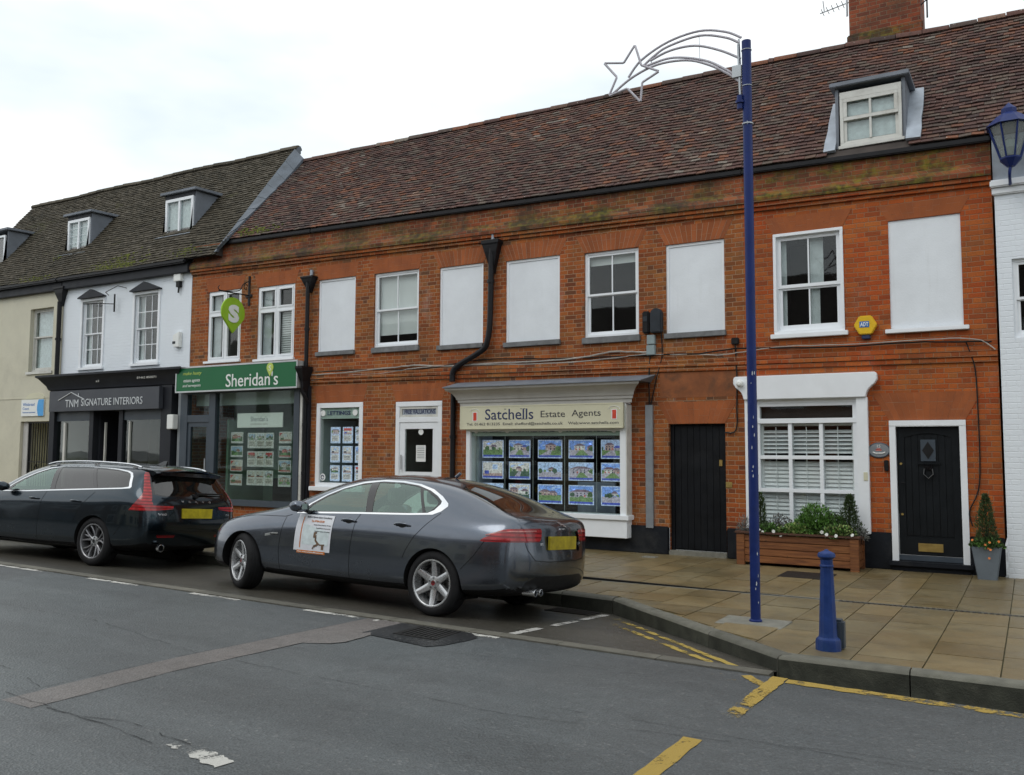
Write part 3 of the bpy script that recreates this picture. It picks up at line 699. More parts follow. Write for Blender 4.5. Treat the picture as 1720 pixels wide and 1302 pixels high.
# ---------------------------------------------------------------- building helpers
def wall(mb, x0, x1, z0, ztop, holes, y=0.0, depth=.16, zbot=None):
    """wall face at y with rectangular openings (xa,xb,za,zb); ztop may be a function of x; reveals go back by depth"""
    zt = ztop if callable(ztop) else (lambda x: ztop)
    holes = [(h[0], h[1], z0 if h[2] < z0 + .06 else h[2], h[3]) for h in holes]
    xs = sorted(set([x0, x1] + [h[0] for h in holes] + [h[1] for h in holes])); zs = sorted(set([z0] + [h[2] for h in holes] + [h[3] for h in holes]))
    for a, b in zip(xs, xs[1:]):
        cx = (a + b) / 2
        for k, c in enumerate(zs):
            last = k == len(zs) - 1; d = None if last else zs[k + 1]
            cz = c + .01 if last else (c + d) / 2
            if any(h[0] < cx < h[1] and h[2] < cz < h[3] for h in holes): continue
            if last: mb.face([(a, y, c), (b, y, c), (b, y, zt(b)), (a, y, zt(a))])
            else: mb.face([(a, y, c), (b, y, c), (b, y, d), (a, y, d)])
    for a, b, c, d in holes:
        e = y + depth; low = c < z0 + .06
        if low: c -= .45
        mb.face([(a, y, c), (a, e, c), (a, e, d), (a, y, d)]); mb.face([(b, e, c), (b, y, c), (b, y, d), (b, e, d)])
        mb.face([(a, y, d), (a, e, d), (b, e, d), (b, y, d)])
        if not low: mb.face([(a, e, c), (a, y, c), (b, y, c), (b, e, c)])
def frame(mb, x0, x1, z0, z1, y0, y1, w, wb=None):
    wb = w if wb is None else wb
    mb.box(x0, x1, y0, y1, z0, z0 + wb); mb.box(x0, x1, y0, y1, z1 - w, z1); mb.box(x0, x0 + w, y0, y1, z0 + wb, z1 - w); mb.box(x1 - w, x1, y0, y1, z0 + wb, z1 - w)
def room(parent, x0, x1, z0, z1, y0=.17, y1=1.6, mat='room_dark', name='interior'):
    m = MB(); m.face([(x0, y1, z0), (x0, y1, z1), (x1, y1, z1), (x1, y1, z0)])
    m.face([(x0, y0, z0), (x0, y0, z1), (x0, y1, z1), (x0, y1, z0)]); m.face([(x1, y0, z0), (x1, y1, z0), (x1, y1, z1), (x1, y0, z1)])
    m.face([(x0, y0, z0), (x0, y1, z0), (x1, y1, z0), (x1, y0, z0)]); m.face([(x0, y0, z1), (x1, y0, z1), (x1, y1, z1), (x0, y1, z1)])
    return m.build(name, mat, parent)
def pane(parent, x0, x1, z0, z1, y, mat='glass', name='glass'):
    return MB().box(x0, x1, y, y + .006, z0, z1).build(name, mat, parent)
def sash(b, x0, x1, z0, z1, up=(2, 1), lo=(2, 1), mid=.5, y=.05, w=.055, mat='white_paint', blind=None, sill=None, bar=.022, roomm='room_dark', curtains=False, lowsash=True):
    m = MB(); frame(m, x0, x1, z0, z1, y - .012, y + .09, w * .75, w * .9)
    a, c = x0 + w * .75, x1 - w * .75; zm = lerp(z0, z1, mid)
    iw = w * .8
    # lower sash set behind, upper sash in front
    zl0 = z0 + w * .9
    frame(m, a, c, zl0, zm + .012, y + .030, y + .062, iw, iw * 1.3); frame(m, a, c, zm - .018, z1 - w * .75, y + .0005, y + .029, iw * .85)
    for (p0, p1, q0, q1, (nx, nz), yy) in ((a + iw, c - iw, zl0 + iw * 1.3, zm - iw + .012, lo, y + .034), (a + iw * .85, c - iw * .85, zm - .018 + iw * .85, z1 - w * .75 - iw * .85, up, y + .004)):
        for k in range(1, nx): xx = lerp(p0, p1, k / nx); m.box(xx - bar / 2, xx + bar / 2, yy, yy + .018, q0, q1)
        for k in range(1, nz): zz = lerp(q0, q1, k / nz); m.box(p0, p1, yy + .001, yy + .017, zz - bar / 2, zz + bar / 2)
    f = m.build('window', mat, b, bevel=0)
    g = MB(); g.box(a + .01, c - .01, y + .045, y + .049, zl0 + .01, zm); g.box(a + .01, c - .01, y + .015, y + .019, zm, z1 - w); g.build('glass', 'glass', f)
    if blind:
        q = MB()
        for (bx0, bx1, bz0, bz1) in blind[1:]: q.box(bx0, bx1, y + .10, y + .108, bz0, bz1)
        q.build('blind' if blind[0] != 'curtain' else 'curtain', blind[0], f)
    if sill: MB().box(x0 - .03, x1 + .03, -.05, .12, z0 - sill[1], z0).build('sill', sill[0], f, bevel=.006)
    room(b, x0 - .1, x1 + .1, z0 - .2, z1 + .15, mat=roomm)
    return f
def blank(b, x0, x1, z0, z1, y=.03, sill=('stone_sill', .09), rim=True):
    m = MB(); m.box(x0 - .0, x1 + .0, y + .012, y + .05, z0, z1)
    f = m.build('blind_window', 'white_panel', b, bevel=.004)
    m = MB(); e = .045
    if rim: m.box(x0, x0 + e, y - .004, y + .011, z0, z1 - e); m.box(x1 - e, x1, y - .004, y + .011, z0, z1 - e); m.box(x0, x1, y - .004, y + .011, z1 - e, z1); m.build('frame', 'white_paint', f)
    if sill: MB().box(x0 - .03, x1 + .02, -.055, .10, z0 - sill[1], z0).build('sill', sill[0], f, bevel=.008)
def arch(b, x0, x1, z, h=.34, splay=.16, n=None, y=-.004, name='flat_arch', jn=.004, t=(.9, 1.12)):
    """gauged flat arch of tapering rubbed bricks"""
    n = n or max(9, int((x1 - x0) / .072)); m = MB(); rr = random.Random(int(x0 * 100)); q = MB()
    X = lambda f, zz: lerp(x0 - splay * zz, x1 + splay * zz, f)
    q.prism([(x0, z + .002), (x1, z + .002), (x1 + splay, z + h), (x0 - splay, z + h)], 'y', y + .002, .10)
    for k in range(n):
        f0, f1 = k / n, (k + 1) / n; m.tint = rr.uniform(*t); yy = y + rr.uniform(-.0015, .0015)
        cut = rr.choice([.36, .64]) if rr.random() < .9 else None
        for (a, c) in ((0, cut), (cut, 1)) if cut else ((0, 1),):
            g0, g1 = a + (.012 if a else 0), c
            m.prism([(X(f0, g0) + jn * .5, z + h * g0), (X(f1, g0) - jn * .5, z + h * g0), (X(f1, g1) - jn * .5, z + h * g1), (X(f0, g1) + jn * .5, z + h * g1)], 'y', yy, .05)
    a = m.build(name, 'rubbed_brick', b); q.build('mortar_bed', 'mortar', a); return a
def tiles(b, x0, x1, ey, ez, pitch, L, mat, sag=None, skip=(), gauge=.105, tw=.165, seed=1, clipR=None, jz=.006):
    """hand-made clay tiles laid course by course on a slope; ez may be a function of x"""
    rr = random.Random(seed); m = MB(); p = radians(pitch); cs, sn = cos(p), sin(p); ezf = ez if callable(ez) else (lambda x: ez)
    sg = sag or (lambda x, s: 0)
    n = int(L / gauge); blotch = [rr.uniform(0, 6.28) for _ in range(6)]
    for r in range(n + 1):
        s = r * gauge; x = x0 - (tw * .5 if r % 2 else 0) + rr.uniform(-.02, .02)
        while x < x1:
            a, c = max(x0, x), min(x1, x + tw - .004); x += tw
            if c - a < .02: continue
            cx = (a + c) / 2; y_ = ey + s * cs
            if any(q[0] < cx < q[1] and q[2] < s < q[3] for q in skip): continue
            j = rr.uniform(-jz, jz); tl = rr.uniform(-.006, .006); s0 = s - .02 + rr.uniform(-.006, .006); s1 = s + gauge + .02
            def P(xx, ss, h):
                o_ = sg(xx, ss); return (xx, ey + ss * cs - h * sn, ezf(xx) + ss * sn + h * cs + o_)
            h0 = .042 + j; h1 = .012
            k = rr.random(); bl = .5 + .5 * sin(cx * .9 + blotch[0]) * sin(s * 1.3 + blotch[1])
            m.tint = (max(0, min(1, .85 * k + .30 * (bl - .5) + .07)), rr.random(), 0)
            A = [P(a, s0, h0 + tl), P(c, s0, h0 - tl), P(c, s1, h1 - tl), P(a, s1, h1 + tl)]; B = [P(a, s0, h0 + tl - .018), P(c, s0, h0 - tl - .018)]; 
            i = m.pts(A + B); m._f((i[0], i[1], i[2], i[3])); m._f((i[4], i[5], i[1], i[0])); 
            j2 = m.pts([P(a, s1, h1 - .02), P(c, s1, h1 - .02)]); m._f((i[4], i[0], i[3], j2[0])); m._f((i[1], i[5], j2[1], i[2]))
    o = m.build('roof', mat, b)
    # boarding under the tiles and the rear slope
    q = MB(); N = 12; R = []
    for k in range(N + 1):
        xx = lerp(x0, x1, k / N); e = ezf(xx); t = L
        R.append([(xx, ey, e - .02), (xx, ey + t * cs, e + t * sn - .02 + sg(xx, t)), (xx, ey + 2 * t * cs, e - .02)])
    I = [q.pts(a) for a in R]
    for a, c in zip(I, I[1:]): q._f((a[0], c[0], c[1], a[1])); q._f((a[1], c[1], c[2], a[2]))
    q._f(I[0]); q._f(I[-1][::-1])
    q.build('roof_boarding', 'slate_under', o)
    return o
plain('slate_under', (.05, .04, .035), .9, var=.3)
def ridge(o, x0, x1, y, zf, mat, seed=2, L=.42, r=.11):
    rr = random.Random(seed); m = MB(); x = x0
    while x < x1 - .05:
        e = min(x + L, x1); m.tint = (rr.random(), rr.random(), 0); j = rr.uniform(-.008, .008)
        rings = []
        for xx, k in ((x, 1.06), (e - .012, .96)):
            z = zf(xx) + j; rings.append([(xx, y + cos(t) * r * k * 1.1, z + sin(t) * r * k * .9) for t in [pi * q / 7 - .15 + .3 * q / 7 * 1 for q in range(8)]])
        m.loft(rings); x = e
    return m.build('ridge_tiles', mat, o, autos=50)
def downpipe(b, path, r=.045, hop=None, mat='black_iron', name='downpipe'):
    m = MB(); m.tube(crom(path, 3) if len(path) > 2 else path, r, 10)
    for a, c in zip(path, path[1:]):
        A, B = Vector(a), Vector(c); d = (B - A).length; n = int(d / 1.1)
        for k in range(1, n + 1):
            p = A.lerp(B, k / (n + 1)); u = (B - A).normalized() * .03; m.tube([p - u, p + u], r * 1.3, 10)
    o = m.build(name, mat, b, autos=40)
    if hop:
        x, y, z, w, h = hop; q = MB(); q.loft([[(x - w * k, y - .14 * k2, zz), (x + w * k, y - .14 * k2, zz), (x + w * k, y + .03, zz), (x - w * k, y + .03, zz)] for k, k2, zz in ((.22, .3, z - h), (.4, .55, z - h * .75), (.8, .9, z - h * .35), (1.0, 1, z - h * .15), (1.12, 1.1, z - h * .1), (1.12, 1.1, z))]); q.build('hopper', mat, o, bevel=.004)
    return o
def shell(mb, x0, x1, z0, zt, ydeep=6.0):
    """side and rear walls of a building so that it is a closed volume"""
    mb.face([(x0, ydeep, z0), (x0, 0.0, z0), (x0, 0.0, zt), (x0, ydeep, zt)]); mb.face([(x1, 0.0, z0), (x1, ydeep, z0), (x1, ydeep, zt), (x1, 0.0, zt)]); mb.face([(x1, ydeep, z0), (x0, ydeep, z0), (x0, ydeep, zt), (x1, ydeep, zt)])
zb = lambda x: 5.49 + .020 * (-x - .3)
zt = lambda x: 6.19 + .021 * (-x - .35)
XB, XJ, XR = -13.2, -3.855, -.33
def brick_house(name, loc, label, x0, x1, holes, roofx, wmat, pmat, seed, skip=(), zlow=.46):
    b = empty(name, loc, label, 'building')
    m = MB(); wall(m, x0, x1, zlow, zb, holes); shell(m, x0, x1, zlow, 6.2); m.build('wall', wmat, b)
    m = MB(); m.sbox(x0, x1, -.045, .02, zb, lambda x: zb(x) + .055); m.sbox(x0, x1, -.085, .02, lambda x: zb(x) + .062, lambda x: zb(x) + .125)
    m.build('cornice', wmat, b, bevel=.004)
    m = MB(); n = 24; R = []
    for k in range(n + 1):
        x = lerp(x0, x1, k / n); R.append([(x, .02, zb(x) + .127), (x, -.115, zb(x) + .127), (x, -.12, zb(x) + .20), (x, -.02, zb(x) + .33), (x, .02, zb(x) + .33)])
    m.loft(R); m.build('weathered_ledge', pmat, b)
    m = MB(); m.sbox(x0, x1, 0.004, .3, lambda x: zb(x) + .328, lambda x: zt(x) - .01); m.build('parapet', 'brick_parapet' if pmat == 'brick_dark' else pmat, b)
    m = MB(); m.sbox(max(x0, -15.95), x1, -.075, .01, lambda x: zt(x) - .075, lambda x: zt(x) + .005); m.build('gutter', 'black_iron', b, bevel=.015)
    rid = lambda x: interp([-16, -12, -8, -6, -2.5, -1.2, 6], [9.15, 9.125, 9.095, 9.12, 9.085, 9.01, 8.98], x)
    sn50 = sin(radians(50)); sag = lambda x, s: (s / 3.7) * (rid(x) - .10 - zt(x) - .03 - 3.7 * sn50) + .012 * sin(x * 2.1 + s * 1.3) * sin(pi * min(1, s / 3.7))
    ro = tiles(b, roofx[0], roofx[1], -.04, lambda x: zt(x) + .03, 50, 3.70, 'red_tile', sag, skip, seed=seed)
    ry = -.04 + 3.75 * cos(radians(50)); ridge(ro, roofx[0], roofx[1], ry, lambda x: rid(x) - .095, 'red_tile', seed)
    return b
# ======================= brick house with the green shop
holesA = [(-16.40, -15.32, 3.74, 5.37), (-14.79, -13.67, 3.71, 5.34), (-17.0, -13.25, .46, 3.42)]
A = brick_house('brick_house', (-15.1, 0, .15), 'red brick house with two white casement windows above a green shop sign', -16.98, XB, holesA[:2] + [(-16.9, -13.3, .47, 3.42)], (-15.85, XB), 'brick', 'brick_dark', 21)
for k, (x0, x1, z0, z1) in enumerate(holesA[:2]):
    m = MB(); y = .02; frame(m, x0, x1, z0, z1, y, y + .08, .055); c = (x0 + x1) / 2 + .02; m.box(c - .035, c + .035, y, y + .075, z0 + .055, z1 - .055)
    zt_ = lerp(z0, z1, .68); m.box(x0 + .055, c - .035, y, y + .075, zt_ - .03, zt_ + .03); m.box(c + .035, x1 - .055, y + .001, y + .075, zt_ - .03, zt_ + .03)
    for (a, b_, c0, c1) in ((x0 + .055, c - .035, z0 + .055, zt_ - .03), (c + .035, x1 - .055, z0 + .055, zt_ - .03), (x0 + .055, c - .035, zt_ + .03, z1 - .055), (c + .035, x1 - .055, zt_ + .03, z1 - .055)):
        frame(m, a, b_, c0, c1, y - .012, y + .04, .038)
    f = m.build('window', 'white_paint', A, bevel=.003); pane(f, x0 + .06, x1 - .06, z0 + .06, z1 - .06, y + .045)
    q = MB(); q.box(x0 + .07, x0 + .32, .12, .14, z0 + .05, z1 - .05); q.build('curtain', 'curtain', f)
    if k: 
        q = MB()
        for j in range(22): q.box(c + .05, x1 - .07, .12, .135, z0 + .1 + j * .05, z0 + .135 + j * .05)
        q.build('blind', 'blind', f)
    MB().box(x0 - .07, x1 + .04, -.06, .1, z0 - .05, z0).build('sill', 'white_paint', f, bevel=.006)
    room(A, x0 - .1, x1 + .1, z0 - .2, z1 + .1, mat='room_wall')
    arch(A, x0 - .02, x1 + .02, z1, .30, .10, jn=.0015, t=(.96, 1.04))
# shopfront
yS = -.10
sf = MB(); fx = [(-17.10, -16.86), (-16.13, -15.92), (-13.50, -13.34)]
for a, b_ in fx: sf.box(a, b_, yS - .03, yS + .10, .47, 3.06)
sf.box(-16.86, -16.13, yS - .025, yS + .09, 2.33, 2.50); sf.box(-16.86, -16.13, yS - .025, yS + .09, 2.98, 3.06); sf.box(-15.92, -13.50, yS - .025, yS + .09, 2.99, 3.06)
sf.box(-15.92, -13.34, yS - .06, yS + .12, .47, .60)
shop = sf.build('shopfront', 'slate_blue', A, bevel=.004)
MB().box(-13.34, -13.27, yS - .01, .02, .47, 3.06).build('frame', 'old_white', shop); MB().box(-13.27, -13.12, -.08, .02, .2, 3.06).build('pilaster', 'charcoal', shop, bevel=.006)
MB().box(-17.22, -17.10, -.10, .02, .2, 3.06).build('pilaster', 'trunking', shop, bevel=.006)
pane(shop, -15.92, -13.50, .60, 2.99, yS + .03, 'glass_shop'); pane(shop, -16.86, -16.13, 2.50, 2.98, yS + .03, 'glass_shop', 'fanlight')
d = MB(); frame(d, -16.86, -16.13, .25, 2.33, yS, yS + .06, .10, .2); d = d.build('door', 'slate_blue', A, bevel=.004); pane(d, -16.76, -16.23, .45, 2.23, yS + .03, 'glass_green'); 
MB().tube([(-16.20, yS - .05, 1.1), (-16.20, yS - .05, 1.5)], .012, 8).build('handle', 'silver', d)
m = MB(); m.box(-15.95, -13.27, -.09, .16, .10, .475); m.build('stall_riser', 'brick', A)
MB().box(-16.2, -15.94, -.09, .16, .10, .475).build('stall_riser', 'brick', A)
m = MB(); m.box(-17.3, -13.0, .17, 1.5, .30, .34, 0); m.box(-17.3, -13.0, .17, 1.5, 3.3, 3.34, 1); m.box(-17.3, -13.0, 1.4, 1.5, .34, 3.3, 1); m.box(-17.34, -17.3, .17, 1.4, .3, 3.3, 1); m.box(-13.1, -13.05, .17, 1.4, .3, 3.3, 1)
m.box(-16.9, -13.3, .16, .2, 2.72, 3.3, 2); m.box(-16.0, -15.93, .3, 1.4, .34, 2.4, 1); m.box(-15.0, -14.2, .8, 1.3, .34, 1.05, 3); m.box(-14.0, -13.5, .9, 1.3, .34, 1.9, 3)
m.build('interior', ['room_floor', 'room_green', 'frost', 'room_dark'], A)
m = MB(); m.loft([[(-13.36 + 0 - w, y0, z), (-13.36 + w, y0, z), (-13.36 + w, -.03, z), (-13.36 - w, -.03, z)] for w, y0, z in ((.03, -.10, 2.9), (.035, -.11, 3.15), (.10, -.20, 3.40), (.12, -.22, 3.44), (.12, -.22, 3.50))]) if False else m.loft([[(-13.17 - w, y0, z), (-13.17 + w, y0, z), (-13.17 + w, -.03, z), (-13.17 - w, -.03, z)] for w, y0, z in ((.03, -.24, 2.95), (.035, -.25, 3.15), (.09, -.34, 3.38), (.10, -.36, 3.42), (.10, -.36, 3.47))]); m.tube([(-13.17, -.28, 3.0), (-13.12, -.22, 2.85), (-13.10, -.13, 2.7)], .04, 8); m.build('hopper', 'black_iron', A)
# mossy lead verge above is part of the white house roof
# ======================= long middle house
W3 = [('b', -12.98, -11.96, 3.78, 5.33), ('w', -11.46, -10.33, 3.79, 5.32), ('b', -9.83, -8.82, 3.74, 5.28), ('b', -8.32, -7.19, 3.71, 5.25), ('w', -6.70, -5.67, 3.70, 5.22), ('b', -5.18, -4.18, 3.68, 5.19)]
holesB = [(a, b_, c, d_) for _, a, b_, c, d_ in W3] + [(-12.96, -11.70, .95, 2.69), (-10.86, -9.74, .46 + .02, 2.67), (-9.05, -5.95, .55, 2.45), (-5.15, -4.20, .47, 2.165)]
Bh = brick_house('brick_house', (-8.5, 0, .05), 'long red brick house with four blind white panels above a cream signed shop', XB, XJ, holesB, (XB, XJ), 'brick', 'brick_dark', 22)
for k, a, b_, c, d_ in W3:
    if k == 'b': blank(Bh, a, b_, c, d_)
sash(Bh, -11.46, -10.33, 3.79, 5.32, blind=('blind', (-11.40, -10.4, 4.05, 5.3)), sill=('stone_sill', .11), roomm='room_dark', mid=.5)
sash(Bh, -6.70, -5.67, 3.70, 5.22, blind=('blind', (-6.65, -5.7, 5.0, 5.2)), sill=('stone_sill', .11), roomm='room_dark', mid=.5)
for k, (kk, a, b_, c, d_) in enumerate(W3): arch(Bh, a, b_, d_ + .002, .30, .16 if k > 1 else .08, jn=.008 if k > 1 else .0015, t=(.8, 1.15) if k > 1 else (.95, 1.04))
# string course (three stepped brick courses) for both houses to its right
zs = lambda x: 2.985 + .011 * (-x - .4)
def string(b, x0, x1, mt='brick'):
    m = MB(); m.sbox(x0, x1, -.03, .02, zs, lambda x: zs(x) + .07); m.sbox(x0, x1, -.05, .02, lambda x: zs(x) + .075, lambda x: zs(x) + .145); m.sbox(x0, x1, -.035, .02, lambda x: zs(x) + .15, lambda x: zs(x) + .22)
    m.build('string_course', mt, b, bevel=.005)
string(Bh, XB + .02, XJ)
arch(Bh, -12.96, -11.70, 2.70, .36, .12, jn=.0015, t=(.92, 1.08)); arch(Bh, -10.86, -9.74, 2.68, .34, .12, jn=.002, t=(.92, 1.1)); arch(Bh, -5.15, -4.20, 2.17, .36, .20, jn=.003, t=(.85, 1.12))
m = MB(); m.sbox(-5.3, -4.0, -.003, .02, lambda x: 2.60, lambda x: zs(x) - .01); m.build('rubbed_panel', 'string_brick', Bh)
# lettings window
m = MB(); frame(m, -12.96, -11.70, .95, 2.69, -.01, .12, .10, .08); lw = m.build('window', 'white_paint', Bh, bevel=.005); pane(lw, -12.87, -11.79, 1.02, 2.6, .03, 'glass_shop')
MB().box(-13.06, -11.62, -.10, .1, .86, .95).build('sill', 'white_paint', lw, bevel=.008)
MB().box(-12.87, -11.79, .04, .046, 2.36, 2.60).build('frosted_strip', 'frost', lw)
text('lettering', 'LETTINGS', -12.68, -12.06, 2.48, .085, .026, 'ink_navy', lw, .002, weight=.015)
for cx, cz, r in ((-12.80, 2.48, .065), (-11.93, 2.48, .065), (-12.78, 1.14, .075)):
    q = MB(); q.cyl((cx, .022, cz), r, .006, 20, 'y'); e = q.build('round_sticker', 'sign_white', lw)
    q = MB(); q.tube([(cx + r * .55 * cos(t), .019, cz + r * .55 * sin(t)) for t in [k * .7 for k in range(9)]], r * .12, 5); q.build('emblem', 'ink_navy' if r > .07 else 'ink_grey', e) if r > .07 else None
room(Bh, -13.05, -11.55, .8, 2.8, .17, 2.4, 'room_dark'); MB().box(-12.96, -11.7, .18, .5, .9, .95).build('display_shelf', 'frost', Bh)
MB().box(-12.95, -12.90, .1, 1.2, .95, 2.35).build('side_panel', 'frost', Bh)
# valuations door
m = MB(); frame(m, -10.86, -9.74, .47, 2.67, -.005, .10, .095, .02); m.box(-10.77, -9.83, .0, .09, 2.26, 2.36); fr_ = m.build('door_frame', 'white_paint', Bh, bevel=.005)
m = MB(); frame(m, -10.765, -9.835, .49, 2.26, .015, .07, .13, .80); dr_ = m.build('door', 'white_paint', Bh, bevel=.005); pane(dr_, -10.64, -9.96, 1.3, 2.14, .04, 'glass_shop')
m = MB(); frame(m, -10.765, -9.835, 2.36, 2.575, .012, .06, .05); fl = m.build('fanlight', 'old_white', Bh, bevel=.003); MB().box(-10.71, -9.88, .03, .036, 2.41, 2.53).build('glass', 'lead_light', fl)
text('lettering', 'FREE VALUATIONS', -10.66, -9.92, 2.47, .09, .026, 'ink_navy', fl, .002, weight=.01)
MB().box(-10.37, -10.14, .032, .036, 1.49, 1.81).build('notice', 'sign_white', dr_)
m = MB(); [m.box(-10.34, -10.17, .029, .031, 1.77 - k * .035, 1.78 - k * .035) for k in range(7)]; m.build('notice_text', 'trunking', dr_)
q = MB(); q.cyl((-10.26, .034, 2.07), .06, .004, 20, 'y'); q.build('round_sticker', 'sign_white', dr_)
MB().tube([(-10.70, -.02, 1.33), (-10.70, -.02, 1.62)], .016, 8).build('handle', 'silver', dr_); room(Bh, -10.95, -9.6, .3, 2.8, .17, 1.5, 'room_wall')
# big bay shopfront
yb = -.20
m = MB(); m.box(-9.05, -8.96, yb, .12, .62, 2.52); m.box(-5.95, -5.83, yb, .12, .62, 2.52); m.box(-9.10, -5.78, yb - .05, .12, .56, .64); m.box(-9.06, -5.82, yb - .015, .11, .26, .56); m.box(-9.05, -5.83, yb + .005, .12, 2.06, 2.53)
bay = m.build('shopfront', 'white_paint', Bh, bevel=.006)
m = MB(); m.box(-5.83, -5.815, yb - .02, .02, .6, 2.5); m.build('bead', 'old_white', bay)
pane(bay, -8.96, -5.95, .64, 2.08, yb + .06, 'glass_shop')
prof = [(.03, 2.53), (-.22, 2.53), (-.23, 2.60), (-.25, 2.60), (-.26, 2.655), (-.275, 2.655), (-.29, 2.70), (-.33, 2.76), (-.38, 2.80), (-.43, 2.83), (-.445, 2.87), (.03, 2.87)]
R = [[(x - dx * s_, y, z) for (y, z) in prof for dx in [(-y - .22) * (1 if x < -7 else -1) if y < 0 else -.25 * (1 if x < -7 else -1)]] for x, s_ in ((-9.17, 1), (-5.72, 1))]
m = MB(); m.loft(R); m.build('cornice', 'cornice_grey', bay, autos=35)
m = MB(); m.hexa([(-9.42, -.47, 2.872), (-5.46, -.47, 2.872), (-5.46, .03, 2.872), (-9.42, .03, 2.872), (-9.42, -.47, 2.885), (-5.46, -.47, 2.885), (-5.36, .03, 3.01), (-9.38, .03, 3.01)]); m.build('lead_capping', 'lead', bay)
MB().box(-8.96, -5.95, yb + .08, yb + .086, 1.98, 2.08).build('frosted_strip', 'frost', bay)
for s_, a, b_ in (('SALES', -8.72, -8.30), ('COMMERCIAL', -8.08, -7.22), ('MORTGAGES', -6.98, -6.20)): text('lettering', s_, a, b_, 2.085, .075, yb + .055, 'ink_navy', bay, .002, weight=.02)
for cx in (-8.86, -8.19, -7.10, -6.08): q = MB(); q.cyl((cx, yb + .05, 2.075), .045, .006, 16, 'y'); q.build('round_sticker', 'sign_white', bay)
m = MB(); m.box(-9.05, -5.85, .13, 3.2, .5, .56, 0); m.box(-9.05, -5.85, 3.1, 3.2, .56, 2.6, 1); m.box(-9.1, -9.05, .13, 3.2, .5, 2.6, 1); m.box(-5.88, -5.83, .17, 3.2, .5, 2.6, 1); m.box(-9.05, -5.85, .13, 3.2, 2.55, 2.6, 0)
m.box(-8.95, -8.9, 0, .5, .64, 2.06, 2); m.box(-7.2, -6.45, .75, .8, .56, 1.15, 2); m.box(-8.4, -7.6, 1.6, 2.2, .56, 1.25, 3)
m.build('interior', ['room_floor', 'room_dark', 'lead_light', 'wicker'], Bh)
m = MB()
for cx in (-8.93, -8.35, -7.76, -7.12, -6.50, -5.97): m.tube([(cx + .02, .02, .66), (cx + .02, .02, 2.05)], .004, 5)
m.build('display_wires', 'silver', bay)
# plinth, black door
m = MB(); m.box(-9.05, -5.17, -.03, .05, .02, .475); m.build('plinth', 'plinth_paint', Bh, bevel=.01)
m = MB(); m.box(-4.185, -3.86, -.03, .05, .02, .50); m.build('plinth', 'plinth_paint', Bh, bevel=.01)
MB().box(XB, -9.06, -.012, .05, .05, .47).build('plinth', 'plinth_paint', Bh)
m = MB(); m.box(-5.15, -4.2, .10, .14, .10, 2.165)
for k in range(8): m.box(-5.08 + k * .108, -5.08 + k * .108 + .104, .088, .11, .12, 2.13)
m.box(-5.15, -5.085, .07, .12, .09, 2.165); m.box(-4.215, -4.2, .07, .12, .09, 2.165); dr_ = m.build('door', 'door_black', Bh, bevel=.003)
MB().box(-4.33, -4.28, .075, .09, 1.48, 1.58).build('handle', 'brass', dr_); MB().box(-5.16, -4.19, -.03, .12, .0, .095).build('step', 'stone_plain', Bh, bevel=.01)
MB().box(-4.20, -4.10, -.008, .01, 1.14, 1.23).build('bell_plate', 'brass', Bh)
m = MB(); m.box(-3.93, -3.86, -.006, .01, .5, 5.5) if False else None
# downpipes
downpipe(Bh, [(-8.58, -.10, 5.55), (-8.60, -.10, 4.2), (-8.66, -.10, 3.75), (-8.78, -.10, 3.58), (-9.30, -.10, 3.33), (-9.43, -.10, 3.20), (-9.44, -.10, 3.02)], .055, (-8.58, -.02, 5.66, .17, .62)); downpipe(Bh, [(-9.44, -.06, 2.9), (-9.45, -.06, .10)], .05)
MB().tube([(-8.57, -.06, 5.62), (-8.57, -.06, 5.84)], .035, 8).build('rainwater_spout', 'lead_light', Bh)
downpipe(Bh, [(-13.2, -.10, 5.3), (-13.2, -.10, .2)], .045, (-13.19, -.02, 5.42, .16, .34)); MB().tube([(-13.15, -.06, 5.40), (-13.14, -.05, 5.56)], .035, 8).build('rainwater_spout', 'lead_light', Bh)
# ======================= right hand house
holesC = [(-3.39, -2.34, 3.55, 5.15), (-1.70, -.74, 3.52, 5.15), (-3.72, -2.18, .50, 2.50), (-1.72, -.78, .461, 2.15)]
Ch = brick_house('brick_house', (-2.1, 0, .02), 'red brick house with grey dormer, white shuttered window and dark front door', XJ, XR, holesC, (XJ, .6), 'brick_red', 'brick_mossy', 23, skip=[(-2.50, -1.33, -.1, 1.38)])
string(Ch, XJ, XR, 'brick_red')
f = sash(Ch, -3.39, -2.34, 3.55, 5.15, blind=('curtain', (-3.35, -3.22, 3.6, 5.1), (-2.86, -2.72, 3.6, 4.3), (-2.86, -2.66, 4.3, 5.1)), mid=.47, w=.075)
MB().box(-3.44, -2.29, -.07, .1, 3.48, 3.55).build('sill', 'white_paint', f, bevel=.006)
m = MB(); frame(m, -3.39, -2.34, 3.55, 5.15, -.02, .04, .045); m.build('architrave', 'white_paint', f, bevel=.004)
m = MB(); m.box(-1.70, -.74, .02, .05, 3.52, 5.15); f = m.build('blind_window', 'white_panel', Ch); MB().box(-1.77, -.67, -.07, .05, 3.46, 3.52).build('sill', 'white_paint', f, bevel=.006)
arch(Ch, -3.39, -2.34, 5.153, .27, .14, jn=.001, t=(.97, 1.03)); arch(Ch, -1.70, -.74, 5.153, .24, .14, jn=.001, t=(.97, 1.03))
arch(Ch, -1.76, -.76, 2.185, .40, .22, jn=.002, t=(.9, 1.1))
m = MB(); frame(m, -1.76, -.76, .15, 2.175, -.03, .10, .085, .001); m.box(-1.76, -.76, -.035, -.005, 2.10, 2.178); m.build('door_frame', 'white_paint', Ch, bevel=.006)
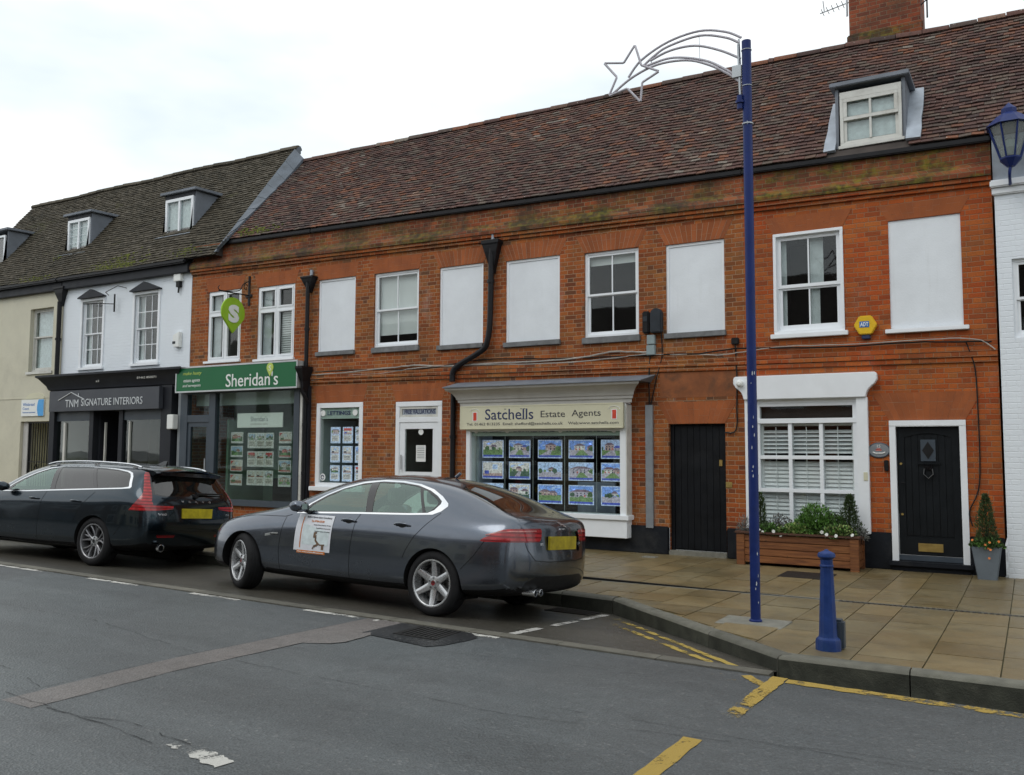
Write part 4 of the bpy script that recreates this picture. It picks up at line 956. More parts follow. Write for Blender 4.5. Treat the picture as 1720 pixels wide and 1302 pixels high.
m = MB(); m.box(-1.67, -.85, .07, .11, .24, 2.09); m.box(-1.66, -1.57, .045, .075, .25, 2.08); m.box(-.95, -.86, .045, .075, .25, 2.08)
q0 = [(-1.57 + .62 * t, 1.93 + .06 * sin(pi * t)) for t in [k / 8 for k in range(9)]]; m.prism(q0 + [(-.95, 2.08), (-1.57, 2.08)], 'y', .046, .075)
for k in range(7): m.box(-1.565 + k * .0885, -1.565 + k * .0885 + .083, .06, .08, .52, 1.97)
m.box(-1.57, -.95, .045, .075, .25, .50); dr_ = m.build('door', 'navy_door', Ch, bevel=.003)
MB().box(-1.355, -1.16, .04, .062, 1.59, 1.90).build('glazing', 'slate_blue', dr_)
m = MB(); m.prism([(-1.335, 1.745), (-1.257, 1.62), (-1.18, 1.745), (-1.257, 1.87)], 'y', .034, .042); m.build('diamond_pane', 'black_plastic', dr_)
MB().box(-1.40, -1.11, .03, .06, 1.545, 1.57).build('ledge', 'navy_door', dr_)
m = MB(); m.tube([(-1.31, .03, 1.48), (-1.32, .02, 1.40), (-1.26, .02, 1.34), (-1.20, .02, 1.40), (-1.21, .03, 1.48)], .011, 8); m.box(-1.31, -1.21, .028, .045, 1.47, 1.53); m.build('knocker', 'black_gloss', dr_)
m = MB(); frame(m, -1.42, -1.10, .30, .415, .030, .046, .022); m.box(-1.40, -1.12, .036, .046, .32, .395); m.build('letterbox', 'brass', dr_)
for z in (1.55, .82): q = MB(); q.cyl((-1.62, .03, z), .017, .02, 12, 'y'); q.build('lock', 'brass', dr_)
m = MB(); m.tube([(-1.62, .03, 1.28), (-1.62, .0, 1.28), (-1.56, .0, 1.27)], .009, 6); m.build('handle', 'black_iron', dr_)
MB().box(-1.68, -.84, .02, .1, .16, .235).build('weather_bar', 'slate_blue', dr_, bevel=.008)
m = MB(); m.box(-1.80, -.72, -.12, .1, .09, .155); m.box(-1.77, -.75, -.06, .1, .0, .09); m.build('step', 'plinth_paint', Ch, bevel=.01)
m = MB(); m.box(-3.855, -3.72, -.025, .05, .02, .52); m.box(-2.19, -1.765, -.025, .05, .02, .55); m.box(-.755, XR, -.025, .05, .02, .55); m.box(-3.72, -2.19, -.025, .05, .02, .5); m.build('plinth', 'plinth_paint', Ch, bevel=.01)
# white surround and shuttered window
def scroll(cx, sgn):
    pts = []; z1, z0 = 2.90, 2.53
    return [(cx, z0), (cx + sgn * .015, z0 + .06)] + [(cx + sgn * (.02 + .11 * (1 - cos(t * pi / 2))), z0 + .06 + .14 * t) for t in (.25, .5, .75, 1)] + [(cx + sgn * .165, z0 + .26), (cx + sgn * .165, z0 + .34), (cx + sgn * .14, z1)]
P_ = [(x, z) for x, z in scroll(-2.06, 1)] + [(x, z) for x, z in scroll(-3.86, -1)][::-1]
m = MB(); m.prism(P_, 'y', -.13, .0); sr = m.build('window_surround', 'white_paint', Ch, bevel=.008)
for a, c in ((-3.86, -3.70), (-2.20, -2.04)): MB().box(a, c, -.09, .0, .52, 2.53).build('pilaster', 'white_paint', sr, bevel=.006)
m = MB(); frame(m, -3.70, -2.20, .55, 2.53, -.03, .08, .06); m.box(-3.70, -2.20, -.045, .08, 2.155, 2.23); m.box(-3.64, -2.26, -.028, .06, 2.42, 2.47)
for k in (1, 2): m.box(lerp(-3.64, -2.26, k / 3) - .028, lerp(-3.64, -2.26, k / 3) + .028, -.025, .06, .61, 2.155)
for z in (1.63, 1.12): m.box(-3.64, -2.26, -.027, .06, z - .028, z + .028)
sw = m.build('window', 'white_paint', Ch, bevel=.003); pane(sw, -3.64, -2.26, 2.23, 2.42, .02, 'glass'); pane(sw, -3.64, -2.26, .61, 2.155, .01, 'glass')
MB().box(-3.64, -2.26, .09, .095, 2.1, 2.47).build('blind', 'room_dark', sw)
for k in range(3):
    a, c = lerp(-3.64, -2.26, k / 3) + .04, lerp(-3.64, -2.26, (k + 1) / 3) - .04; m = MB(); frame(m, a - .04, c + .04, .60, 2.15, .075, .10, .035); m.box(a, c, .075, .10, 1.60, 1.66)
    z = .66
    while z < 2.08:
        if not 1.56 < z < 1.70:
            t = radians(38 if z > 1.66 else 64); dy, dz = .034 * cos(t), .034 * sin(t)
            m.hexa([(a - .005, .088 - dy, z - dz), (c + .005, .088 - dy, z - dz), (c + .005, .088 + dy, z + dz), (a - .005, .088 + dy, z + dz), (a - .005, .088 - dy, z - dz + .007), (c + .005, .088 - dy, z - dz + .007), (c + .005, .088 + dy, z + dz + .007), (a - .005, .088 + dy, z + dz + .007)])
        z += .062
    m.box((a + c) / 2 - .006, (a + c) / 2 + .006, .045, .055, .65, 2.1); m.build('shutter', 'shutter_white', sw)
room(Ch, -3.8, -2.1, .4, 2.7, .18, 2.0, 'room_dark')
MB().box(-2.115, -2.06, -.10, -.088, 1.30, 1.42).build('notice', 'sign_cream', sr)
# dormer
def dormer(b, x0, x1, yf, z0, z1, pitch, ey, ez, win, cheek='lead', over=.07, flash=False, face='lead'):
    """flat topped lead dormer; the roof plane is z = ez + (y-ey) tan(pitch)"""
    t = tan(radians(pitch)); yy = lambda z: ey + (z - ez) / t
    m = MB(); m.prism([(yf, z0 - .05), (yf, z1), (yy(z1) + .1, z1), (yy(z0) + .1, z0 - .05)], 'x', x0, x1) if False else None
    for x, s_ in ((x0, 1), (x1, -1)): m.prism([(yf, z0 - .12), (yf, z1), (yy(z1) + .05, z1), (yy(z0 - .12) + .05, z0 - .12)], 'x', x, x + s_ * .05)
    m.prism([(yf, z0 - .12), (yf, z0), (yf + .12, z0), (yf + .12, z0 - .12)], 'x', x0 + .05, x1 - .05)
    d = m.build('dormer', face if face else cheek, b)
    m = MB(); e = yy(z1 + .05) + .08; m.hexa([(x0 - over, yf - .10, z1), (x1 + over, yf - .10, z1), (x1 + over, e, z1 + .03), (x0 - over, e, z1 + .03), (x0 - over, yf - .10, z1 + .07), (x1 + over, yf - .10, z1 + .07), (x1 + over, e + .05, z1 + .11), (x0 - over, e + .05, z1 + .11)])
    m.hexa([(x0 + .1, yf + .1, z1 + .072), (x1 - .1, yf + .1, z1 + .072), (x1 - .1, e + .1, z1 + .112), (x0 + .1, e + .1, z1 + .112), (lerp(x0, x1, .45), yf + .2, z1 + .13), (lerp(x0, x1, .55), yf + .2, z1 + .13), (lerp(x0, x1, .55), e + .12, z1 + .18), (lerp(x0, x1, .45), e + .12, z1 + .18)])
    m.build('dormer_roof', 'lead', d, bevel=.01)
    if flash:
        p = radians(pitch)
        for s_, x in ((-1, x0), (1, x1)):
            m = MB(); q = []
            for k in range(6):
                f_ = k / 5; y = lerp(yy(z0 - .12), yy(z1) + .02, f_); z = ez + (y - ey) * t; wdt = (.20 + .008 * sin(k * 2.3)) * (1 if s_ > 0 else .85); yA = -.085 if False else y
                q.append([(x, y - .06 * sin(p), z + .055), (x + s_ * wdt, y - .05 * sin(p), z + .05), (x + s_ * wdt, y, z + .03), (x, y, z + .03)])
            m.loft(q); m.build('flashing', 'lead_light', d)
    return d
dm = dormer(Ch, -2.42, -1.42, .10, 6.42, 7.36, 50, -.04, 6.25, None, flash=True)
m = MB(); frame(m, -2.35, -1.47, 6.42, 7.28, .07, .15, .05); frame(m, -2.30, -1.52, 6.82, 7.17, .065, .10, .055); frame(m, -2.30, -1.52, 6.46, 6.86, .10, .13, .045); m.box(-1.93, -1.895, .07, .12, 6.5, 7.15); m.box(-2.38, -1.44, .05, .10, 6.38, 6.43); m.box(-2.35, -1.47, .068, .15, 7.17, 7.28)
w = m.build('window', 'old_white', dm, bevel=.004); pane(w, -2.30, -1.52, 6.46, 7.2, .118); MB().box(-2.29, -1.53, .15, .155, 6.46, 7.2).build('net_curtain', 'net', w); room(Ch, -2.36, -1.47, 6.4, 7.3, .16, .7, 'room_wall')
# chimney
ch = MB(); ch.box(-2.56, -1.38, 2.52, 3.35, 8.7, 10.6); c_ = ch.build('chimney', 'brick_chimney', Ch)
m = MB(); m.box(-2.60, -1.34, 2.48, 3.39, 9.0, 9.28); m.build('chimney_base', 'brick_dark', c_, bevel=.02)
m = MB(); m.box(-2.62, -1.32, 2.46, 3.41, 10.6, 10.75); m.build('chimney_cap', 'brick_dark', c_)
for k in range(3): q = MB(); q.lathe([(.11, 0), (.10, .1), (.095, .35), (.12, .38), (.12, .42)], (-2.3 + k * .33, 2.95, 10.74), 14); q.build('chimney_pot', 'string_brick', c_)
ae = empty('tv_aerial', (-2.62, 2.7, 9.9), 'thin metal television aerial clamped to the left side of the brick chimney', 'aerial')
m = MB(); m.tube([(-2.62, 2.7, 9.75), (-2.62, 2.7, 11.2)], .018, 6); m.build('mast', 'galv', ae)
m = MB(); m.tube([(-3.1, 2.7, 9.92), (-2.5, 2.7, 10.02)], .012, 6); [m.tube([(-3.05 + k * .09, 2.55, 9.93 + k * .015), (-3.05 + k * .09, 2.85, 9.93 + k * .015)], .007, 5) for k in range(5)]; m.tube([(-3.02, 2.7, 9.93), (-3.04, 2.7, 10.15)], .01, 5); m.build('antenna', 'galv', ae)
ae = empty('tv_aerial', (-1.30, 2.7, 9.9), 'dark bracket and mast fixed to the right side of the brick chimney', 'aerial')
m = MB(); m.tube([(-1.28, 2.62, 9.35), (-1.27, 2.62, 10.9)], .014, 6); m.tube([(-1.38, 2.62, 10.0), (-1.2, 2.62, 9.98)], .012, 6); m.tube([(-1.38, 2.62, 9.6), (-1.2, 2.62, 9.75)], .012, 6); m.build('mast', 'black_iron', ae)
# ======================= neighbour at the right edge
Rh = empty('white_house', (2.5, -.05, .02), 'white painted house strip with a moulding at the far right edge', 'building')
m = MB(); wall(m, XR + .03, 6, .0, 5.45, [(-.12, 1.0, 3.3, 4.4), (.5, 1.5, .2, 2.2), (2.4, 4.8, .8, 2.3), (3.0, 4.1, 3.3, 4.5)], y=-.06); shell(m, XR + .03, 6, .0, 5.45); m.build('wall', 'white_brick', Rh)
m = MB(); m.box(XR - .02, 6, -.16, .0, 5.42, 5.52); m.box(XR, 6, -.11, .0, 5.32, 5.42); m.build('cornice', 'white_paint', Rh, bevel=.015)
for a, c, d_, e in ((-.12, 1.0, 3.3, 4.4), (2.4, 4.8, .8, 2.3), (3.0, 4.1, 3.3, 4.5)): sash(Rh, a, c, d_, e, y=.0)
m = MB(); m.box(.5, 1.5, .02, .08, .1, 2.2); m.build('door', 'navy_door', Rh, bevel=.01)
m = MB(); m.box(XR + .02, 6, -.04, .6, 5.52, 6.18); m.build('lead_parapet', 'lead_light', Rh)
sag = lambda x, s: .012 * sin(x * 2.1 + s * 1.3)
ro = tiles(Rh, .6, 6, -.04, lambda x: 6.20 - .01 * x, 50, 3.70, 'red_tile', sag, seed=44); ridge(ro, .6, 6, -.04 + 3.75 * cos(radians(50)), lambda x: 6.17 - .01 * x + 3.78 * sin(radians(50)), 'red_tile', 5)
# ======================= left: white painted brick house and cream house under one old roof
P52 = 52; EZ = lambda x: 6.20 + .004 * (-x - 17)
XW = -22.02
holesW = [(-21.17, -20.32, 3.80, 5.56), (-19.06, -18.17, 3.81, 5.56)]
Wh = empty('white_house', (-19.5, 0, .2), 'white painted brick house with two small paned sash windows above a charcoal interiors shop', 'building')
m = MB(); wall(m, XW, -17.0, 3.2, 6.0, holesW); m.box(XW, -17.0, .1, 6, 3.3, 3.32); shell(m, XW, -17.0, .1, 6.2); m.build('wall', 'white_brick', Wh)
for x0, x1, z0, z1 in holesW:
    f = sash(Wh, x0, x1, z0, z1, up=(3, 2), lo=(3, 2), mid=.5, w=.05, bar=.020, roomm='room_wall', blind=('curtain', (x0 + .05, x0 + .2, z0, z1), (x1 - .2, x1 - .05, z0, z1)))
    m = MB(); frame(m, x0 - .07, x1 + .07, z0 - .0, z1 + .04, -.03, .01, .07, .001); m.build('architrave', 'white_paint', f); MB().box(x0 - .1, x1 + .1, -.06, .08, z0 - .06, z0).build('sill', 'white_paint', f)
    m = MB(); c = (x0 + x1) / 2; m.prism([(x0 - .10, z1 + .045), (x1 + .10, z1 + .045), (x1 + .10, z1 + .07), (c, z1 + .26), (x0 - .10, z1 + .07)], 'y', -.12, .0); m.build('pediment', 'charcoal', f)
m = MB(); m.sbox(XW + .1, -17.0, -.14, .0, lambda x: EZ(x) - .30, lambda x: EZ(x) - .06); m.build('fascia', 'charcoal', Wh, bevel=.01)
m = MB(); m.sbox(XW, -17.0, -.26, -.14, lambda x: EZ(x) - .10, lambda x: EZ(x) - .0); m.build('gutter', 'black_iron', Wh, bevel=.03)
sagL = lambda x, s: (-.03 - .02 * sin((x + 16) * .28)) * (s / 4) + .015 * sin(x * 1.7 + s)
L52 = 4.15
skipW = [(-22.9 + .02, -21.9, 1.1, 2.6)]
ro = tiles(Wh, XW, -15.98, -.20, EZ, P52, L52, 'old_tile', sagL, [(-18.75, -17.78, 1.15, 2.55), (-22.9, -21.95, 1.15, 2.55)], gauge=.10, seed=31); ry = -.20 + (L52 + .06) * cos(radians(52)); rz = lambda x: EZ(x) + (L52 + .06) * sin(radians(52)) - .03 + sagL(x, 4)
ridge(ro, XW, -15.98, ry, rz, 'old_tile', 8)
# lead covered gable parapet between the two roofs
m = MB(); cs, sn = cos(radians(52)), sin(radians(52)); rr = random.Random(8)
for k in range(8):
    s0 = lerp(.12, L52 - .12, k / 8); s1 = lerp(.12, L52 - .12, (k + 1) / 8) + .04; q = []
    for s in (s0, s1):
        y = -.20 + s * cs; z = EZ(-16) + s * sn + sagL(-16, s); zR = 6.55 + (y + .04) * (9.03 - 6.55) / 2.38; u = .012 * (s == s0) + rr.uniform(0, .008); w = -15.70 + rr.uniform(-.015, .015)
        q += [(-16.0, y - .05, z + .045 + u), (w, y - .05, max(zR, z - .30) + .05 + u), (w, y, max(zR, z - .30) + .02), (-16.0, y, z + .01)] if s == s0 else [(-16.0, y - .05, z + .045), (w, y - .05, max(zR, z - .30) + .05), (w, y, max(zR, z - .30) + .02), (-16.0, y, z + .01)]
    m.hexa(q)
m.build('lead_flashing', 'lead_dark', Wh); m = MB(); m.prism([(-.15, 6.25), (2.45, 9.35), (2.45, 9.55), (2.35, 9.50), (-.22, 6.25)], 'x', -16.03, -15.97); m.build('gable_parapet', 'lead_dark', Wh); m = MB()
for k, (x0, x1) in enumerate(((-22.87, -21.93), (-18.77, -17.76))):
    par = Wh
    dm = dormer(par, x0 - .06, x1 + .06, .60, 7.12, 8.06 + .10, 52, -.20, 6.2, None, over=.1, cheek='lead')
    m = MB(); frame(m, x0 - .015, x1 + .015, 7.10, 8.04, .56, .66, .075); c = (x0 + x1) / 2; m.box(c - .03, c + .03, .565, .63, 7.18, 7.97)
    if k == 0: [m.box(x0 + .06, x1 - .06, .585, .60, 7.18 + .2 * j - .006, 7.18 + .2 * j + .006) for j in (1, 2, 3)]
    w = m.build('window', 'white_paint', dm, bevel=.004); pane(w, x0 + .06, x1 - .06, 7.16, 8.0, .61); MB().box(x0 + .05, x1 - .05, .66, .665, 7.15, 8.0).build('net_curtain', 'net', w); room(Wh, x0, x1, 7.1, 8.05, .67, 1.2, 'room_wall')
    m = MB(); m.box(x0 - .05, x1 + .05, .585, .62, 8.035, 8.16); m.build('fascia', 'charcoal', dm)
    m = MB(); m.hexa([(x0 - .14, .40, 6.99), (x1 + .14, .40, 6.99), (x1 + .06, .62, 7.10), (x0 - .06, .62, 7.10), (x0 - .14, .37, 7.03), (x1 + .14, .37, 7.03), (x1 + .06, .55, 7.12), (x0 - .06, .55, 7.12)]); m.build('flashing', 'lead_light', dm)
# shopfront, charcoal
yT = -.15
m = MB(); m.box(-22.15, -21.92, yT - .04, .0, .15, 3.0); m.box(-17.72, -17.34, yT - .04, .0, .15, 3.3); m.box(-20.50, -20.33, yT, .02, .15, 2.68); m.box(-19.33, -19.17, yT, .02, .15, 2.68); m.box(-21.92, -17.72, yT, .02, 2.66, 3.2); m.box(-21.92, -20.5, yT, .02, .15, .6); m.box(-19.17, -17.72, yT, .02, .15, .6)
m.box(-20.33, -20.26, .0, .75, .15, 2.68); m.box(-19.38, -19.33, .0, .75, .15, 2.68); m.box(-20.3, -19.35, .7, .75, 2.32, 2.7)
tn = m.build('shopfront', 'charcoal', Wh, bevel=.006)
for a, c in ((-21.92, -20.5), (-19.17, -17.72)): MB().box(a, c, yT + .03, .0, 2.42, 2.66).build('transom_panel', 'slate_blue', tn)
pane(tn, -21.92, -20.5, .6, 2.42, yT + .06, 'glass_shop'); pane(tn, -19.17, -17.72, .6, 2.42, yT + .06, 'glass_shop')
for a, c, e_, z_ in ((-21.60, -21.52, .02, .6), (-18.96, -18.92, .02, .6), (-20.16, -20.12, .2, .2)): MB().box(a, c, yT + e_, yT + e_ + .05, z_, 2.38).build('mullion', 'old_white', tn)
d = MB(); frame(d, -20.26, -19.38, .2, 2.32, .7, .75, .14, .5); d = d.build('door', 'slate_blue', Wh); pane(d, -20.12, -19.52, .7, 2.2, .72, 'glass_shop'); MB().tube([(-19.45, .66, 1.1), (-19.45, .66, 1.75)], .02, 6).build('handle', 'silver', d)
m = MB(); m.box(-22, -17.1, .02, 3.2, .1, .15, 0); m.box(-22, -17.1, 3.1, 3.2, .15, 2.9, 1); m.box(-22, -17.1, .02, 3.2, 2.72, 2.76, 1); m.box(-22.03, -22, .02, 3.2, .15, 2.8, 1); m.box(-17.3, -17.2, .02, 3.2, .15, 2.8, 1)
m.box(-21.4, -20.7, .5, 1.1, .15, .75, 2); m.box(-21.4, -20.7, 1.0, 1.1, .75, 1.1, 2); m.box(-18.9, -17.9, .8, 1.3, .15, .9, 1); m.build('interior', ['room_floor', 'room_wall', 'sofa'], Wh)
prof = [(.0, 3.18), (-.17, 3.18), (-.18, 3.22), (-.21, 3.24), (-.24, 3.34), (-.30, 3.44), (-.36, 3.54), (-.40, 3.57), (-.40, 3.62), (.0, 3.64)]
R = []
for x, sg_ in ((-22.15, -1), (-17.20, 1)): R.append([(x + sg_ * max(0, (-y - .17)) * 1.6, y, z) for y, z in prof])
m = MB(); m.loft(R); m.build('cornice', 'charcoal', tn, autos=30)
text('lettering', 'no 16', -20.05, -19.93, 3.40, .06, -.315, 'old_white', tn, .002); text('lettering', '01462 850071', -18.45, -17.75, 3.42, .05, -.33, 'old_white', tn, .002); text('lettering', 'interiors', -21.9, -21.45, 3.37, .05, -.315, 'old_white', tn, .002) if False else None
# cream house
Ce = empty('cream_house', (-25, 0, .25), 'cream rendered house at the left edge with an iron gated doorway', 'building')
holesE = [(-23.52, -22.46, 3.79, 5.52), (-23.75, -22.32, .35, 2.44), (-26.4, -25.3, 3.79, 5.52)]
m = MB(); wall(m, -28.0, XW, .2, 6.0, holesE, depth=.22); shell(m, -28.0, XW, .2, 6.2); m.build('wall', 'cream_render', Ce)
m = MB(); m.box(-28, XW - .15, -.012, .01, 3.06, 3.085); m.build('string_line', 'cream_render', Ce)
for a, c in ((-23.52, -22.46), (-26.4, -25.3)):
    f = sash(Ce, a, c, 3.79, 5.52, up=(1, 1), lo=(1, 1), mid=.55, y=.12, w=.06, mat='old_white', blind=('net', (a + .05, c - .05, 3.82, 5.48))); MB().box(a - .06, c + .06, -.04, .12, 3.72, 3.79).build('sill', 'old_white', f)
g_ = MB(); frame(g_, -23.52, -22.34, .3, 2.42, .10, .14, .03)
for k in range(11): x = -23.45 + k * .11; g_.box(x - .008, x + .008, .11, .13, .3, 2.42)
for z in (1.05, 1.35): g_.box(-23.52, -22.34, .108, .132, z - .01, z + .01)
for x in (-23.1, -22.55): g_.tube([(x - .12, .10, 1.06), (x, .10, 1.33), (x + .12, .10, 1.06)], .012, 5); g_.tube([(x - .06, .10, 1.17), (x + .06, .10, 1.17)], .01, 5)
g_.build('gate', 'black_iron', Ce); MB().box(-23.74, -23.52, .08, .2, .2, 2.43).build('door_jamb', 'cornice_grey', Ce); room(Ce, -23.6, -22.2, .2, 2.5, .23, 1.0, 'sign_cream')
m = MB(); m.prism([(-23.55, 3.05)] + [(-23.1 + .42 * cos(t), 3.08 + .13 * sin(t)) for t in [pi - pi * k / 8 for k in range(9)]] + [(-22.68, 3.05)], 'y', -.02, .01); m.build('arched_panel', 'sign_cream', Ce)
m = MB(); m.sbox(-28, XW + .05, -.12, .0, lambda x: EZ(x) - .30, lambda x: EZ(x) - .06); m.build('fascia', 'charcoal', Ce, bevel=.01)
m = MB(); m.sbox(-28.05, XW, -.26, -.14, lambda x: EZ(x) - .10, lambda x: EZ(x)); m.build('gutter', 'black_iron', Ce, bevel=.03)
ro = tiles(Ce, -27.6, XW, -.20, EZ, P52, L52, 'old_tile', sagL, [(-22.9, -21.8, 1.15, 2.55), (-26.95, -25.95, 1.15, 2.55)], gauge=.10, seed=32); ridge(ro, -27.6, XW, ry, rz, 'old_tile', 9)
dm = dormer(Ce, -27.0, -25.85, .60, 7.12, 8.16, 52, -.20, 6.2, None, over=.1); m = MB(); frame(m, -26.9, -25.95, 7.12, 8.03, .56, .63, .06); w = m.build('window', 'white_paint', dm); pane(w, -26.85, -26, 7.16, 8.0, .61); room(Ce, -26.9, -25.95, 7.1, 8.05, .67, 1.2, 'room_wall')
downpipe(Ce, [(-22.05, -.10, 5.6), (-22.05, -.10, 3.6)], .06, (-22.05, -.02, 6.0, .2, .5))
# moss cushions on the old tiles
m = MB(); rr = random.Random(77)
def mosspatch(cx, s0, n, sx, ss, ey=-.20, p=52, ez=6.2):
    for _ in range(n):
        x = cx + rr.gauss(0, sx); s = max(.03, s0 + rr.gauss(0, ss)); r = rr.uniform(.012, .045); y = ey + s * cos(radians(p)) - .03 * sin(radians(p)); z = ez + s * sin(radians(p)) + .03 * cos(radians(p))
        m.tint = rr.uniform(.6, 1.7); 
        for k in range(5):
            a = 2 * pi * k / 5; b_ = 2 * pi * (k + 1) / 5; m.face([(x + r * cos(a), y + r * .6 * sin(a), z + r * .75 * sin(a)), (x + r * cos(b_), y + r * .6 * sin(b_), z + r * .75 * sin(b_)), (x, y - r * .5, z + r * .45)])
mosspatch(-20.3, .15, 260, .75, .10); mosspatch(-19.6, .45, 60, .3, .08); mosspatch(-17.2, .25, 70, .35, .1); mosspatch(-19.2, .12, 60, .4, .05)
o = m.build('roof_moss', 'moss', Wh)
m = MB(); mosspatch(-23.2, .1, 120, .6, .07); mosspatch(-25.5, .1, 60, .6, .05); mosspatch(-22.9, .95, 25, .12, .06); m.build('roof_moss', 'moss', Ce)
m = MB(); mosspatch(-14.8, .15, 60, .35, .08, -.04, 50, 6.52); mosspatch(-15.3, .2, 40, .2, .1, -.04, 50, 6.53); m.build('roof_moss', 'moss', A)
# ======================= houses on the opposite side of the street (behind the camera; they show in the glass and paint)
rr = random.Random(15); x = -44; k = 0; OM = ['white_brick', 'concrete_far', 'cream_render', 'brick_far', 'white_brick', 'brick_far']
plain('brick_far', (.22, .085, .04), .9, var=.25, scale=2)
while x < 30:
    w_ = rr.uniform(7, 11); mt = OM[k % 6]; ht = rr.uniform(5.6, 6.6); y0 = -22.0
    Op = empty('opposite_house', (x + w_ / 2, y0, .1), '%s house across the street behind the viewer, number %s along its row' % ({'white_brick': 'white painted', 'concrete_far': 'brown rendered', 'cream_render': 'cream rendered', 'brick_far': 'plain brick'}[mt], ['one', 'two', 'three', 'four', 'five', 'six', 'seven', 'eight', 'nine', 'ten'][k % 10]), 'building')
    MB().box(x + .02, x + w_ - .02, y0 - 7, y0, -.4, ht).build('wall', mt, Op)
    m2 = MB(); m2.prism([(y0 + .25, ht), (y0 - 3.5, ht + 3.2), (y0 - 7.25, ht)], 'x', x, x + w_); m2.build('roof', 'slate_under', Op)
    n_ = int(w_ / 2.6)
    for j in range(n_):
        wx = x + (j + .5) * w_ / n_
        f = MB().box(wx - .65, wx + .65, y0, y0 + .04, 3.5, 5.1).build('window', 'white_paint', Op); MB().box(wx - .55, wx + .55, y0 + .04, y0 + .05, 3.6, 5.0).build('glass', 'black_gloss', f)
        f = MB().box(wx - .8, wx + .8, y0, y0 + .04, .7 if j else .1, 2.4).build('window' if j else 'door', 'white_paint' if j else 'slate_blue', Op)
        if j: MB().box(wx - .7, wx + .7, y0 + .04, y0 + .05, .8, 2.3).build('glass', 'black_gloss', f)
    x += w_; k += 1
# ---------------------------------------------------------------- signs
def sign(name, loc, label, cat='sign'): return empty(name, loc, label, cat)
s_ = sign('shop_sign', (-19.8, -.3, 2.66), 'dark charcoal fascia sign with a house outline and silver lettering above the interiors shop')
MB().box(-21.97, -17.63, -.32, -.20, 2.66, 3.19).build('board', 'sign_charcoal', s_, bevel=.006)
text('lettering', 'TNM', -21.26, -20.72, 2.86, .19, -.322, 'silver', s_, .006); text('lettering', 'SIGNATURE INTERIORS', -20.60, -18.22, 2.875, .18, -.322, 'silver', s_, .006)
m = MB(); m.tube([(-21.56, -.328, 2.95), (-21.02, -.328, 3.14), (-20.47, -.328, 2.95)], .014, 6); m.tube([(-20.72, -.328, 3.02), (-20.72, -.328, 3.11)], .012, 6); m.build('house_emblem', 'silver', s_)
s_ = sign('shop_sign', (-15.5, -.31, 3.04), 'green fascia sign with white lettering and a pale edge above the glazed estate agent shop')
def zsh(x): return 0
MB().box(-17.06, -13.26, -.30, -.02, 3.02, 3.60).build('box', 'cornice_grey', s_, bevel=.006)
m = MB(); frame(m, -17.08, -13.24, 3.01, 3.61, -.315, -.295, .035); m.build('frame', 'silver', s_, bevel=.003)
MB().box(-17.045, -13.275, -.308, -.299, 3.045, 3.575).build('face', 'sign_green', s_)
text('lettering', "Sheridan's", -15.40, -13.80, 3.245, .30, -.309, 'sign_white', s_, .004, weight=.004)
text('lettering', 'estate agents', -16.80, -16.25, 3.27, .085, -.309, 'sign_white', s_, .003, shear=.3); text('lettering', 'and surveyors', -16.83, -16.22, 3.16, .085, -.309, 'sign_white', s_, .003, shear=.3); text('lettering', 'make hasty', -16.83, -16.2, 3.44, .10, -.309, 'lime_pale', s_, .003, shear=.3)
def pin(cx, cz, w, h, n=14):
    """map-pin drop outline"""
    r = w / 2; pts = []
    zc = cz + h / 2 - r
    for k in range(n + 1):
        a = radians(-25) + (pi + 2 * radians(25)) * k / n; pts.append((cx + r * cos(a), zc + r * sin(a)))
    pts.append((cx, cz - h / 2)); return pts
m = MB(); m.prism(pin(-14.04, 3.43, .20, .30), 'y', -.318, -.309); m.build('pin_emblem', 'lime_pale', s_); text('pin_letter', 'S', -14.075, -14.005, 3.465, .11, -.318, 'sign_white', s_, .003)
# hanging drop sign at right angles to the wall
s_ = sign('hanging_sign', (-15.07, -.46, 4.28), 'lime green drop shaped hanging sign with a white S on a black scrolled bracket')
m = MB(); pp = pin(-.465, 4.665, .66, .80, 22); m.prism(pp, 'x', -15.09, -15.045); o = m.build('drop', 'lime', s_, bevel=.006)
me = text_mesh('S', .5, .006, weight=.03); me.materials.append(M['sign_white'])
xs = [v.co.x for v in me.vertices]; ys = [v.co.y for v in me.vertices]
for v in me.vertices: v.co = (-15.035 + v.co.z, -.465 + ((v.co.x - min(xs)) / (max(xs) - min(xs)) - .5) * .30, 4.70 + ((v.co.y - min(ys)) / (max(ys) - min(ys)) - .5) * .40)
link('letter', me, s_)
m = MB(); X = -15.065; m.tube([(X, .0, 4.97), (X, -.02, 5.62)], .016, 6); m.tube([(X, .14 - .14, 5.18), (X, -.88, 5.16)], .014, 6); m.tube(crom([(X, -.03, 5.50), (X, -.20, 5.40), (X, -.28, 5.26), (X, -.5, 5.20), (X, -.82, 5.17), (X, -.90, 5.22), (X, -.86, 5.27)], 4), .010, 6); m.tube(crom([(X, -.06, 5.38), (X, -.14, 5.44), (X, -.16, 5.32), (X, -.08, 5.30), (X, -.1, 5.36)], 4), .009, 5)
for y in (-.30, -.63): m.tube([(X, y, 5.17), (X, y, 4.96)], .006, 5)
m.box(X - .03, X + .03, -.02, .0, 4.95, 5.62); m.box(X - .10, X + .10, -.03, -.01, 5.14, 5.20); m.build('bracket', 'black_iron', s_)
s_ = sign('shop_sign', (-7.5, -.26, 2.12), 'cream fascia sign with navy lettering and two small red doors under the white cornice')
MB().box(-9.12, -5.86, -.285, -.20, 2.11, 2.525).build('board', 'sign_cream', s_, bevel=.004)
m = MB(); frame(m, -9.13, -5.85, 2.10, 2.53, -.29, -.283, .022); m.build('frame', 'sign_cream', s_, bevel=.003)
SY = -.2855
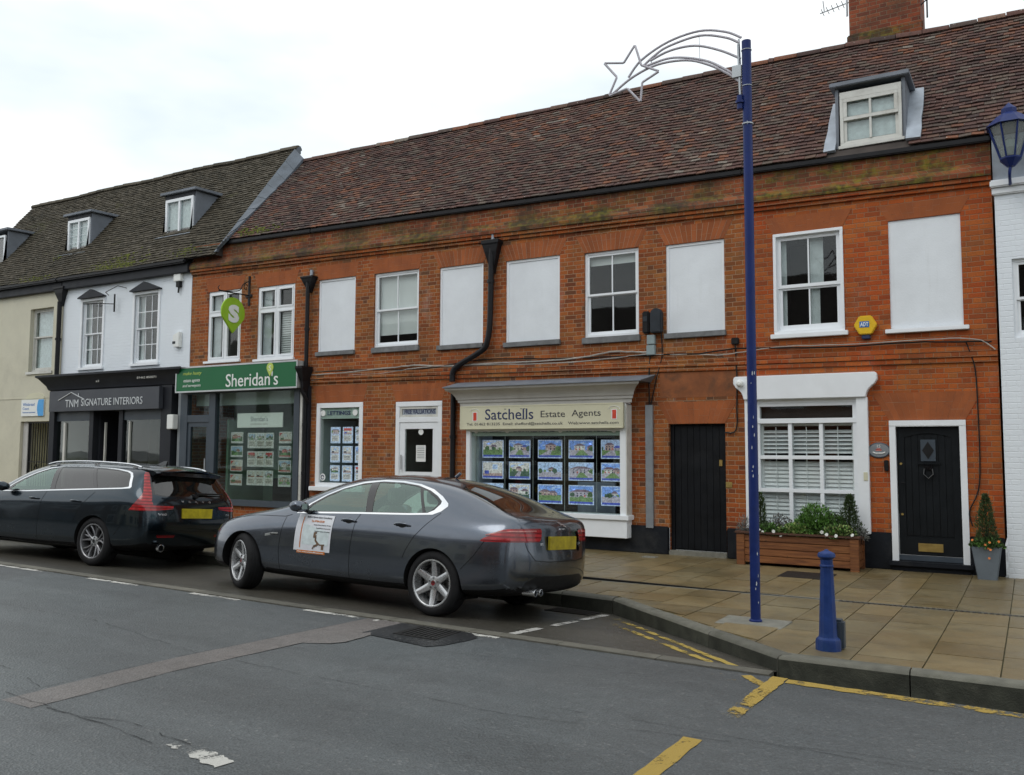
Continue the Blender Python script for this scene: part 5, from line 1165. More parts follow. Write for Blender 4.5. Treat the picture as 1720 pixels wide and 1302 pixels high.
text('lettering', 'Satchells', -8.58, -7.57, 2.37, .195, SY, 'ink_navy', s_, .003, weight=.004); text('lettering', 'Estate', -7.42, -6.94, 2.36, .115, SY, 'ink_grey', s_, .003); text('lettering', 'Agents', -6.81, -6.26, 2.35, .145, SY, 'ink_grey', s_, .003)
# little serifs on the main name
m = MB()
for x, z in ((-8.13, 2.277), (-8.04, 2.277), (-7.80, 2.277), (-7.74, 2.277), (-8.15, 2.462), (-7.82, 2.462), (-7.755, 2.462)): m.box(x - .02, x + .02, SY - .003, SY, z - .005, z + .005)
m.build('serifs', 'ink_navy', s_)
text('lettering', 'Tel. 01462 813235  Email: shefford@satchells.co.uk    Web:www.satchells.com', -8.98, -5.93, 2.19, .065, SY, 'ink_grey', s_, .002, weight=.006)
for x in (-8.80, -6.01):
    MB().box(x - .035, x + .035, SY - .004, SY, 2.26, 2.41).build('red_door', 'sign_red', s_)
    m = MB(); frame(m, x - .05, x + .05, 2.25, 2.42, SY - .003, SY, .012); m.tube([(x + .10 * cos(t), SY - .003, 2.42 + .055 * sin(t)) for t in [pi * k / 8 for k in range(9)]], .004, 4); m.build('door_surround', 'white_paint', s_)
s_ = sign('wall_sign', (-23.15, -.03, 2.59), 'small white and blue sign on the cream wall above the iron gated doorway')
MB().box(-23.70, -22.66, -.035, -.005, 2.58, 3.03).build('board', 'sign_white', s_, bevel=.003)
m = MB(); m.prism([(-22.90, 2.585)] + [(-22.90 - .06 * sin(pi * k / 8), 2.585 + .44 * k / 8) for k in range(1, 8)] + [(-22.90, 3.025), (-22.665, 3.025), (-22.665, 2.585)], 'y', -.040, -.035); m.build('blue_swoosh', 'sign_blue', s_)
text('lettering', 'Whitbread', -23.62, -23.08, 2.90, .08, -.036, 'ink_blue', s_, .002); text('lettering', 'Court', -23.62, -23.33, 2.79, .07, -.036, 'ink_blue', s_, .002); text('lettering', 'Retirement apartments', -23.62, -23.03, 2.68, .05, -.036, 'ink_blue', s_, .002)
s_ = sign('house_plaque', (-1.905, -.02, 1.65), 'oval grey house plaque with pale writing and a pink motif beside the dark front door', 'plaque')
m = MB(); m.loft([[(-1.905 + rx * cos(t), y, 1.745 + rz_ * sin(t)) for t in [2 * pi * k / 28 for k in range(28)]] for rx, rz_, y in ((.155, .115, -.002), (.155, .115, -.016), (.145, .106, -.02))]); m.build('plate', 'slate_blue', s_)
m = MB(); m.loft([[(-1.905 + rx * cos(t), y, 1.745 + rz_ * sin(t)) for t in [2 * pi * k / 28 for k in range(28)]] for rx, rz_, y in ((.138, .099, -.0195), (.138, .099, -.0215))]); m.build('plate_face', 'trunking', s_)
text('house_number', '15', -1.93, -1.885, 1.805, .04, -.022, 'sign_white', s_, .002); m = MB(); m.tube([(-1.99, -.024, 1.715), (-1.95, -.024, 1.70), (-1.86, -.024, 1.70), (-1.82, -.024, 1.715)], .009, 5); m.build('lettering', 'sign_white', s_)
m = MB(); m.box(-1.95, -1.87, -.025, -.0215, 1.735, 1.76); m.box(-1.935, -1.885, -.025, -.0215, 1.76, 1.775); m.build('motif', 'lens_pink', s_)
# alarm boxes, cameras, meters
s_ = empty('alarm_box', (-2.04, -.05, 3.45), 'yellow hexagonal burglar alarm box with a blue badge between the upper windows', 'alarm box')
h = [(-2.205, 3.605), (-2.125, 3.745), (-1.955, 3.745), (-1.875, 3.605), (-1.955, 3.465), (-2.125, 3.465)]
m = MB(); m.prism(h, 'y', -.085, -.0); m.build('housing', 'yellow_plastic', s_, bevel=.012); MB().box(-2.12, -1.985, -.09, -.085, 3.57, 3.66).build('badge', 'ink_blue', s_); text('lettering', 'ADT', -2.11, -1.995, 3.615, .06, -.0905, 'sign_white', s_, .002, weight=.02)
MB().box(-2.10, -1.98, -.06, -.0, 3.40, 3.465).build('strobe', 'ink_navy', s_, bevel=.01)
def simple(name, label, cat, mb, mat, base, bevel=0, autos=None, group=None):
    o = mb.build(name, mat, None, bevel=bevel, autos=autos); tag(o, label, cat, group); return recenter(o, base)
s_ = empty('meter_box', (-5.52, -.1, 3.72), 'narrow black wall box left of its wider neighbour between a window and a blind panel', 'utility box'); MB().box(-5.58, -5.46, -.09, 0, 3.70, 4.08).build('casing', 'black_plastic', s_, bevel=.02); MB().box(-5.56, -5.48, -.10, -.09, 3.9, 3.99).build('lid', 'dark_box', s_, bevel=.003)
s_ = empty('meter_box', (-5.33, -.1, 3.70), 'rounded dark blue grey wall box beside the narrow black one', 'utility box'); m = MB(); m.prism([(-5.43, 3.70), (-5.23, 3.70), (-5.23, 4.06), (-5.28, 4.11), (-5.38, 4.11), (-5.43, 4.05)], 'y', -.12, 0); m.build('casing', 'dark_box', s_, bevel=.015)
s_ = empty('junction_box', (-5.43, -.08, 3.30), 'pale grey green junction box below the two dark wall boxes', 'utility box'); MB().box(-5.51, -5.36, -.08, 0, 3.33, 3.50).build('casing', 'grey_box', s_, bevel=.008); MB().box(-5.50, -5.36, -.085, 0, 3.51, 3.67).build('cover', 'grey_box', s_, bevel=.008)
simple('junction_box', 'small black junction box on the brick left of the tall blue post', 'utility box', MB().box(-4.07, -3.95, -.06, 0, 3.43, 3.54), 'black_plastic', (-4.01, -.03, 3.43), .012)
simple('cctv_camera', 'white dome camera with a dark lens at the left end of the white window surround', 'camera', MB().lathe([(.055, 0), (.055, -.05), (.045, -.08), (.025, -.095)], (-3.91, -.13, 2.79), 16, 'y'), 'sign_white', (-3.91, -.13, 2.75), autos=30)
simple('alarm_box', 'small white box with black sensor hanging below, high on the white wall corner', 'alarm box', MB().box(-17.55, -17.30, -.10, 0, 5.72, 5.90), 'sign_white', (-17.42, -.05, 5.72), .01)
simple('sensor', 'black sensor hanging under the small white box at the top of the white wall', 'sensor', MB().box(-17.46, -17.34, -.09, -.01, 5.58, 5.715).tube([(-17.40, -.05, 5.6), (-17.40, -.06, 5.44)], .02, 8), 'black_plastic', (-17.4, -.05, 5.44))
s_ = empty('alarm_box', (-17.35, -.1, 4.15), 'white wedge shaped alarm box with dark label low on the white wall', 'alarm box'); m = MB(); m.prism([(-17.50, 4.42), (-17.28, 4.50), (-17.28, 4.13), (-17.45, 4.13), (-17.50, 4.2)], 'y', -.10, .0); m.build('casing', 'sign_white', s_, bevel=.01); MB().box(-17.50, -17.40, -.105, -.10, 4.21, 4.27).build('label_plate', 'dark_box', s_)
s_ = empty('meter_box', (-17.3, -.16, 2.2), 'white meter box on the pilaster between the charcoal shop and the green signed shop', 'utility box'); MB().box(-17.42, -17.20, -.25, -.10, 2.18, 2.52).build('casing', 'sign_white', s_, bevel=.012)
m = MB(); m.box(-5.55, -5.42, -.05, .0, .44, 2.49); simple('cable_trunking', 'tall grey metal cable cover running down the brickwork right of the bay shopfront', 'cable cover', m, 'trunking', (-5.48, -.02, .44), .004)
simple('door_entry_panel', 'small black keypad on the brick beside the white door frame', 'keypad', MB().box(-1.84, -1.78, -.04, 0, 1.44, 1.60), 'black_plastic', (-1.81, -.02, 1.44), .008)
# ---------------------------------------------------------------- cables along the facade
rr = random.Random(12)
def cable(label, pts, r, mat, jit=.015, y=-.03):
    P = crom([(x, y, z) for x, z in pts], 5); P = [(p.x, p.y + rr.uniform(-.004, .004), p.z + rr.uniform(-jit, jit) * .4) for p in P]
    simple('cable', label, 'cable', MB().tube(P, r, 5), mat, (pts[0][0], y, pts[0][1]))
cable('pale sagging cable bundle running along the brickwork above the lettings window and door', [(-13.1, 3.30), (-12.2, 3.31), (-11.0, 3.36), (-10.3, 3.38), (-9.6, 3.33), (-8.6, 3.34), (-7.4, 3.33), (-6.7, 3.36), (-6.2, 3.42), (-5.7, 3.40), (-5.45, 3.38)], .014, 'cable_pale')
cable('lower pale cable looping beneath the longer one across the middle house', [(-13.1, 3.18), (-12.4, 3.24), (-11.2, 3.26), (-10.4, 3.32), (-9.6, 3.34), (-8.2, 3.30), (-7.0, 3.28), (-5.9, 3.33), (-5.5, 3.36)], .010, 'cable_pale')
cable('dark cable tucked on top of the string course of the middle house', [(-13.0, 3.36), (-11.8, 3.35), (-10.2, 3.30), (-8.8, 3.42), (-7.2, 3.36), (-6.2, 3.34), (-5.4, 3.33)], .011, 'cable_black')
cable('dark cable running right from the junction boxes along the right hand house', [(-5.4, 3.33), (-4.6, 3.31), (-4.0, 3.36), (-3.3, 3.33), (-2.4, 3.30), (-1.4, 3.31), (-.75, 3.28), (-.4, 3.26)], .013, 'cable_black', y=-.055)
cable('thin pale cable following the dark one across the right hand house', [(-5.4, 3.34), (-4.7, 3.30), (-4.2, 3.27), (-3.8, 3.31), (-3.2, 3.35), (-2.2, 3.33), (-1.2, 3.34), (-.6, 3.31), (-.36, 3.15)], .008, 'cable_pale', y=-.06)
cable('black cable dropping from the junction box to the left of the white window surround', [(-4.01, 3.42), (-3.99, 2.9), (-4.0, 2.4), (-4.0, 2.15), (-4.05, 2.02), (-4.2, 2.02)], .012, 'cable_black')
cable('black cable trailing down the brick to the right of the dark front door', [(-.72, 3.27), (-.62, 2.9), (-.60, 2.2), (-.60, 1.6), (-.63, 1.2), (-.75, .9), (-.72, .7)], .010, 'cable_black', .02)
cable('left one of two cables falling from the pale junction box into the metal cover', [(-5.46, 3.33), (-5.48, 3.0), (-5.48, 2.46)], .011, 'cable_black')
cable('right one of two cables falling from the pale junction box into the metal cover', [(-5.26, 3.7), (-5.25, 3.3), (-5.36, 2.9), (-5.46, 2.46)], .010, 'cable_black')
cable('pale cable crossing the white wall between the two small paned windows', [(-21.0, 5.45), (-20.2, 5.40), (-19.7, 5.34)], .012, 'cable_black', y=-.12)
m = MB(); m.tube([(-19.72, -.12, 5.15), (-19.72, -.12, 5.6)], .02, 6); m.tube([(-20.1, -.03, 5.62), (-19.98, -.20, 5.66), (-19.5, -.2, 5.78), (-19.38, -.03, 5.74)], .010, 6); simple('wall_bracket', 'black iron bracket on the white wall between its two windows', 'bracket', m, 'black_iron', (-19.72, -.1, 5.15))
# ---------------------------------------------------------------- property cards in the windows
ORD = ['top', 'second', 'third', 'bottom']
def card(x0, x1, z0, z1, y, pfx, label, group, sd, portrait=False):
    rr = random.Random(sd); p = pfx; w, h = x1 - x0, z1 - z0; names = ['border', 'sky', 'sky2', 'lawn', 'drive', 'wall', 'wall2', 'roof', 'tree', 'strip', 'dark', 'red']; mats = [p + n for n in names]; ix = {n: i for i, n in enumerate(names)}
    e = empty('property_card', ((x0 + x1) / 2, y, z0), label, 'property card', group)
    MB().box(x0, x1, y - .006, y + .004, z0, z1).build('holder', p + 'border', e)
    m = MB(); a, b_, c, d = x0 + .018, x1 - .018, z0 + .018, z1 - .018; yy = y - .0065
    def R(n, u0, u1, v0, v1, dy=.0): m.mat = ix[n]; Y = yy - dy; m.face([(lerp(a, b_, u0), Y, lerp(c, d, v0)), (lerp(a, b_, u1), Y, lerp(c, d, v0)), (lerp(a, b_, u1), Y, lerp(c, d, v1)), (lerp(a, b_, u0), Y, lerp(c, d, v1))])
    def Pl(n, pts, dy): m.mat = ix[n]; m.face([(lerp(a, b_, min(1, max(0, u))), yy - dy, lerp(c, d, v)) for u, v in pts])
    def scene(u0, u1, v0, v1, dy=0):
        U = lambda t: lerp(u0, u1, t); V = lambda t: lerp(v0, v1, t); kind = rr.choice('hhtgs'); ch = rr.choice
        R(ch(['sky', 'sky', 'sky2', 'wall2']), u0, u1, V(.38), v1, dy); R(ch(['lawn', 'drive', 'drive', 'tree']), u0, u1, v0, V(.4), dy)
        for _ in range(4): cu, cv = rr.random(), rr.uniform(.6, .97); Pl('sky2', [(U(cu - .14), V(cv)), (U(cu), V(cv - .05)), (U(cu + .15), V(cv)), (U(cu + .02), V(min(1, cv + .08)))], dy + .0004)
        def house(hx, hw, zb_, ht, wc, rf):
            R(wc, U(max(0, hx)), U(min(1, hx + hw)), V(zb_), V(ht), dy + .0008); pk = rr.uniform(.15, .5)
            Pl(rf, [(U(hx - .03), V(ht)), (U(hx + hw + .03), V(ht)), (U(hx + hw * (1 - pk)), V(min(1, ht + .16))), (U(hx + hw * pk), V(min(1, ht + .16)))], dy + .001)
            n = max(2, int(hw / .14)); dc = ch(['dark', 'wall2', 'dark'])
            for k in range(n):
                q = hx + hw * (k + .3) / n
                if 0 < q < .93: R(dc, U(q), U(q + .05), V(lerp(zb_, ht, .62)), V(lerp(zb_, ht, .85)), dy + .0012); R(ch(['dark', 'red', 'dark', 'wall2']), U(q), U(q + .06), V(lerp(zb_, ht, .08)), V(lerp(zb_, ht, .45)), dy + .0012)
        if kind == 't': house(-.05, 1.1, rr.uniform(.28, .36), rr.uniform(.62, .76), ch(['wall', 'wall2', 'drive']), 'roof')
        elif kind == 'g': house(rr.uniform(.3, .5), .3, .42, .58, ch(['wall', 'wall2']), 'roof')
        elif kind == 's':
            R('wall2', u0, u1, v0, v1, dy + .0006); R('wall', U(.0), U(1), V(0), V(rr.uniform(.2, .35)), dy + .0008); R('sky2', U(rr.uniform(.3, .5)), U(rr.uniform(.6, .8)), V(.5), V(.85), dy + .0010); R(ch(['dark', 'strip', 'tree']), U(.08), U(rr.uniform(.3, .5)), V(.15), V(.4), dy + .0012)
        else:
            x_ = rr.uniform(.0, .3); house(x_, rr.uniform(.35, .55), .34, rr.uniform(.55, .74), ch(['wall', 'wall2', 'red' if p == 'dim_' else 'wall']), 'roof'); house(x_ + rr.uniform(.4, .6), .35, .34, rr.uniform(.48, .60), ch(['wall', 'wall2', 'drive']), ch(['roof', 'strip', 'roof']))
        if kind != 's':
            Pl(ch(['drive', 'lawn']), [(U(rr.uniform(0, .3)), V(0)), (U(rr.uniform(.5, .9)), V(0)), (U(.6), V(.36)), (U(.45), V(.36))], dy + .0013)
            for q in range(6 if kind == 'g' else 3):
                tx = rr.choice([rr.uniform(-.05, .16), rr.uniform(.82, 1.02)]) if kind != 'g' else rr.uniform(0, 1); tr = rr.uniform(.04, .13); Pl(ch(['tree', 'tree', 'lawn']), [(U(tx + tr * cos(t) * rr.uniform(.7, 1.2)), V(min(1, max(0, .45 + tr * 1.6 * sin(t) * rr.uniform(.7, 1.2))))) for t in [2 * pi * k / 9 for k in range(9)]], dy + .0015)
    if portrait:
        R('border', 0, 1, 0, 1)
        if rr.random() < .3: R('red', .05, .95, .80, .97, .0022)
        scene(.05, .95, .55, .97, .0006); R('wall2', .05, .95, .08, .48, .0006)
        for k in range(3): R('dark', .1, .8, .15 + .1 * k, .18 + .1 * k, .001)
    else:
        scene(0, 1, .12, 1); R('strip' if p == 'lit_' or rr.random() < .4 else 'border', 0, 1, 0, .12, .001)
        if p == 'dim_' and rr.random() < .5: Pl('red', [(0, .98), (.28, .98), (0, .62)], .004)
    m.build('photo', mats, e); return e
xsC = [(-8.87, -8.41), (-8.29, -7.84), (-7.68, -7.19), (-7.06, -6.57), (-6.43, -6.0)]; zsC = [(1.58, 1.91), (1.19, 1.51), (.77, 1.11)]
NC = ['first from the left', 'second from the left', 'in the middle', 'second from the right', 'first from the right']
for r, (z0, z1) in enumerate(zsC):
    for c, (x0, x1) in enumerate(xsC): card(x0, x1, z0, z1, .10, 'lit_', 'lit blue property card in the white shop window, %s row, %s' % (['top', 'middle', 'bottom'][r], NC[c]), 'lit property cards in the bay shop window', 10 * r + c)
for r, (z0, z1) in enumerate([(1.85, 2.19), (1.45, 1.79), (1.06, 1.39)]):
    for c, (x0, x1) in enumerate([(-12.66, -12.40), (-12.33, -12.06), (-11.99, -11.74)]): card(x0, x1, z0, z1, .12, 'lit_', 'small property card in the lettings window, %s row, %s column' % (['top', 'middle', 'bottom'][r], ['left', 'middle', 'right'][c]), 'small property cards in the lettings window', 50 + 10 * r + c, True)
for r, (z0, z1) in enumerate([(1.85, 2.10), (1.54, 1.79), (1.22, 1.48), (.91, 1.16)]):
    for c, (x0, x1) in enumerate([(-15.60, -15.22), (-14.11, -13.74)]): card(x0, x1, z0, z1, .08, 'dim_', 'property card, %s column of the green signed shop window, %s from the top' % (['left', 'right'][c], ['first', 'second', 'third', 'fourth'][r]), 'single property cards in the glazed shop window', 100 + 10 * r + c)
for r, (z0, z1) in enumerate([(1.74, 2.08), (1.33, 1.67), (.92, 1.25)]):
    for c in range(3): x0 = -15.07 + c * .27; card(x0, x0 + .262, z0, z1, .08, 'dim_', 'property card in the central %s panel of the green signed shop, %s one of three' % (['top', 'middle', 'bottom'][r], ['left', 'middle', 'right'][c]), 'central property cards in the glazed shop window', 150 + 10 * r + c, True)
s_ = sign('window_sign', (-14.67, .05, 2.20), 'white hanging board with faint grey lettering inside the green signed shop window'); MB().box(-15.37, -13.97, .03, .05, 2.20, 2.52).build('board', 'sign_white', s_); text('lettering', "Sheridan's", -14.95, -14.42, 2.39, .11, .029, 'trunking', s_, .002); text('lettering', 'residential sales', -14.95, -14.42, 2.28, .045, .029, 'cornice_grey', s_, .002)
# ---------------------------------------------------------------- tall blue post with its festive light
PX_, PY_ = -2.30, -5.44; z0 = zpav(PX_, PY_)
e = empty('light_post', (PX_, PY_, z0), 'tall slim blue painted metal post with chipped paint standing on the pavement', 'post')
m = MB(); m.lathe([(.060, -.05), (.060, .02), (.047, .03), (.047, 1.9), (.0455, 1.92), (.0455, 5.72)], (PX_, PY_, z0), 20); m.build('pole', 'post_blue', e, autos=30)
m = MB(); m.lathe([(.054, 0), (.054, .012)], (PX_, PY_, z0 + 4.86), 20); m.lathe([(.052, 0), (.052, .006)], (PX_, PY_, z0 + 5.62), 16); m.lathe([(.052, 0), (.052, .006)], (PX_, PY_, z0 + 5.25), 16); m.build('band', 'galv', e)
m = MB(); m.box(PX_ - .14, PX_ - .05, PY_ - .03, PY_ + .03, z0 + 5.36, z0 + 5.48); m.tube([(PX_ - .08, PY_ - .01, z0 + 5.70), (PX_ - .065, PY_ - .01, z0 + 5.16)], .013, 6); m.build('fixing', 'galv', e)
m = MB(); m.cyl((PX_ - .065, PY_ - .03, z0 + 5.02), .03, .14, 12); m.cyl((PX_ - .065, PY_ - .03, z0 + 5.08), .045, .025, 12); m.build('socket', 'post_blue', e)
m = MB(); rr = random.Random(3)
for zc, n in ((1.45, 3), (1.72, 4), (2.35, 3), (.28, 3), (.5, 2), (4.9, 1)):
    for _ in range(n):
        t = -1.2 + rr.uniform(-.35, .55); z = z0 + zc + rr.gauss(0, .07); h = rr.uniform(.006, .024); w = rr.uniform(.04, .13); R = .0485
        m.face([(PX_ + R * cos(t + du), PY_ + R * sin(t + du), z + dz) for du, dz in ((-w, -h * .6), (w * .3, -h), (w, .1 * h), (w * .2, h), (-w * .7, h * .5))])
m.build('paint_chips', 'paint_chip', e)
s_ = empty('star_light', (-3.0, -5.44, 5.4), 'unlit shooting star Christmas decoration of pale rope light on a curved frame', 'festive light')
Y = -5.44
star = [(-3.48, 6.04), (-3.41, 5.80), (-3.21, 5.69), (-3.40, 5.61), (-3.42, 5.40), (-3.57, 5.58), (-3.785, 5.54), (-3.69, 5.73), (-3.84, 5.92), (-3.61, 5.87)]
P5 = [(x, Y - .03, z) for x, z in star]; m = MB()
dens = []
for k in range(10):
    a, b_ = Vector(P5[k]), Vector(P5[(k + 1) % 10]); dens += [a.lerp(b_, t) for t in (.04, .35, .65, .96)]
m.tube(dens, .0125, 8, closed=True); m.build('star', 'rope_light', s_, autos=60)
arcs = [[(-3.57, 5.71), (-3.42, 5.87), (-3.12, 6.00), (-2.78, 6.035), (-2.51, 5.96), (-2.35, 5.86)], [(-3.40, 5.80), (-3.28, 5.88), (-3.12, 5.95), (-2.78, 5.985), (-2.51, 5.90), (-2.37, 5.81)], [(-3.32, 5.86 - .02), (-3.10, 5.90), (-2.83, 5.89), (-2.57, 5.78), (-2.36, 5.645)], [(-3.38, 5.79), (-3.14, 5.82), (-2.95, 5.79), (-2.73, 5.71), (-2.57, 5.61), (-2.35, 5.43)], [(-3.78, 5.55), (-3.53, 5.70), (-3.24, 5.78), (-2.92, 5.755), (-2.68, 5.65), (-2.47, 5.50), (-2.35, 5.385)]]
for a in arcs: m = MB(); m.tube(crom([(x, Y, z) for x, z in a], 5), .013, 8); m.build('tail', 'rope_light', s_, autos=60)
m = MB(); m.tube([(-2.36, Y, 5.38), (-2.375, Y, 5.85)], .010, 6); m.tube([(-2.78, Y, 5.74), (-2.785, Y, 6.0)], .003, 4); m.tube([(-3.30, Y, 5.79), (-3.32, Y, 5.87)], .006, 5); m.build('frame', 'galv', s_)
# ---------------------------------------------------------------- bollard and the little cabinet behind it
bx_, by_ = -1.445, -6.465; z0 = zpav(bx_, by_)
e = empty('bollard', (bx_, by_, z0), 'squat tapering cast iron bollard painted blue with a moulded cap near the kerb', 'bollard')
m = MB(); m.lathe([(.098, -.03), (.098, .070), (.092, .09), (.074, .105), (.070, .12), (.049, .655), (.054, .662), (.054, .672), (.048, .680), (.048, .722), (.060, .730), (.069, .742), (.069, .756), (.062, .772), (.030, .785), (.018, .790), (.012, .800), (.0, .802)], (bx_, by_, z0), 12, ph=.26); m.build('shaft', 'bollard_blue', e, autos=28)
m = MB(); m.box(bx_ + .02, bx_ + .11, by_ + .05, by_ + .16, z0 - .01, z0 + .235); o = m.build('hinge_plate', 'slate_blue', e, bevel=.02)
# ---------------------------------------------------------------- planters and plants
z0 = .02
e = empty('planter_box', (-2.95, -.36, z0), 'long brown slatted timber planter box standing under the shuttered window', 'planter')
rr = random.Random(6); m = MB(); x0, x1, y0, y1 = -3.86, -2.12, -.65, -.13
for k in range(4): m.tint = rr.uniform(.8, 1.25); m.box(x0 + .04, x1 - .04, y0 + .02, y0 + .045, z0 + .045 + k * .105, z0 + .045 + k * .105 + .098)
for k in range(4):
    for xx in (x0 + .02, x1 - .045): m.tint = rr.uniform(.7, 1.1); m.box(xx, xx + .025, y0 + .06, y1 - .02, z0 + .045 + k * .105, z0 + .045 + k * .105 + .098)
m.box(x0, x1, y1 - .02, y1, z0 + .04, z0 + .46); m.build('slats', 'wood', e, bevel=.006)
for xx in (x0, x1 - .12):
    for a, b_, c, d in ((xx, xx + .12, y0, y0 + .055), (xx + .03, xx + .12, y1 - .05, y1 + .002)): m = MB(); m.tint = rr.uniform(.85, 1.1); m.box(a, b_, c, d, z0, z0 + .465); m.build('corner_post', 'wood', e, bevel=.005)
m = MB(); frame_ = [(x0 - .02, x1 + .02, y0 - .02, y0 + .06), (x0 - .02, x1 + .02, y1 - .05, y1 + .02), (x0 - .02, x0 + .05, y0 + .06, y1 - .05), (x1 - .05, x1 + .02, y0 + .06, y1 - .05)]
for a, b_, c, d in frame_: m.box(a, b_, c, d, z0 + .47, z0 + .50)
m.build('rim', 'wood_dark', e, bevel=.005); MB().box(x0 + .05, x1 - .05, y0 + .05, y1 - .04, z0 + .38, z0 + .45).build('soil', 'soil', e)
def leaf(m, p, d, n, L, w, t):
    d = d.normalized(); s = d.cross(n)
    s = s.normalized() if s.length > 1e-4 else Vector((1, 0, 0)); q = d.cross(s) * L * .12
    m.tint = t; a = p; b_ = p + d * L * .45 + s * w - q; c = p + d * L; e_ = p + d * L * .45 - s * w - q
    m.face([a, b_, c, e_])
def rv(rr): return Vector((rr.gauss(0, 1), rr.gauss(0, 1), rr.gauss(0, 1))).normalized()
def plant(label, c, rx, ry, rz, n, mats, L, w, sd=1, shape='dome', up=.4, stems=True, parts=None, name='potted_plant', cat='plant', base=None, group=None):
    rr = random.Random(sd); base = base or (c[0], c[1], c[2] - rz * .3); e = empty(name, base, label, cat, group); m = MB(); C = Vector(c)
    lumps = [(rv(rr), rr.uniform(.75, 1.2)) for _ in range(9)]
    for _ in range(n):
        if shape == 'cone':
            h = rr.random() ** 1.25; ang = rr.uniform(0, 2 * pi); prof = (1 - h) ** .62 * (1 if h > .10 else .75 + 2.5 * h); k = 1 + .20 * sin(ang * 3 + h * 9) + .15 * sin(ang * 7 + h * 23) + (.35 * rr.random() if rr.random() < .12 else 0); r = prof * k * (rr.random() ** .3)
            p = C + Vector((rx * r * cos(ang), ry * r * sin(ang), rz * h)); d = Vector((cos(ang), sin(ang), up + 1.2)) + rv(rr) * .7
            t = rr.uniform(.55, 1.5)
        else:
            v = rv(rr); v.z = abs(v.z) if shape == 'dome' else v.z; r = rr.random() ** .35; k = 1
            for lv, lk in lumps: k = max(k, 1) if v.dot(lv) < .8 else lk
            p = C + Vector((v.x * rx, v.y * ry, v.z * rz)) * r * k; d = v + Vector((0, 0, up)) + rv(rr) * .8; t = rr.uniform(.5, 1.55)
        leaf(m, p, d, rv(rr), L * rr.uniform(.6, 1.3), w * rr.uniform(.7, 1.2), t)
        m.mi[-1] = rr.randrange(len(mats)) if len(mats) > 1 else 0
    m.build('foliage', mats, e)
    s = MB()
    for _ in range(7 if stems else 0): v = rv(rr); s.tube([(c[0] + v.x * .02, c[1] + v.y * .02, c[2] - .06), (c[0] + v.x * rx * .5, c[1] + v.y * ry * .5, c[2] + abs(v.z) * rz * .7)], .004, 5)
    if shape == 'cone': s.tube([(c[0], c[1], c[2] - .08), (c[0], c[1], c[2] + rz * .8)], .012, 6)
    if s.v: s.build('stem', 'leaf_brown', e)
    return e
def flowers(e, pts, r, mat, sd=1, name='flower'):
    rr = random.Random(sd)
    for p in pts:
        m = MB(); P = Vector(p); n = Vector((rr.uniform(-.4, .4), -1, rr.uniform(0, .8))).normalized(); u = n.cross(Vector((0, 0, 1))).normalized(); v = n.cross(u)
        for k in range(5): a = 2 * pi * k / 5; q = P + (u * cos(a) + v * sin(a)) * r * .55; m.face([q + (u * cos(a + t) + v * sin(a + t)) * r * .5 + n * .003 for t in [2 * pi * j / 6 for j in range(6)]])
        m.build(name, mat, e)
plant('dark upright conifer at the left end of the wooden planter behind the blue post', (-3.56, -.38, .46), .11, .11, .62, 1500, ['leaf_dark'], .045, .006, 3, 'cone', name='dwarf_conifer', cat='conifer')
plant('dark rounded cone conifer at the right end of the wooden planter', (-2.28, -.36, .46), .17, .15, .62, 2600, ['leaf_dark'], .045, .006, 4, 'cone', name='dwarf_conifer', cat='conifer')
plant('bright green bushy plant in the middle of the wooden planter', (-2.76, -.38, .48), .30, .20, .40, 2300, ['leaf_green'], .06, .014, 5)
plant('softer green bush between the bright plant and the right conifer', (-2.50, -.36, .48), .24, .18, .32, 1500, ['leaf_green', 'leaf_dark'], .05, .011, 6)
plant('purple brown heather in the planter right of the left conifer', (-3.26, -.36, .46), .22, .17, .30, 1000, ['leaf_brown', 'leaf_grey'], .035, .009, 7)
plant('silver grey wispy plant at the far left end of the planter', (-3.80, -.40, .46), .12, .13, .26, 420, ['leaf_grey'], .06, .004, 8, up=1)
plant('small silver plant spilling over the right end of the planter', (-2.12, -.42, .46), .10, .12, .18, 300, ['leaf_grey'], .045, .007, 9)
e = plant('low variegated ivy trailing over the front rim of the planter near its middle', (-3.0, -.53, .48), .24, .12, .18, 1000, ['leaf_pale', 'leaf_green'], .045, .014, 10)
e = plant('low cream and green ivy trailing over the front rim right of the middle', (-2.42, -.54, .48), .27, .12, .18, 1100, ['leaf_pale', 'leaf_dark', 'leaf_green'], .045, .014, 11); flowers(e, [(-2.55, -.66, .53), (-2.42, -.67, .52), (-2.62, -.63, .56), (-2.20, -.66, .54)], .026, 'petal_white', 3)
e = plant('low dark leaved bedding plant with white flowers at the front left of the planter', (-3.38, -.54, .47), .25, .11, .17, 1000, ['leaf_dark', 'leaf_green'], .04, .012, 12); flowers(e, [(-3.46, -.66, .52), (-3.30, -.66, .54), (-3.2, -.65, .49), (-3.52, -.64, .56)], .026, 'petal_white', 4)
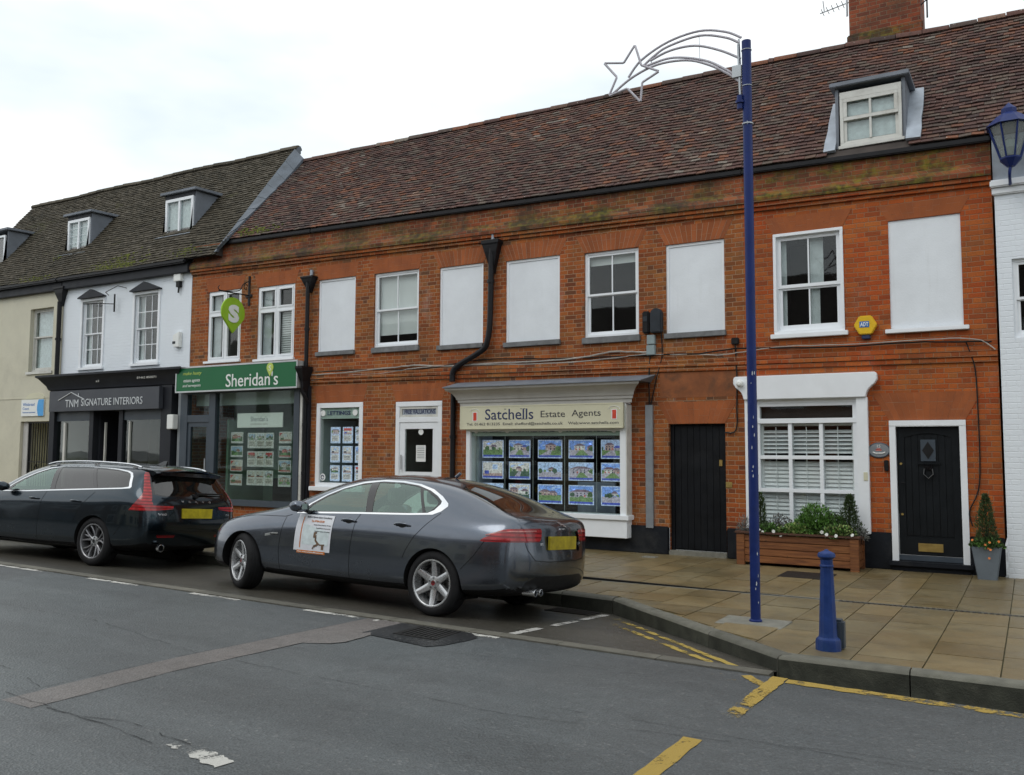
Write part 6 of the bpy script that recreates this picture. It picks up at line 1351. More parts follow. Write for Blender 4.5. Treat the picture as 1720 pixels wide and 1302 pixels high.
# tall grey pot at the right
px_, py_ = -.54, -.34; z0 = .015
e = empty('plant_pot', (px_, py_, z0), 'tall tapering square grey pot to the right of the front door', 'plant pot')
m = MB(); R = []
for h, r in ((0, .115), (.42, .175), (.44, .18), (.44, .155), (.40, .15)): R.append([(px_ + sx * r, py_ + sy * r, z0 + h) for sx, sy in ((-1, -1), (1, -1), (1, 1), (-1, 1))])
m.loft(R, cap=False); m.face([(px_ + sx * .15, py_ + sy * .15, z0 + .40) for sx, sy in ((-1, -1), (1, -1), (1, 1), (-1, 1))]); m.build('pot', 'planter_grey', e, bevel=.01)
e = plant('clipped cone shaped conifer growing in the tall grey pot', (px_, py_, z0 + .44), .14, .14, .68, 2200, ['leaf_dark'], .05, .006, 20, 'cone', name='potted_conifer', cat='conifer')
e = plant('orange flowers and small green leaves around the base of the potted conifer', (px_, py_ - .03, z0 + .43), .21, .20, .12, 800, ['leaf_green', 'leaf_dark'], .04, .012, 21); rr = random.Random(5)
flowers(e, [(px_ + rr.uniform(-.17, .17), py_ - .19 - rr.uniform(0, .05), z0 + .42 + rr.uniform(-.02, .12)) for _ in range(6)] + [(px_ + .03, py_ - .19, z0 + .30)], .016, 'petal_orange', 6)
# blue lantern at the right edge
s_ = empty('wall_lantern', (-.20, -.35, 5.3), 'blue capped glass lantern on a curved bracket at the top right edge by the roof', 'lantern')
lx, ly = -.08, -.42
m = MB(); m.lathe([(.30, 0), (.27, .03), (.16, .14), (.10, .18), (.10, .24), (.04, .30), (0, .34)], (lx, ly, 6.16), 8, ph=.39); m.build('cap', 'post_blue', s_)
m = MB(); m.lathe([(.12, -.42), (.25, 0)], (lx, ly, 6.15), 8, ph=.39); m.build('glass', 'lamp_glass', s_)
m = MB(); m.lathe([(.05, -.12), (.14, -.02), (.14, .0)], (lx, ly, 5.72), 8, ph=.39)
for k in range(8): a = pi / 4 * k + .39; m.tube([(lx + .13 * cos(a), ly + .13 * sin(a), 5.72), (lx + .265 * cos(a), ly + .265 * sin(a), 6.16)], .012, 5)
m.tube(crom([(lx, ly, 5.66), (lx - .02, ly, 5.5), (-.1, -.2, 5.42), (-.12, -.06, 5.5)], 5), .02, 6); m.build('frame', 'post_blue', s_)
m = MB(); m.lathe([(.05, 0), (.09, .10), (.07, .2), (0, .24)], (lx, ly, 5.76), 10); m.build('bulb', 'frost', s_)
# ---------------------------------------------------------------- car building kit
def hull(st, jt, rear, front, lev=3):
    """st: stations rear->front, each 10 points (x,y,z) from the underside centre over the side to the roof centre (left half).
    rear/front: for each row j=1..jt the centre x and the plan-curve power"""
    V, F = [], []; Lx, Rx = [], []
    for s in st:
        l, r = [], []
        for j, p in enumerate(s):
            V.append(p); l.append(len(V) - 1)
            if j in (0, 9): r.append(l[-1])
            else: V.append((p[0], -p[1], p[2])); r.append(len(V) - 1)
        Lx.append(l); Rx.append(r)
    for i in range(len(st) - 1):
        for j in range(9):
            F.append((Lx[i][j], Lx[i + 1][j], Lx[i + 1][j + 1], Lx[i][j + 1])); F.append((Rx[i][j], Rx[i][j + 1], Rx[i + 1][j + 1], Rx[i + 1][j]))
    for i, spec in ((0, rear), (len(st) - 1, front)):
        top = [Lx[i][j] for j in range(jt, 10)] + [Rx[i][j] for j in range(8, jt - 1, -1)]; n = len(top); yt = st[i][jt][1]
        fr = [V[t][1] / yt for t in top]; rows = []
        for j in range(1, jt):
            s = st[i][j]; xc, pw, zc = spec[j - 1]; row = [Lx[i][j]]
            for k in range(1, n - 1):
                f = abs(fr[k]); V.append((xc + (s[0] - xc) * f ** pw, s[1] * fr[k], lerp(zc, s[2], f ** 2))); row.append(len(V) - 1)
            row.append(Rx[i][j]); rows.append(row)
        rows.append(top)
        for a, b in zip(rows, rows[1:]):
            for k in range(n - 1): F.append((a[k], a[k + 1], b[k + 1], b[k]))
        F.append(tuple(rows[0]) + (Lx[i][0],))
    me = bpy.data.meshes.new('h'); me.from_pydata(V, [], F); bm = bmesh.new(); bm.from_mesh(me); bmesh.ops.recalc_face_normals(bm, faces=bm.faces); bm.to_mesh(me); bm.free()
    ob = bpy.data.objects.new('h', me); COL.objects.link(ob); md = ob.modifiers.new('s', 'SUBSURF'); md.levels = lev; md.render_levels = lev
    bpy.context.view_layer.update(); ev = bpy.data.meshes.new_from_object(ob.evaluated_get(bpy.context.evaluated_depsgraph_get())); bpy.data.objects.remove(ob)
    for p in ev.polygons: p.use_smooth = True
    return ev
def pip(P, u, v):
    c = False; n = len(P); j = n - 1
    for i in range(n):
        if (P[i][1] > v) != (P[j][1] > v) and u < (P[j][0] - P[i][0]) * (v - P[i][1]) / (P[j][1] - P[i][1]) + P[i][0]: c = not c
        j = i
    return c
class Body:
    def __init__(s, me):
        s.src = me; s.bm = bmesh.new(); s.bm.from_mesh(me); s.lay = s.bm.faces.layers.int.new('tag'); s.names = ['body']
        t = bmesh.new(); t.from_mesh(me); s.bvh = BVHTree.FromBMesh(t); s.tb = t; t.faces.ensure_lookup_table()
        s.pn = [v.normal.copy() for v in me.vertices]
    def ax(s, view): return {'L': (0, 2), 'R': (0, 2), 'B': (1, 2), 'F': (1, 2), 'T': (0, 1)}[view]
    def ok(s, f, view, lim=.12):
        n, c = f.normal, f.calc_center_median()
        return {'L': n.y > lim and c.y > 0, 'R': n.y < -lim and c.y < 0, 'B': n.x < -lim and c.x < .7, 'F': n.x > lim and c.x > 1, 'T': n.z > lim}[view]
    def tagid(s, name):
        if name not in s.names: s.names.append(name)
        return s.names.index(name)
    def cut(s, poly, view, name, only=None, lim=.12):
        """split the skin along a 2D outline and give the inside a name; only=list of names that may be overwritten"""
        a, b = s.ax(view); P = [(p[0], p[1]) for p in poly]; bx = (min(p[0] for p in P), max(p[0] for p in P), min(p[1] for p in P), max(p[1] for p in P))
        cand = set()
        for f in s.bm.faces:
            c = [v.co for v in f.verts]; us = [q[a] for q in c]; vs = [q[b] for q in c]
            if max(us) < bx[0] or min(us) > bx[1] or max(vs) < bx[2] or min(vs) > bx[3]: continue
            if s.ok(f, view, lim): cand.add(f)
        n = len(P)
        for k in range(n):
            p, q = P[k], P[(k + 1) % n]; dx, dy = q[0] - p[0], q[1] - p[1]; L = sqrt(dx * dx + dy * dy)
            if L < 1e-5: continue
            co = [0, 0, 0]; no = [0, 0, 0]; co[a], co[b] = p; no[a], no[b] = -dy / L, dx / L
            e = .002; u0, u1 = min(p[0], q[0]) - e, max(p[0], q[0]) + e; v0, v1 = min(p[1], q[1]) - e, max(p[1], q[1]) + e
            fs = []
            for f in cand:
                c = [v.co for v in f.verts]; us = [z[a] for z in c]; vs = [z[b] for z in c]
                if max(us) < u0 or min(us) > u1 or max(vs) < v0 or min(vs) > v1: continue
                ds = [(z[a] - p[0]) * no[a] + (z[b] - p[1]) * no[b] for z in c]
                if min(ds) > -1e-6 or max(ds) < 1e-6: continue
                fs.append(f)
            if not fs: continue
            g = set(fs)
            for f in fs: g.update(f.edges); g.update(f.verts)
            for f in fs: cand.discard(f)
            r = bmesh.ops.bisect_plane(s.bm, geom=list(g), plane_co=co, plane_no=no, dist=1e-6)
            for x in r['geom']:
                if isinstance(x, bmesh.types.BMFace) and x.is_valid: cand.add(x)
            for f in fs:
                if f.is_valid: cand.add(f)
        if name is None: return
        t = s.tagid(name); ids = [s.names.index(o) for o in only if o in s.names] if only else None
        inside = lambda u, v: pip(P, u, v)
        for f in s.bm.faces:
            if not s.ok(f, view, lim): continue
            c = f.calc_center_median()
            if bx[0] <= c[a] <= bx[1] and bx[2] <= c[b] <= bx[3] and inside(c[a], c[b]) and (ids is None or f[s.lay] in ids): f[s.lay] = t
    def corner(s, side, v, rear, name, only):
        """a lamp that wraps round the rear corner: bounded by one outline seen from the side and one seen from behind"""
        s.cut(side, v, None); s.cut(rear, 'B', None); t = s.tagid(name); ids = [s.names.index(o) for o in only if o in s.names]; sg = 1 if v == 'L' else -1
        for f in s.bm.faces:
            if f[s.lay] not in ids: continue
            c = f.calc_center_median(); n = f.normal
            if c.x > -.3 or c.y * sg < 0: continue
            a = n.y * sg > .12; b = n.x < -.12
            if not (a or b): continue
            if a and not pip(side, c.x, c.z): continue
            if b and not pip(rear, c.y, c.z): continue
            f[s.lay] = t
    def nrm(s, co):
        loc, no, idx, d = s.bvh.find_nearest(co)
        f = s.tb.faces[idx]; w = [1 / (1e-5 + (v.co - loc).length_squared) for v in f.verts]; r = Vector((0, 0, 0))
        for v, k in zip(f.verts, w): r += v.normal * k
        return r.normalized()
    def part(s, names, objname, mat, parent, off=0.0, thick=0.0):
        ids = [s.names.index(n) for n in names if n in s.names]; fs = [f for f in s.bm.faces if f[s.lay] in ids]
        if not fs: return None
        ix = {}; V = []; F = []
        for f in fs:
            q = []
            for v in f.verts:
                if v not in ix: ix[v] = len(V); V.append(v.co.copy())
                q.append(ix[v])
            F.append(q)
        N = [s.nrm(c) for c in V]; P = [c + n * off for c, n in zip(V, N)]
        me = bpy.data.meshes.new(objname); me.from_pydata(P, [], F)
        for p in me.polygons: p.use_smooth = True
        me.materials.append(M[mat]); me.normals_split_custom_set_from_vertices(N)
        return link(objname, me, parent, True)
    def ray(s, view, u, v):
        o, d = {'L': ((u, 3, v), (0, -1, 0)), 'R': ((u, -3, v), (0, 1, 0)), 'B': ((-4, u, v), (1, 0, 0)), 'F': ((6, u, v), (-1, 0, 0)), 'T': ((u, v, 4), (0, 0, -1))}[view]
        h = s.bvh.ray_cast(Vector(o), Vector(d))
        return (h[0], s.nrm(h[0])) if h[0] is not None else (None, None)
    def ribbon(s, mb, pts, view, w, off, step=.03, th=0.0):
        """narrow strip lying on the skin along a 2D path"""
        P = []
        for a, b in zip(pts, pts[1:]):
            n = max(1, int((Vector(b[:2]) - Vector(a[:2])).length / step)); P += [(lerp(a[0], b[0], k / n), lerp(a[1], b[1], k / n)) for k in range(n)]
        P.append((pts[-1][0], pts[-1][1])); Q = [(s.ray(view, *p)) for p in P]; Q = [q for q in Q if q[0] is not None]; A, B = [], []
        for i, (p, n) in enumerate(Q):
            t = (Q[min(i + 1, len(Q) - 1)][0] - Q[max(0, i - 1)][0]).normalized(); sd = t.cross(n).normalized()
            A.append(p + sd * w / 2 + n * off); B.append(p - sd * w / 2 + n * off)
        a, b = mb.pts(A), mb.pts(B)
        for i in range(len(Q) - 1): mb._f((a[i], b[i], b[i + 1], a[i + 1]))
        if th:
            a2, b2 = mb.pts([p - q[1] * th for p, q in zip(A, Q)]), mb.pts([p - q[1] * th for p, q in zip(B, Q)])
            for i in range(len(Q) - 1): mb._f((a[i], a[i + 1], a2[i + 1], a2[i])); mb._f((b[i], b2[i], b2[i + 1], b[i + 1]))
def poly(P, n=4): return [(p.x, p.y) for p in crom([(a, b, 0) for a, b in P], n, True)]
def carframe(name, X, Y, psi, label, cat='car'):
    n = Vector((S, K, 1)).normalized(); O = Vector((X, Y, zbay(X, Y))); f = Vector((-cos(psi), sin(psi), 0)); f = (f - n * f.dot(n)).normalized(); l = n.cross(f)
    m = Matrix((f, l, n)).transposed().to_4x4(); e = empty(name, O, label, cat); e.rotation_euler = m.to_euler(); return e
def arc(cx, cz, r, a0=0, a1=2 * pi, n=40): return [(cx + r * cos(a0 + (a1 - a0) * k / n), cz + r * sin(a0 + (a1 - a0) * k / n)) for k in range(n if abs(a1 - a0 - 2 * pi) < 1e-6 else n + 1)]
def wheel(parent, x, side, R, rim, style, yout=.905, steer=0.0, w=.225):
    """tyre with rim as its own parts under an empty wheel part"""
    e = bpy.data.objects.new('wheel', None); COL.objects.link(e); e.parent = parent; e.location = (x, side * (yout - w / 2), R); e.rotation_euler = (0, 0, steer)
    s = side; h = w / 2
    m = MB(); m.lathe([(rim, -h * .8 * s), (rim + .012, -h * s), (R - .05, -h * 1.02 * s), (R - .012, -h * .86 * s), (R, -h * .66 * s), (R, h * .66 * s), (R - .012, h * .86 * s), (R - .05, h * 1.04 * s), (rim + .014, h * 1.0 * s), (rim + .004, h * .92 * s), (rim, h * .8 * s)], (0, 0, 0), 56, 'y', cap=False); m.build('tyre', 'rubber', e, local=True, autos=50)
    m = MB()
    for yy in (-.06, -.02, .02, .06): m.lathe([(R + .0006, yy - .005), (R + .0006, yy + .005)], (0, 0, 0), 56, 'y', cap=False)
    m.build('tread_groove', 'black_plastic', e, local=True)
    m = MB(); m.lathe([(rim + .004, h * .90 * s), (rim + .006, h * .98 * s), (rim - .006, h * .99 * s), (rim - .014, h * .93 * s), (rim - .022, h * .5 * s), (rim - .03, -h * .8 * s)], (0, 0, 0), 56, 'y', cap=False); rm = m.build('rim', 'alloy' if style == 'six' else 'alloy_grey', e, local=True, autos=35)
    m = MB(); m.cyl((0, -.03 * s, 0), rim * .78, .02, 40, 'y'); m.build('brake_disc', 'disc_steel', e, local=True); m = MB(); m.cyl((0, -h * .7 * s, 0), rim - .02, .01, 40, 'y'); m.build('backing', 'underbody', e, local=True)
    yo = lambda r: s * lerp(h * .62, h * .93, max(0, (r - .05) / (rim - .05)) ** 1.6)
    def spoke(mb, a, w0, w1, r0=.045, r1=None, tw=0.0, dep=.05, curve=0.0):
        r1 = r1 or rim - .012; R_ = []
        for k in range(7):
            f = k / 6; r = lerp(r0, r1, f); ww = lerp(w0, w1, f) / 2; aa = a + tw * f + curve * sin(pi * f); d = Vector((cos(aa), 0, sin(aa))); q = Vector((-sin(aa), 0, cos(aa))); y = yo(r)
            R_.append([d * r - q * ww + Vector((0, y - dep * s, 0)), d * r - q * ww * .92 + Vector((0, y - .008 * s, 0)), d * r - q * ww * .35 + Vector((0, y, 0)), d * r + q * ww * .35 + Vector((0, y, 0)), d * r + q * ww * .92 + Vector((0, y - .008 * s, 0)), d * r + q * ww + Vector((0, y - dep * s, 0))])
        mb.loft(R_)
    if style == 'six':
        for k in range(6): m = MB(); spoke(m, pi / 2 + k * pi / 3, .080, .062); m.build('spoke', 'alloy', e, local=True, autos=40)
    else:
        for k in range(5):
            a = pi / 2 + k * 2 * pi / 5; m = MB(); spoke(m, a - .10, .034, .024, tw=-.24); m.build('spoke', 'alloy_grey', e, local=True, autos=40)
            m = MB(); spoke(m, a + .12, .034, .024, tw=.30); m.build('spoke', 'alloy_grey', e, local=True, autos=40)
            m = MB(); spoke(m, a + .05, .05, .03, r1=rim * .9, dep=.03, r0=.06, tw=.0); m.v = [(p[0], p[1] - .014 * s, p[2]) for p in m.v]; m.build('spoke_inlay', 'alloy_dark', e, local=True, autos=40)
    m = MB(); m.lathe([(.070, s * h * .5), (.070, s * h * .62), (.055, s * h * .66), (.032, s * h * .68), (.032, s * h * .72), (.0, s * h * .73)], (0, 0, 0), 30, 'y', cap=False); hb = m.build('hub', 'alloy', e, local=True, autos=35)
    m = MB(); m.lathe([(.026, s * h * .725), (.0, s * h * .745)], (0, 0, 0), 20, 'y', cap=False); m.build('centre_cap', 'lens_dark_red' if style == 'six' else 'black_gloss', e, local=True)
    for k in range(5): a = pi / 2 + k * 2 * pi / 5; m = MB(); m.lathe([(.011, s * h * .6), (.011, s * h * .70), (.008, s * h * .70), (.008, s * h * .66)], (.052 * cos(a), 0, .052 * sin(a)), 8, 'y', cap=False); m.build('wheel_nut', 'black_gloss', e, local=True)
    return e
def wells(parent, B, xc, zc, r, ylip=.5):
    for sd in (1, -1):
        m = MB(); n = 30; A, Bq, C = [], [], []; a0, a1 = radians(-38), radians(218)
        for k in range(n + 1):
            a = lerp(a0, a1, k / n); x, z = xc + r * cos(a), zc + r * sin(a)
            z = max(z, .19)
            h, _ = B.ray('L', x, z); y = (h.y if h is not None else .85)
            A.append((x, sd * (y - .0), z)); Bq.append((xc + (r - .008) * cos(a), sd * (y - .03), max(.19, zc + (r - .008) * sin(a)))); C.append((x, sd * ylip, z))
        a_, b_, c_ = m.pts(A), m.pts(Bq), m.pts(C)
        for k in range(n): m._f((a_[k], a_[k + 1], b_[k + 1], b_[k])); m._f((b_[k], b_[k + 1], c_[k + 1], c_[k]))
        m._f(c_); m.build('wheel_arch', 'underbody', parent, local=True)
def seats(parent, rows, col='seat_dark'):
    for (x, ys, zb_, h, w) in rows:
        for y in ys:
            m = MB(); m.loft([[(x + dx, y + sy * w, z) for dx, sy in ((-.05, -1), (.06, -1), (.06, 1), (-.05, 1))] for x, z, w, dx in [(x - .0, zb_, w, 0), (x - .06, zb_ + h * .5, w, 0), (x - .13, zb_ + h * .92, w * .8, 0), (x - .15, zb_ + h, w * .55, 0)]]); st_ = m.build('seat', col, parent, bevel=.02, local=True)
            m = MB(); hx = x - .17; m.loft([[(hx + a, y + b * k, z) for a, b in ((-.05, -.12), (.04, -.12), (.04, .12), (-.05, .12))] for z, k in ((zb_ + h + .03, .8), (zb_ + h + .07, 1), (zb_ + h + .17, 1), (zb_ + h + .20, .75))]); m.build('headrest', col, st_, bevel=.02, local=True)
# ======================= grey saloon
def tab(xs, cols):
    """cols: list of 10 rows (ys, zs) -> stations"""
    return [[(x + (dx[i] if dx else 0), ys[i], zs[i]) for ys, zs, dx in cols] for i, x in enumerate(xs)]
jx = [-.93, -.80, -.55, -.30, 0.0, .35, .75, 1.2, 1.65, 2.1, 2.42, 2.75, 3.1, 3.4, 3.62]
c0 = ([0] * 15, [.29, .25, .22, .20, .19, .18, .17, .17, .17, .17, .17, .18, .18, .18, .19], None)
c1 = ([.72, .78, .82, .84, .85, .83, .82, .82, .82, .82, .83, .84, .83, .77, .66], [.29, .25, .22, .21, .20, .19, .18, .18, .18, .18, .18, .19, .19, .19, .20], None)
c2 = ([.77, .855, .89, .915, .922, .915, .905, .90, .90, .90, .91, .92, .91, .84, .71], [.42, .38, .35, .33, .32, .31, .30, .30, .30, .30, .31, .32, .33, .34, .36], None)
c3 = ([.785, .87, .91, .93, .94, .925, .912, .905, .905, .91, .925, .935, .915, .85, .71], [.62, .61, .60, .60, .60, .58, .56, .56, .56, .56, .57, .59, .59, .56, .53], None)
c4 = ([.765, .845, .885, .905, .915, .912, .905, .90, .90, .90, .905, .905, .875, .80, .66], [.83, .84, .85, .85, .85, .84, .82, .81, .80, .79, .79, .79, .77, .71, .63], None)
c5 = ([.72, .775, .80, .815, .825, .83, .83, .83, .83, .825, .82, .80, .77, .71, .60], [.96, .985, 1.0, 1.01, 1.01, 1.00, .985, .97, .96, .945, .925, .89, .84, .77, .68], None)
c6 = ([.66, .69, .70, .71, .715, .725, .73, .73, .735, .745, .73, .71, .66, .60, .50], [.995, 1.035, 1.08, 1.13, 1.165, 1.18, 1.18, 1.18, 1.14, 1.04, .965, .915, .86, .79, .70], None)
c7 = ([.50, .52, .56, .585, .59, .585, .585, .59, .60, .63, .60, .55, .50, .45, .38], [1.015, 1.055, 1.135, 1.225, 1.30, 1.350, 1.37, 1.36, 1.29, 1.11, .99, .935, .88, .81, .72], None)
c8 = ([.26, .28, .30, .31, .32, .32, .32, .32, .32, .34, .32, .30, .28, .25, .20], [1.02, 1.055, 1.15, 1.255, 1.345, 1.405, 1.425, 1.42, 1.355, 1.165, 1.01, .955, .90, .82, .725], None)
c9 = ([0] * 15, [1.02, 1.055, 1.155, 1.265, 1.355, 1.415, 1.437, 1.432, 1.37, 1.18, 1.02, .96, .905, .825, .73], None)
st = tab(jx, [c0, c1, c2, c3, c4, c5, c6, c7, c8, c9])
xc0 = -.99
st[0] = [(lerp(xc0, -.88, (p[1] / .72) ** 2) if j >= 5 else (-.86 if j else -.9), p[1], p[2]) for j, p in enumerate(st[0])]
st[-1] = [(lerp(3.70, 3.60, (p[1] / .6) ** 2) if j >= 5 else 3.55, p[1], p[2]) for j, p in enumerate(st[-1])]
J = carframe('saloon_car', -5.223, -5.735, .0335, 'dark grey saloon car with silver wheels and a white advert on its front door')
me = hull(st, 5, [(-.93, 2.5, .28), (-1.01, 3, .42), (-1.025, 3, .60), (-.985, 3, .83)], [(3.70, 2.2, .20), (3.78, 2.2, .36), (3.80, 2.2, .53), (3.77, 2.2, .63)])
B = Body(me)
R_ = .327
for cx in (0, 2.835):
    for v in 'LR': B.cut(arc(cx, .315, .362), v, 'hole')
# side glass: bright surround, black pillars, panes
DLO = [(2.04, .925), (1.90, 1.045), (1.72, 1.155), (1.50, 1.25), (1.25, 1.318), (.98, 1.348), (.70, 1.345), (.45, 1.32), (.24, 1.27), (.08, 1.20), (-.03, 1.13), (-.045, 1.10), (.01, 1.045), (.10, 1.008), (.40, .99), (1.1, .965), (1.7, .94)]
IN = [(1.97, .945), (1.87, 1.042), (1.70, 1.142), (1.49, 1.233), (1.24, 1.300), (.98, 1.330), (.70, 1.327), (.46, 1.303), (.27, 1.255), (.14, 1.20), (.06, 1.15), (.055, 1.12), (.10, 1.055), (.17, 1.022), (.40, 1.008), (1.1, .983), (1.7, .957)]
GA = [(1.90, .965), (1.84, 1.035), (1.68, 1.135), (1.48, 1.224), (1.235, 1.290), (1.13, 1.305), (1.01, .988), (1.5, .972)]
GB = [(1.02, 1.318), (.70, 1.316), (.50, 1.298), (.42, 1.28), (.235, 1.018), (.50, 1.012), (.92, .995)]
GC = [(.375, 1.27), (.27, 1.235), (.15, 1.175), (.095, 1.135), (.10, 1.10), (.13, 1.06), (.175, 1.03), (.20, 1.025)]
for v in 'LR':
    B.cut(DLO, v, 'trim' + v); B.cut(IN, v, 'pillar' + v, ['trim' + v]); B.cut(GA, v, 'g1' + v, ['pillar' + v]); B.cut(GB, v, 'g2' + v, ['pillar' + v]); B.cut(GC, v, 'g3' + v, ['pillar' + v])
# windscreen and rear glass (seen from above)
B.cut([(2.42, .55), (2.46, .3), (2.48, 0), (2.46, -.3), (2.42, -.55), (2.36, -.66), (1.62, -.50), (1.53, -.3), (1.50, 0), (1.53, .3), (1.62, .50), (2.36, .66)], 'T', 'ws')
B.cut(poly([(.02, 0), (.00, .28), (-.05, .46), (-.12, .53), (-.60, .60), (-.68, .56), (-.72, .3), (-.735, 0), (-.72, -.3), (-.68, -.56), (-.60, -.60), (-.12, -.53), (-.05, -.46), (.00, -.28)], 2), 'T', 'rg')
B.cut(poly([(.05, 0), (.03, .29), (-.03, .48), (-.10, .55), (-.60, .625), (-.70, .585), (-.745, .3), (-.76, 0), (-.745, -.3), (-.70, -.585), (-.60, -.625), (-.10, -.55), (-.03, -.48), (.03, -.29)], 2), 'T', 'rgf', ['body'])
# tail lights: side part and rear part
for sg, v in ((1, 'L'), (-1, 'R')):
    B.corner(poly([(-.55, .788), (-.64, .845), (-.76, .905), (-.95, .930), (-1.15, .93), (-1.15, .797), (-.9, .792), (-.7, .786)], 3), v, [(sg * .97, .95), (sg * .60, .938), (sg * .40, .935), (sg * .385, .90), (sg * .40, .83), (sg * .43, .797), (sg * .97, .78)], 'lamp' + v, ['body'])
B.cut([(.37, .90), (-.37, .90), (-.385, .86), (-.40, .70), (.40, .70), (.385, .86)], 'B', 'platerecess', ['body'])
B.cut([(.62, .30), (.60, .40), (.45, .455), (-.45, .455), (-.60, .40), (-.62, .30), (-.6, .15), (.6, .15)], 'B', 'valance', ['body'])
for v in 'LR': B.cut([(3.42, .58), (3.55, .66), (3.80, .70), (3.9, .58), (3.62, .53)], v, 'headlamp', ['body'])
B.cut([(-.30, .62), (.30, .62), (.34, .42), (.2, .34), (-.2, .34), (-.34, .42)], 'F', 'grille', ['body']); B.cut([(-.62, .34), (.62, .34), (.6, .24), (-.6, .24)], 'F', 'grille', ['body'])
for f in B.bm.faces:
    if f.normal.z < -.55 and f[B.lay] == 0: f[B.lay] = B.tagid('under')
bd = B.part(['body'], 'body', 'paint_grey', J)
B.part(['under', 'valance'], 'underside', 'black_plastic', J)
for v in 'LR':
    pass
for v in 'LR': B.part(['trim' + v], 'window_trim', 'chrome', J, .002); B.part(['pillar' + v], 'door_pillar', 'black_gloss', J, -.001)
for v in 'LR':
    for k in (1, 2, 3): B.part(['g%d%s' % (k, v)], 'window', 'car_glass', J, -.004)
B.part(['ws'], 'windscreen', 'car_glass', J, -.002); B.part(['rg'], 'rear_window', 'car_glass_dark', J, -.002); B.part(['rgf'], 'rear_window_seal', 'black_gloss', J, .0)
# lamps split left and right
for sg, v in ((1, 'L'), (-1, 'R')):
    lp = B.part(['lamp' + v], 'tail_light', 'lens_red', J, .004)
    m = MB(); B.ribbon(m, [(-.60, .845), (-.72, .878), (-.84, .893)], v, .010, .006); m.build('light_strip', 'lens_pink', lp, local=True); m = MB(); B.ribbon(m, [(sg * .78, .895), (sg * .47, .905)], 'B', .010, .006); m.build('light_strip', 'lens_pink', lp, local=True)
    for f in B.bm.faces:
        if f[B.lay] == B.tagid('headlamp') and f.calc_center_median().y * sg > 0: f[B.lay] = B.tagid('hl' + v)
    B.part(['hl' + v], 'headlight', 'black_gloss', J, .002)
B.part(['platerecess'], 'plate_recess', 'paint_grey', J, -.012); B.part(['grille'], 'grille', 'black_plastic', J, -.004)
# number plate, badges, exhausts
def flatbox(B, parent, name, mat, yc, zc, w, h, th=.008, view='B', extra=.004, bevel=.003):
    p, n = B.ray(view, yc, zc); p1, _ = B.ray(view, yc + w / 2 * .95, zc); p2, _ = B.ray(view, yc - w / 2 * .95, zc); x = min(p.x, p1.x, p2.x) if view == 'B' else p.x
    return MB().box(x - extra - th, x - extra + .02, yc - w / 2, yc + w / 2, zc - h / 2, zc + h / 2).build(name, mat, parent, local=True, bevel=bevel)
flatbox(B, J, 'number_plate', 'plate_yellow', 0, .785, .56, .135, bevel=.002)
def btext(B, parent, s, yc, zc, w, h, mat, name='badge', view='B'):
    me = text_mesh(s, 1, .003, weight=.01); xs = [v.co.x for v in me.vertices]; ys = [v.co.y for v in me.vertices]; p, n = B.ray('B', yc, zc)
    for v in me.vertices:
        yy = yc - ((v.co.x - min(xs)) / (max(xs) - min(xs)) - .5) * w; zz = zc + ((v.co.y - min(ys)) / (max(ys) - min(ys)) - .5) * h; q, nn = B.ray('B', yy, zz); v.co = (q.x - .004 - v.co.z, yy, zz)
    me.materials.append(M[mat]); return link(name, me, parent, True)
btext(B, J, 'JAGUAR', 0, .925, .13, .018, 'satin_chrome'); btext(B, J, 'XE', .40, .775, .06, .022, 'satin_chrome'); btext(B, J, '20d', -.40, .775, .06, .022, 'satin_chrome')
m = MB(); pc = crom([(.07, .985, 0), (.045, .992, 0), (.02, .975, 0), (-.02, .972, 0), (-.06, .955, 0), (-.09, .95, 0)], 4); B.ribbon(m, [(p.x, p.y) for p in pc], 'B', .014, .006, .01, .004); B.ribbon(m, [(.03, .978), (.015, .962)], 'B', .008, .006, .01, .004); B.ribbon(m, [(-.04, .965), (-.02, .95)], 'B', .008, .006, .01, .004); m.build('leaping_badge', 'satin_chrome', J, local=True)
for y in (.50, .39):
    m = MB(); m.lathe([(.036, 0), (.036, -.14), (.032, -.142), (.030, -.13), (.030, -.02)], (-.85, y, .30), 20, 'x', cap=False); m.build('exhaust', 'satin_chrome', J, local=True, autos=35); m = MB(); m.cyl((-.88, y, .30), .03, .005, 16, 'x'); m.build('exhaust_inner', 'underbody', J, local=True)
# panel gaps
m = MB(); g = dict(w=.006, off=.0012)
for v in 'LR':
    B.ribbon(m, [(1.06, .975), (1.10, .90), (1.13, .6), (1.13, .28)], v, **g); B.ribbon(m, [(2.17, .88), (2.20, .7), (2.21, .5), (2.19, .28)], v, **g); B.ribbon(m, [(2.19, .28), (1.13, .27), (.50, .27), (.42, .29)], v, **g)
    B.ribbon(m, crom([(-.02, 1.03), (.14, .90), (.30, .72), (.42, .50), (.46, .38), (.42, .29)] and [(-.0, 1.03, 0), (.12, .92, 0), (.27, .76, 0), (.36, .62, 0), (.40, .52, 0)], 3) and [(.0, 1.03), (.12, .92), (.26, .77), (.35, .63), (.385, .55)], v, **g)
    B.ribbon(m, [(-.36, .50), (-.5, .64), (-.60, .79)], v, **g); B.ribbon(m, [(2.10, .905), (2.20, .88), (2.7, .87), (3.2, .80), (3.5, .72)], v, **g)
for sg in (1, -1):
    B.ribbon(m, [(sg * .70, .97), (sg * .67, .93), (sg * .655, .86), (sg * .60, .72), (sg * .50, .615), (sg * .3, .60), (0, .60)], 'B', **g); B.ribbon(m, [(-.70, sg * .60), (-.80, sg * .64), (-.92, sg * .68)], 'T', **g)
m.build('panel_gap', 'underbody', J, local=True)
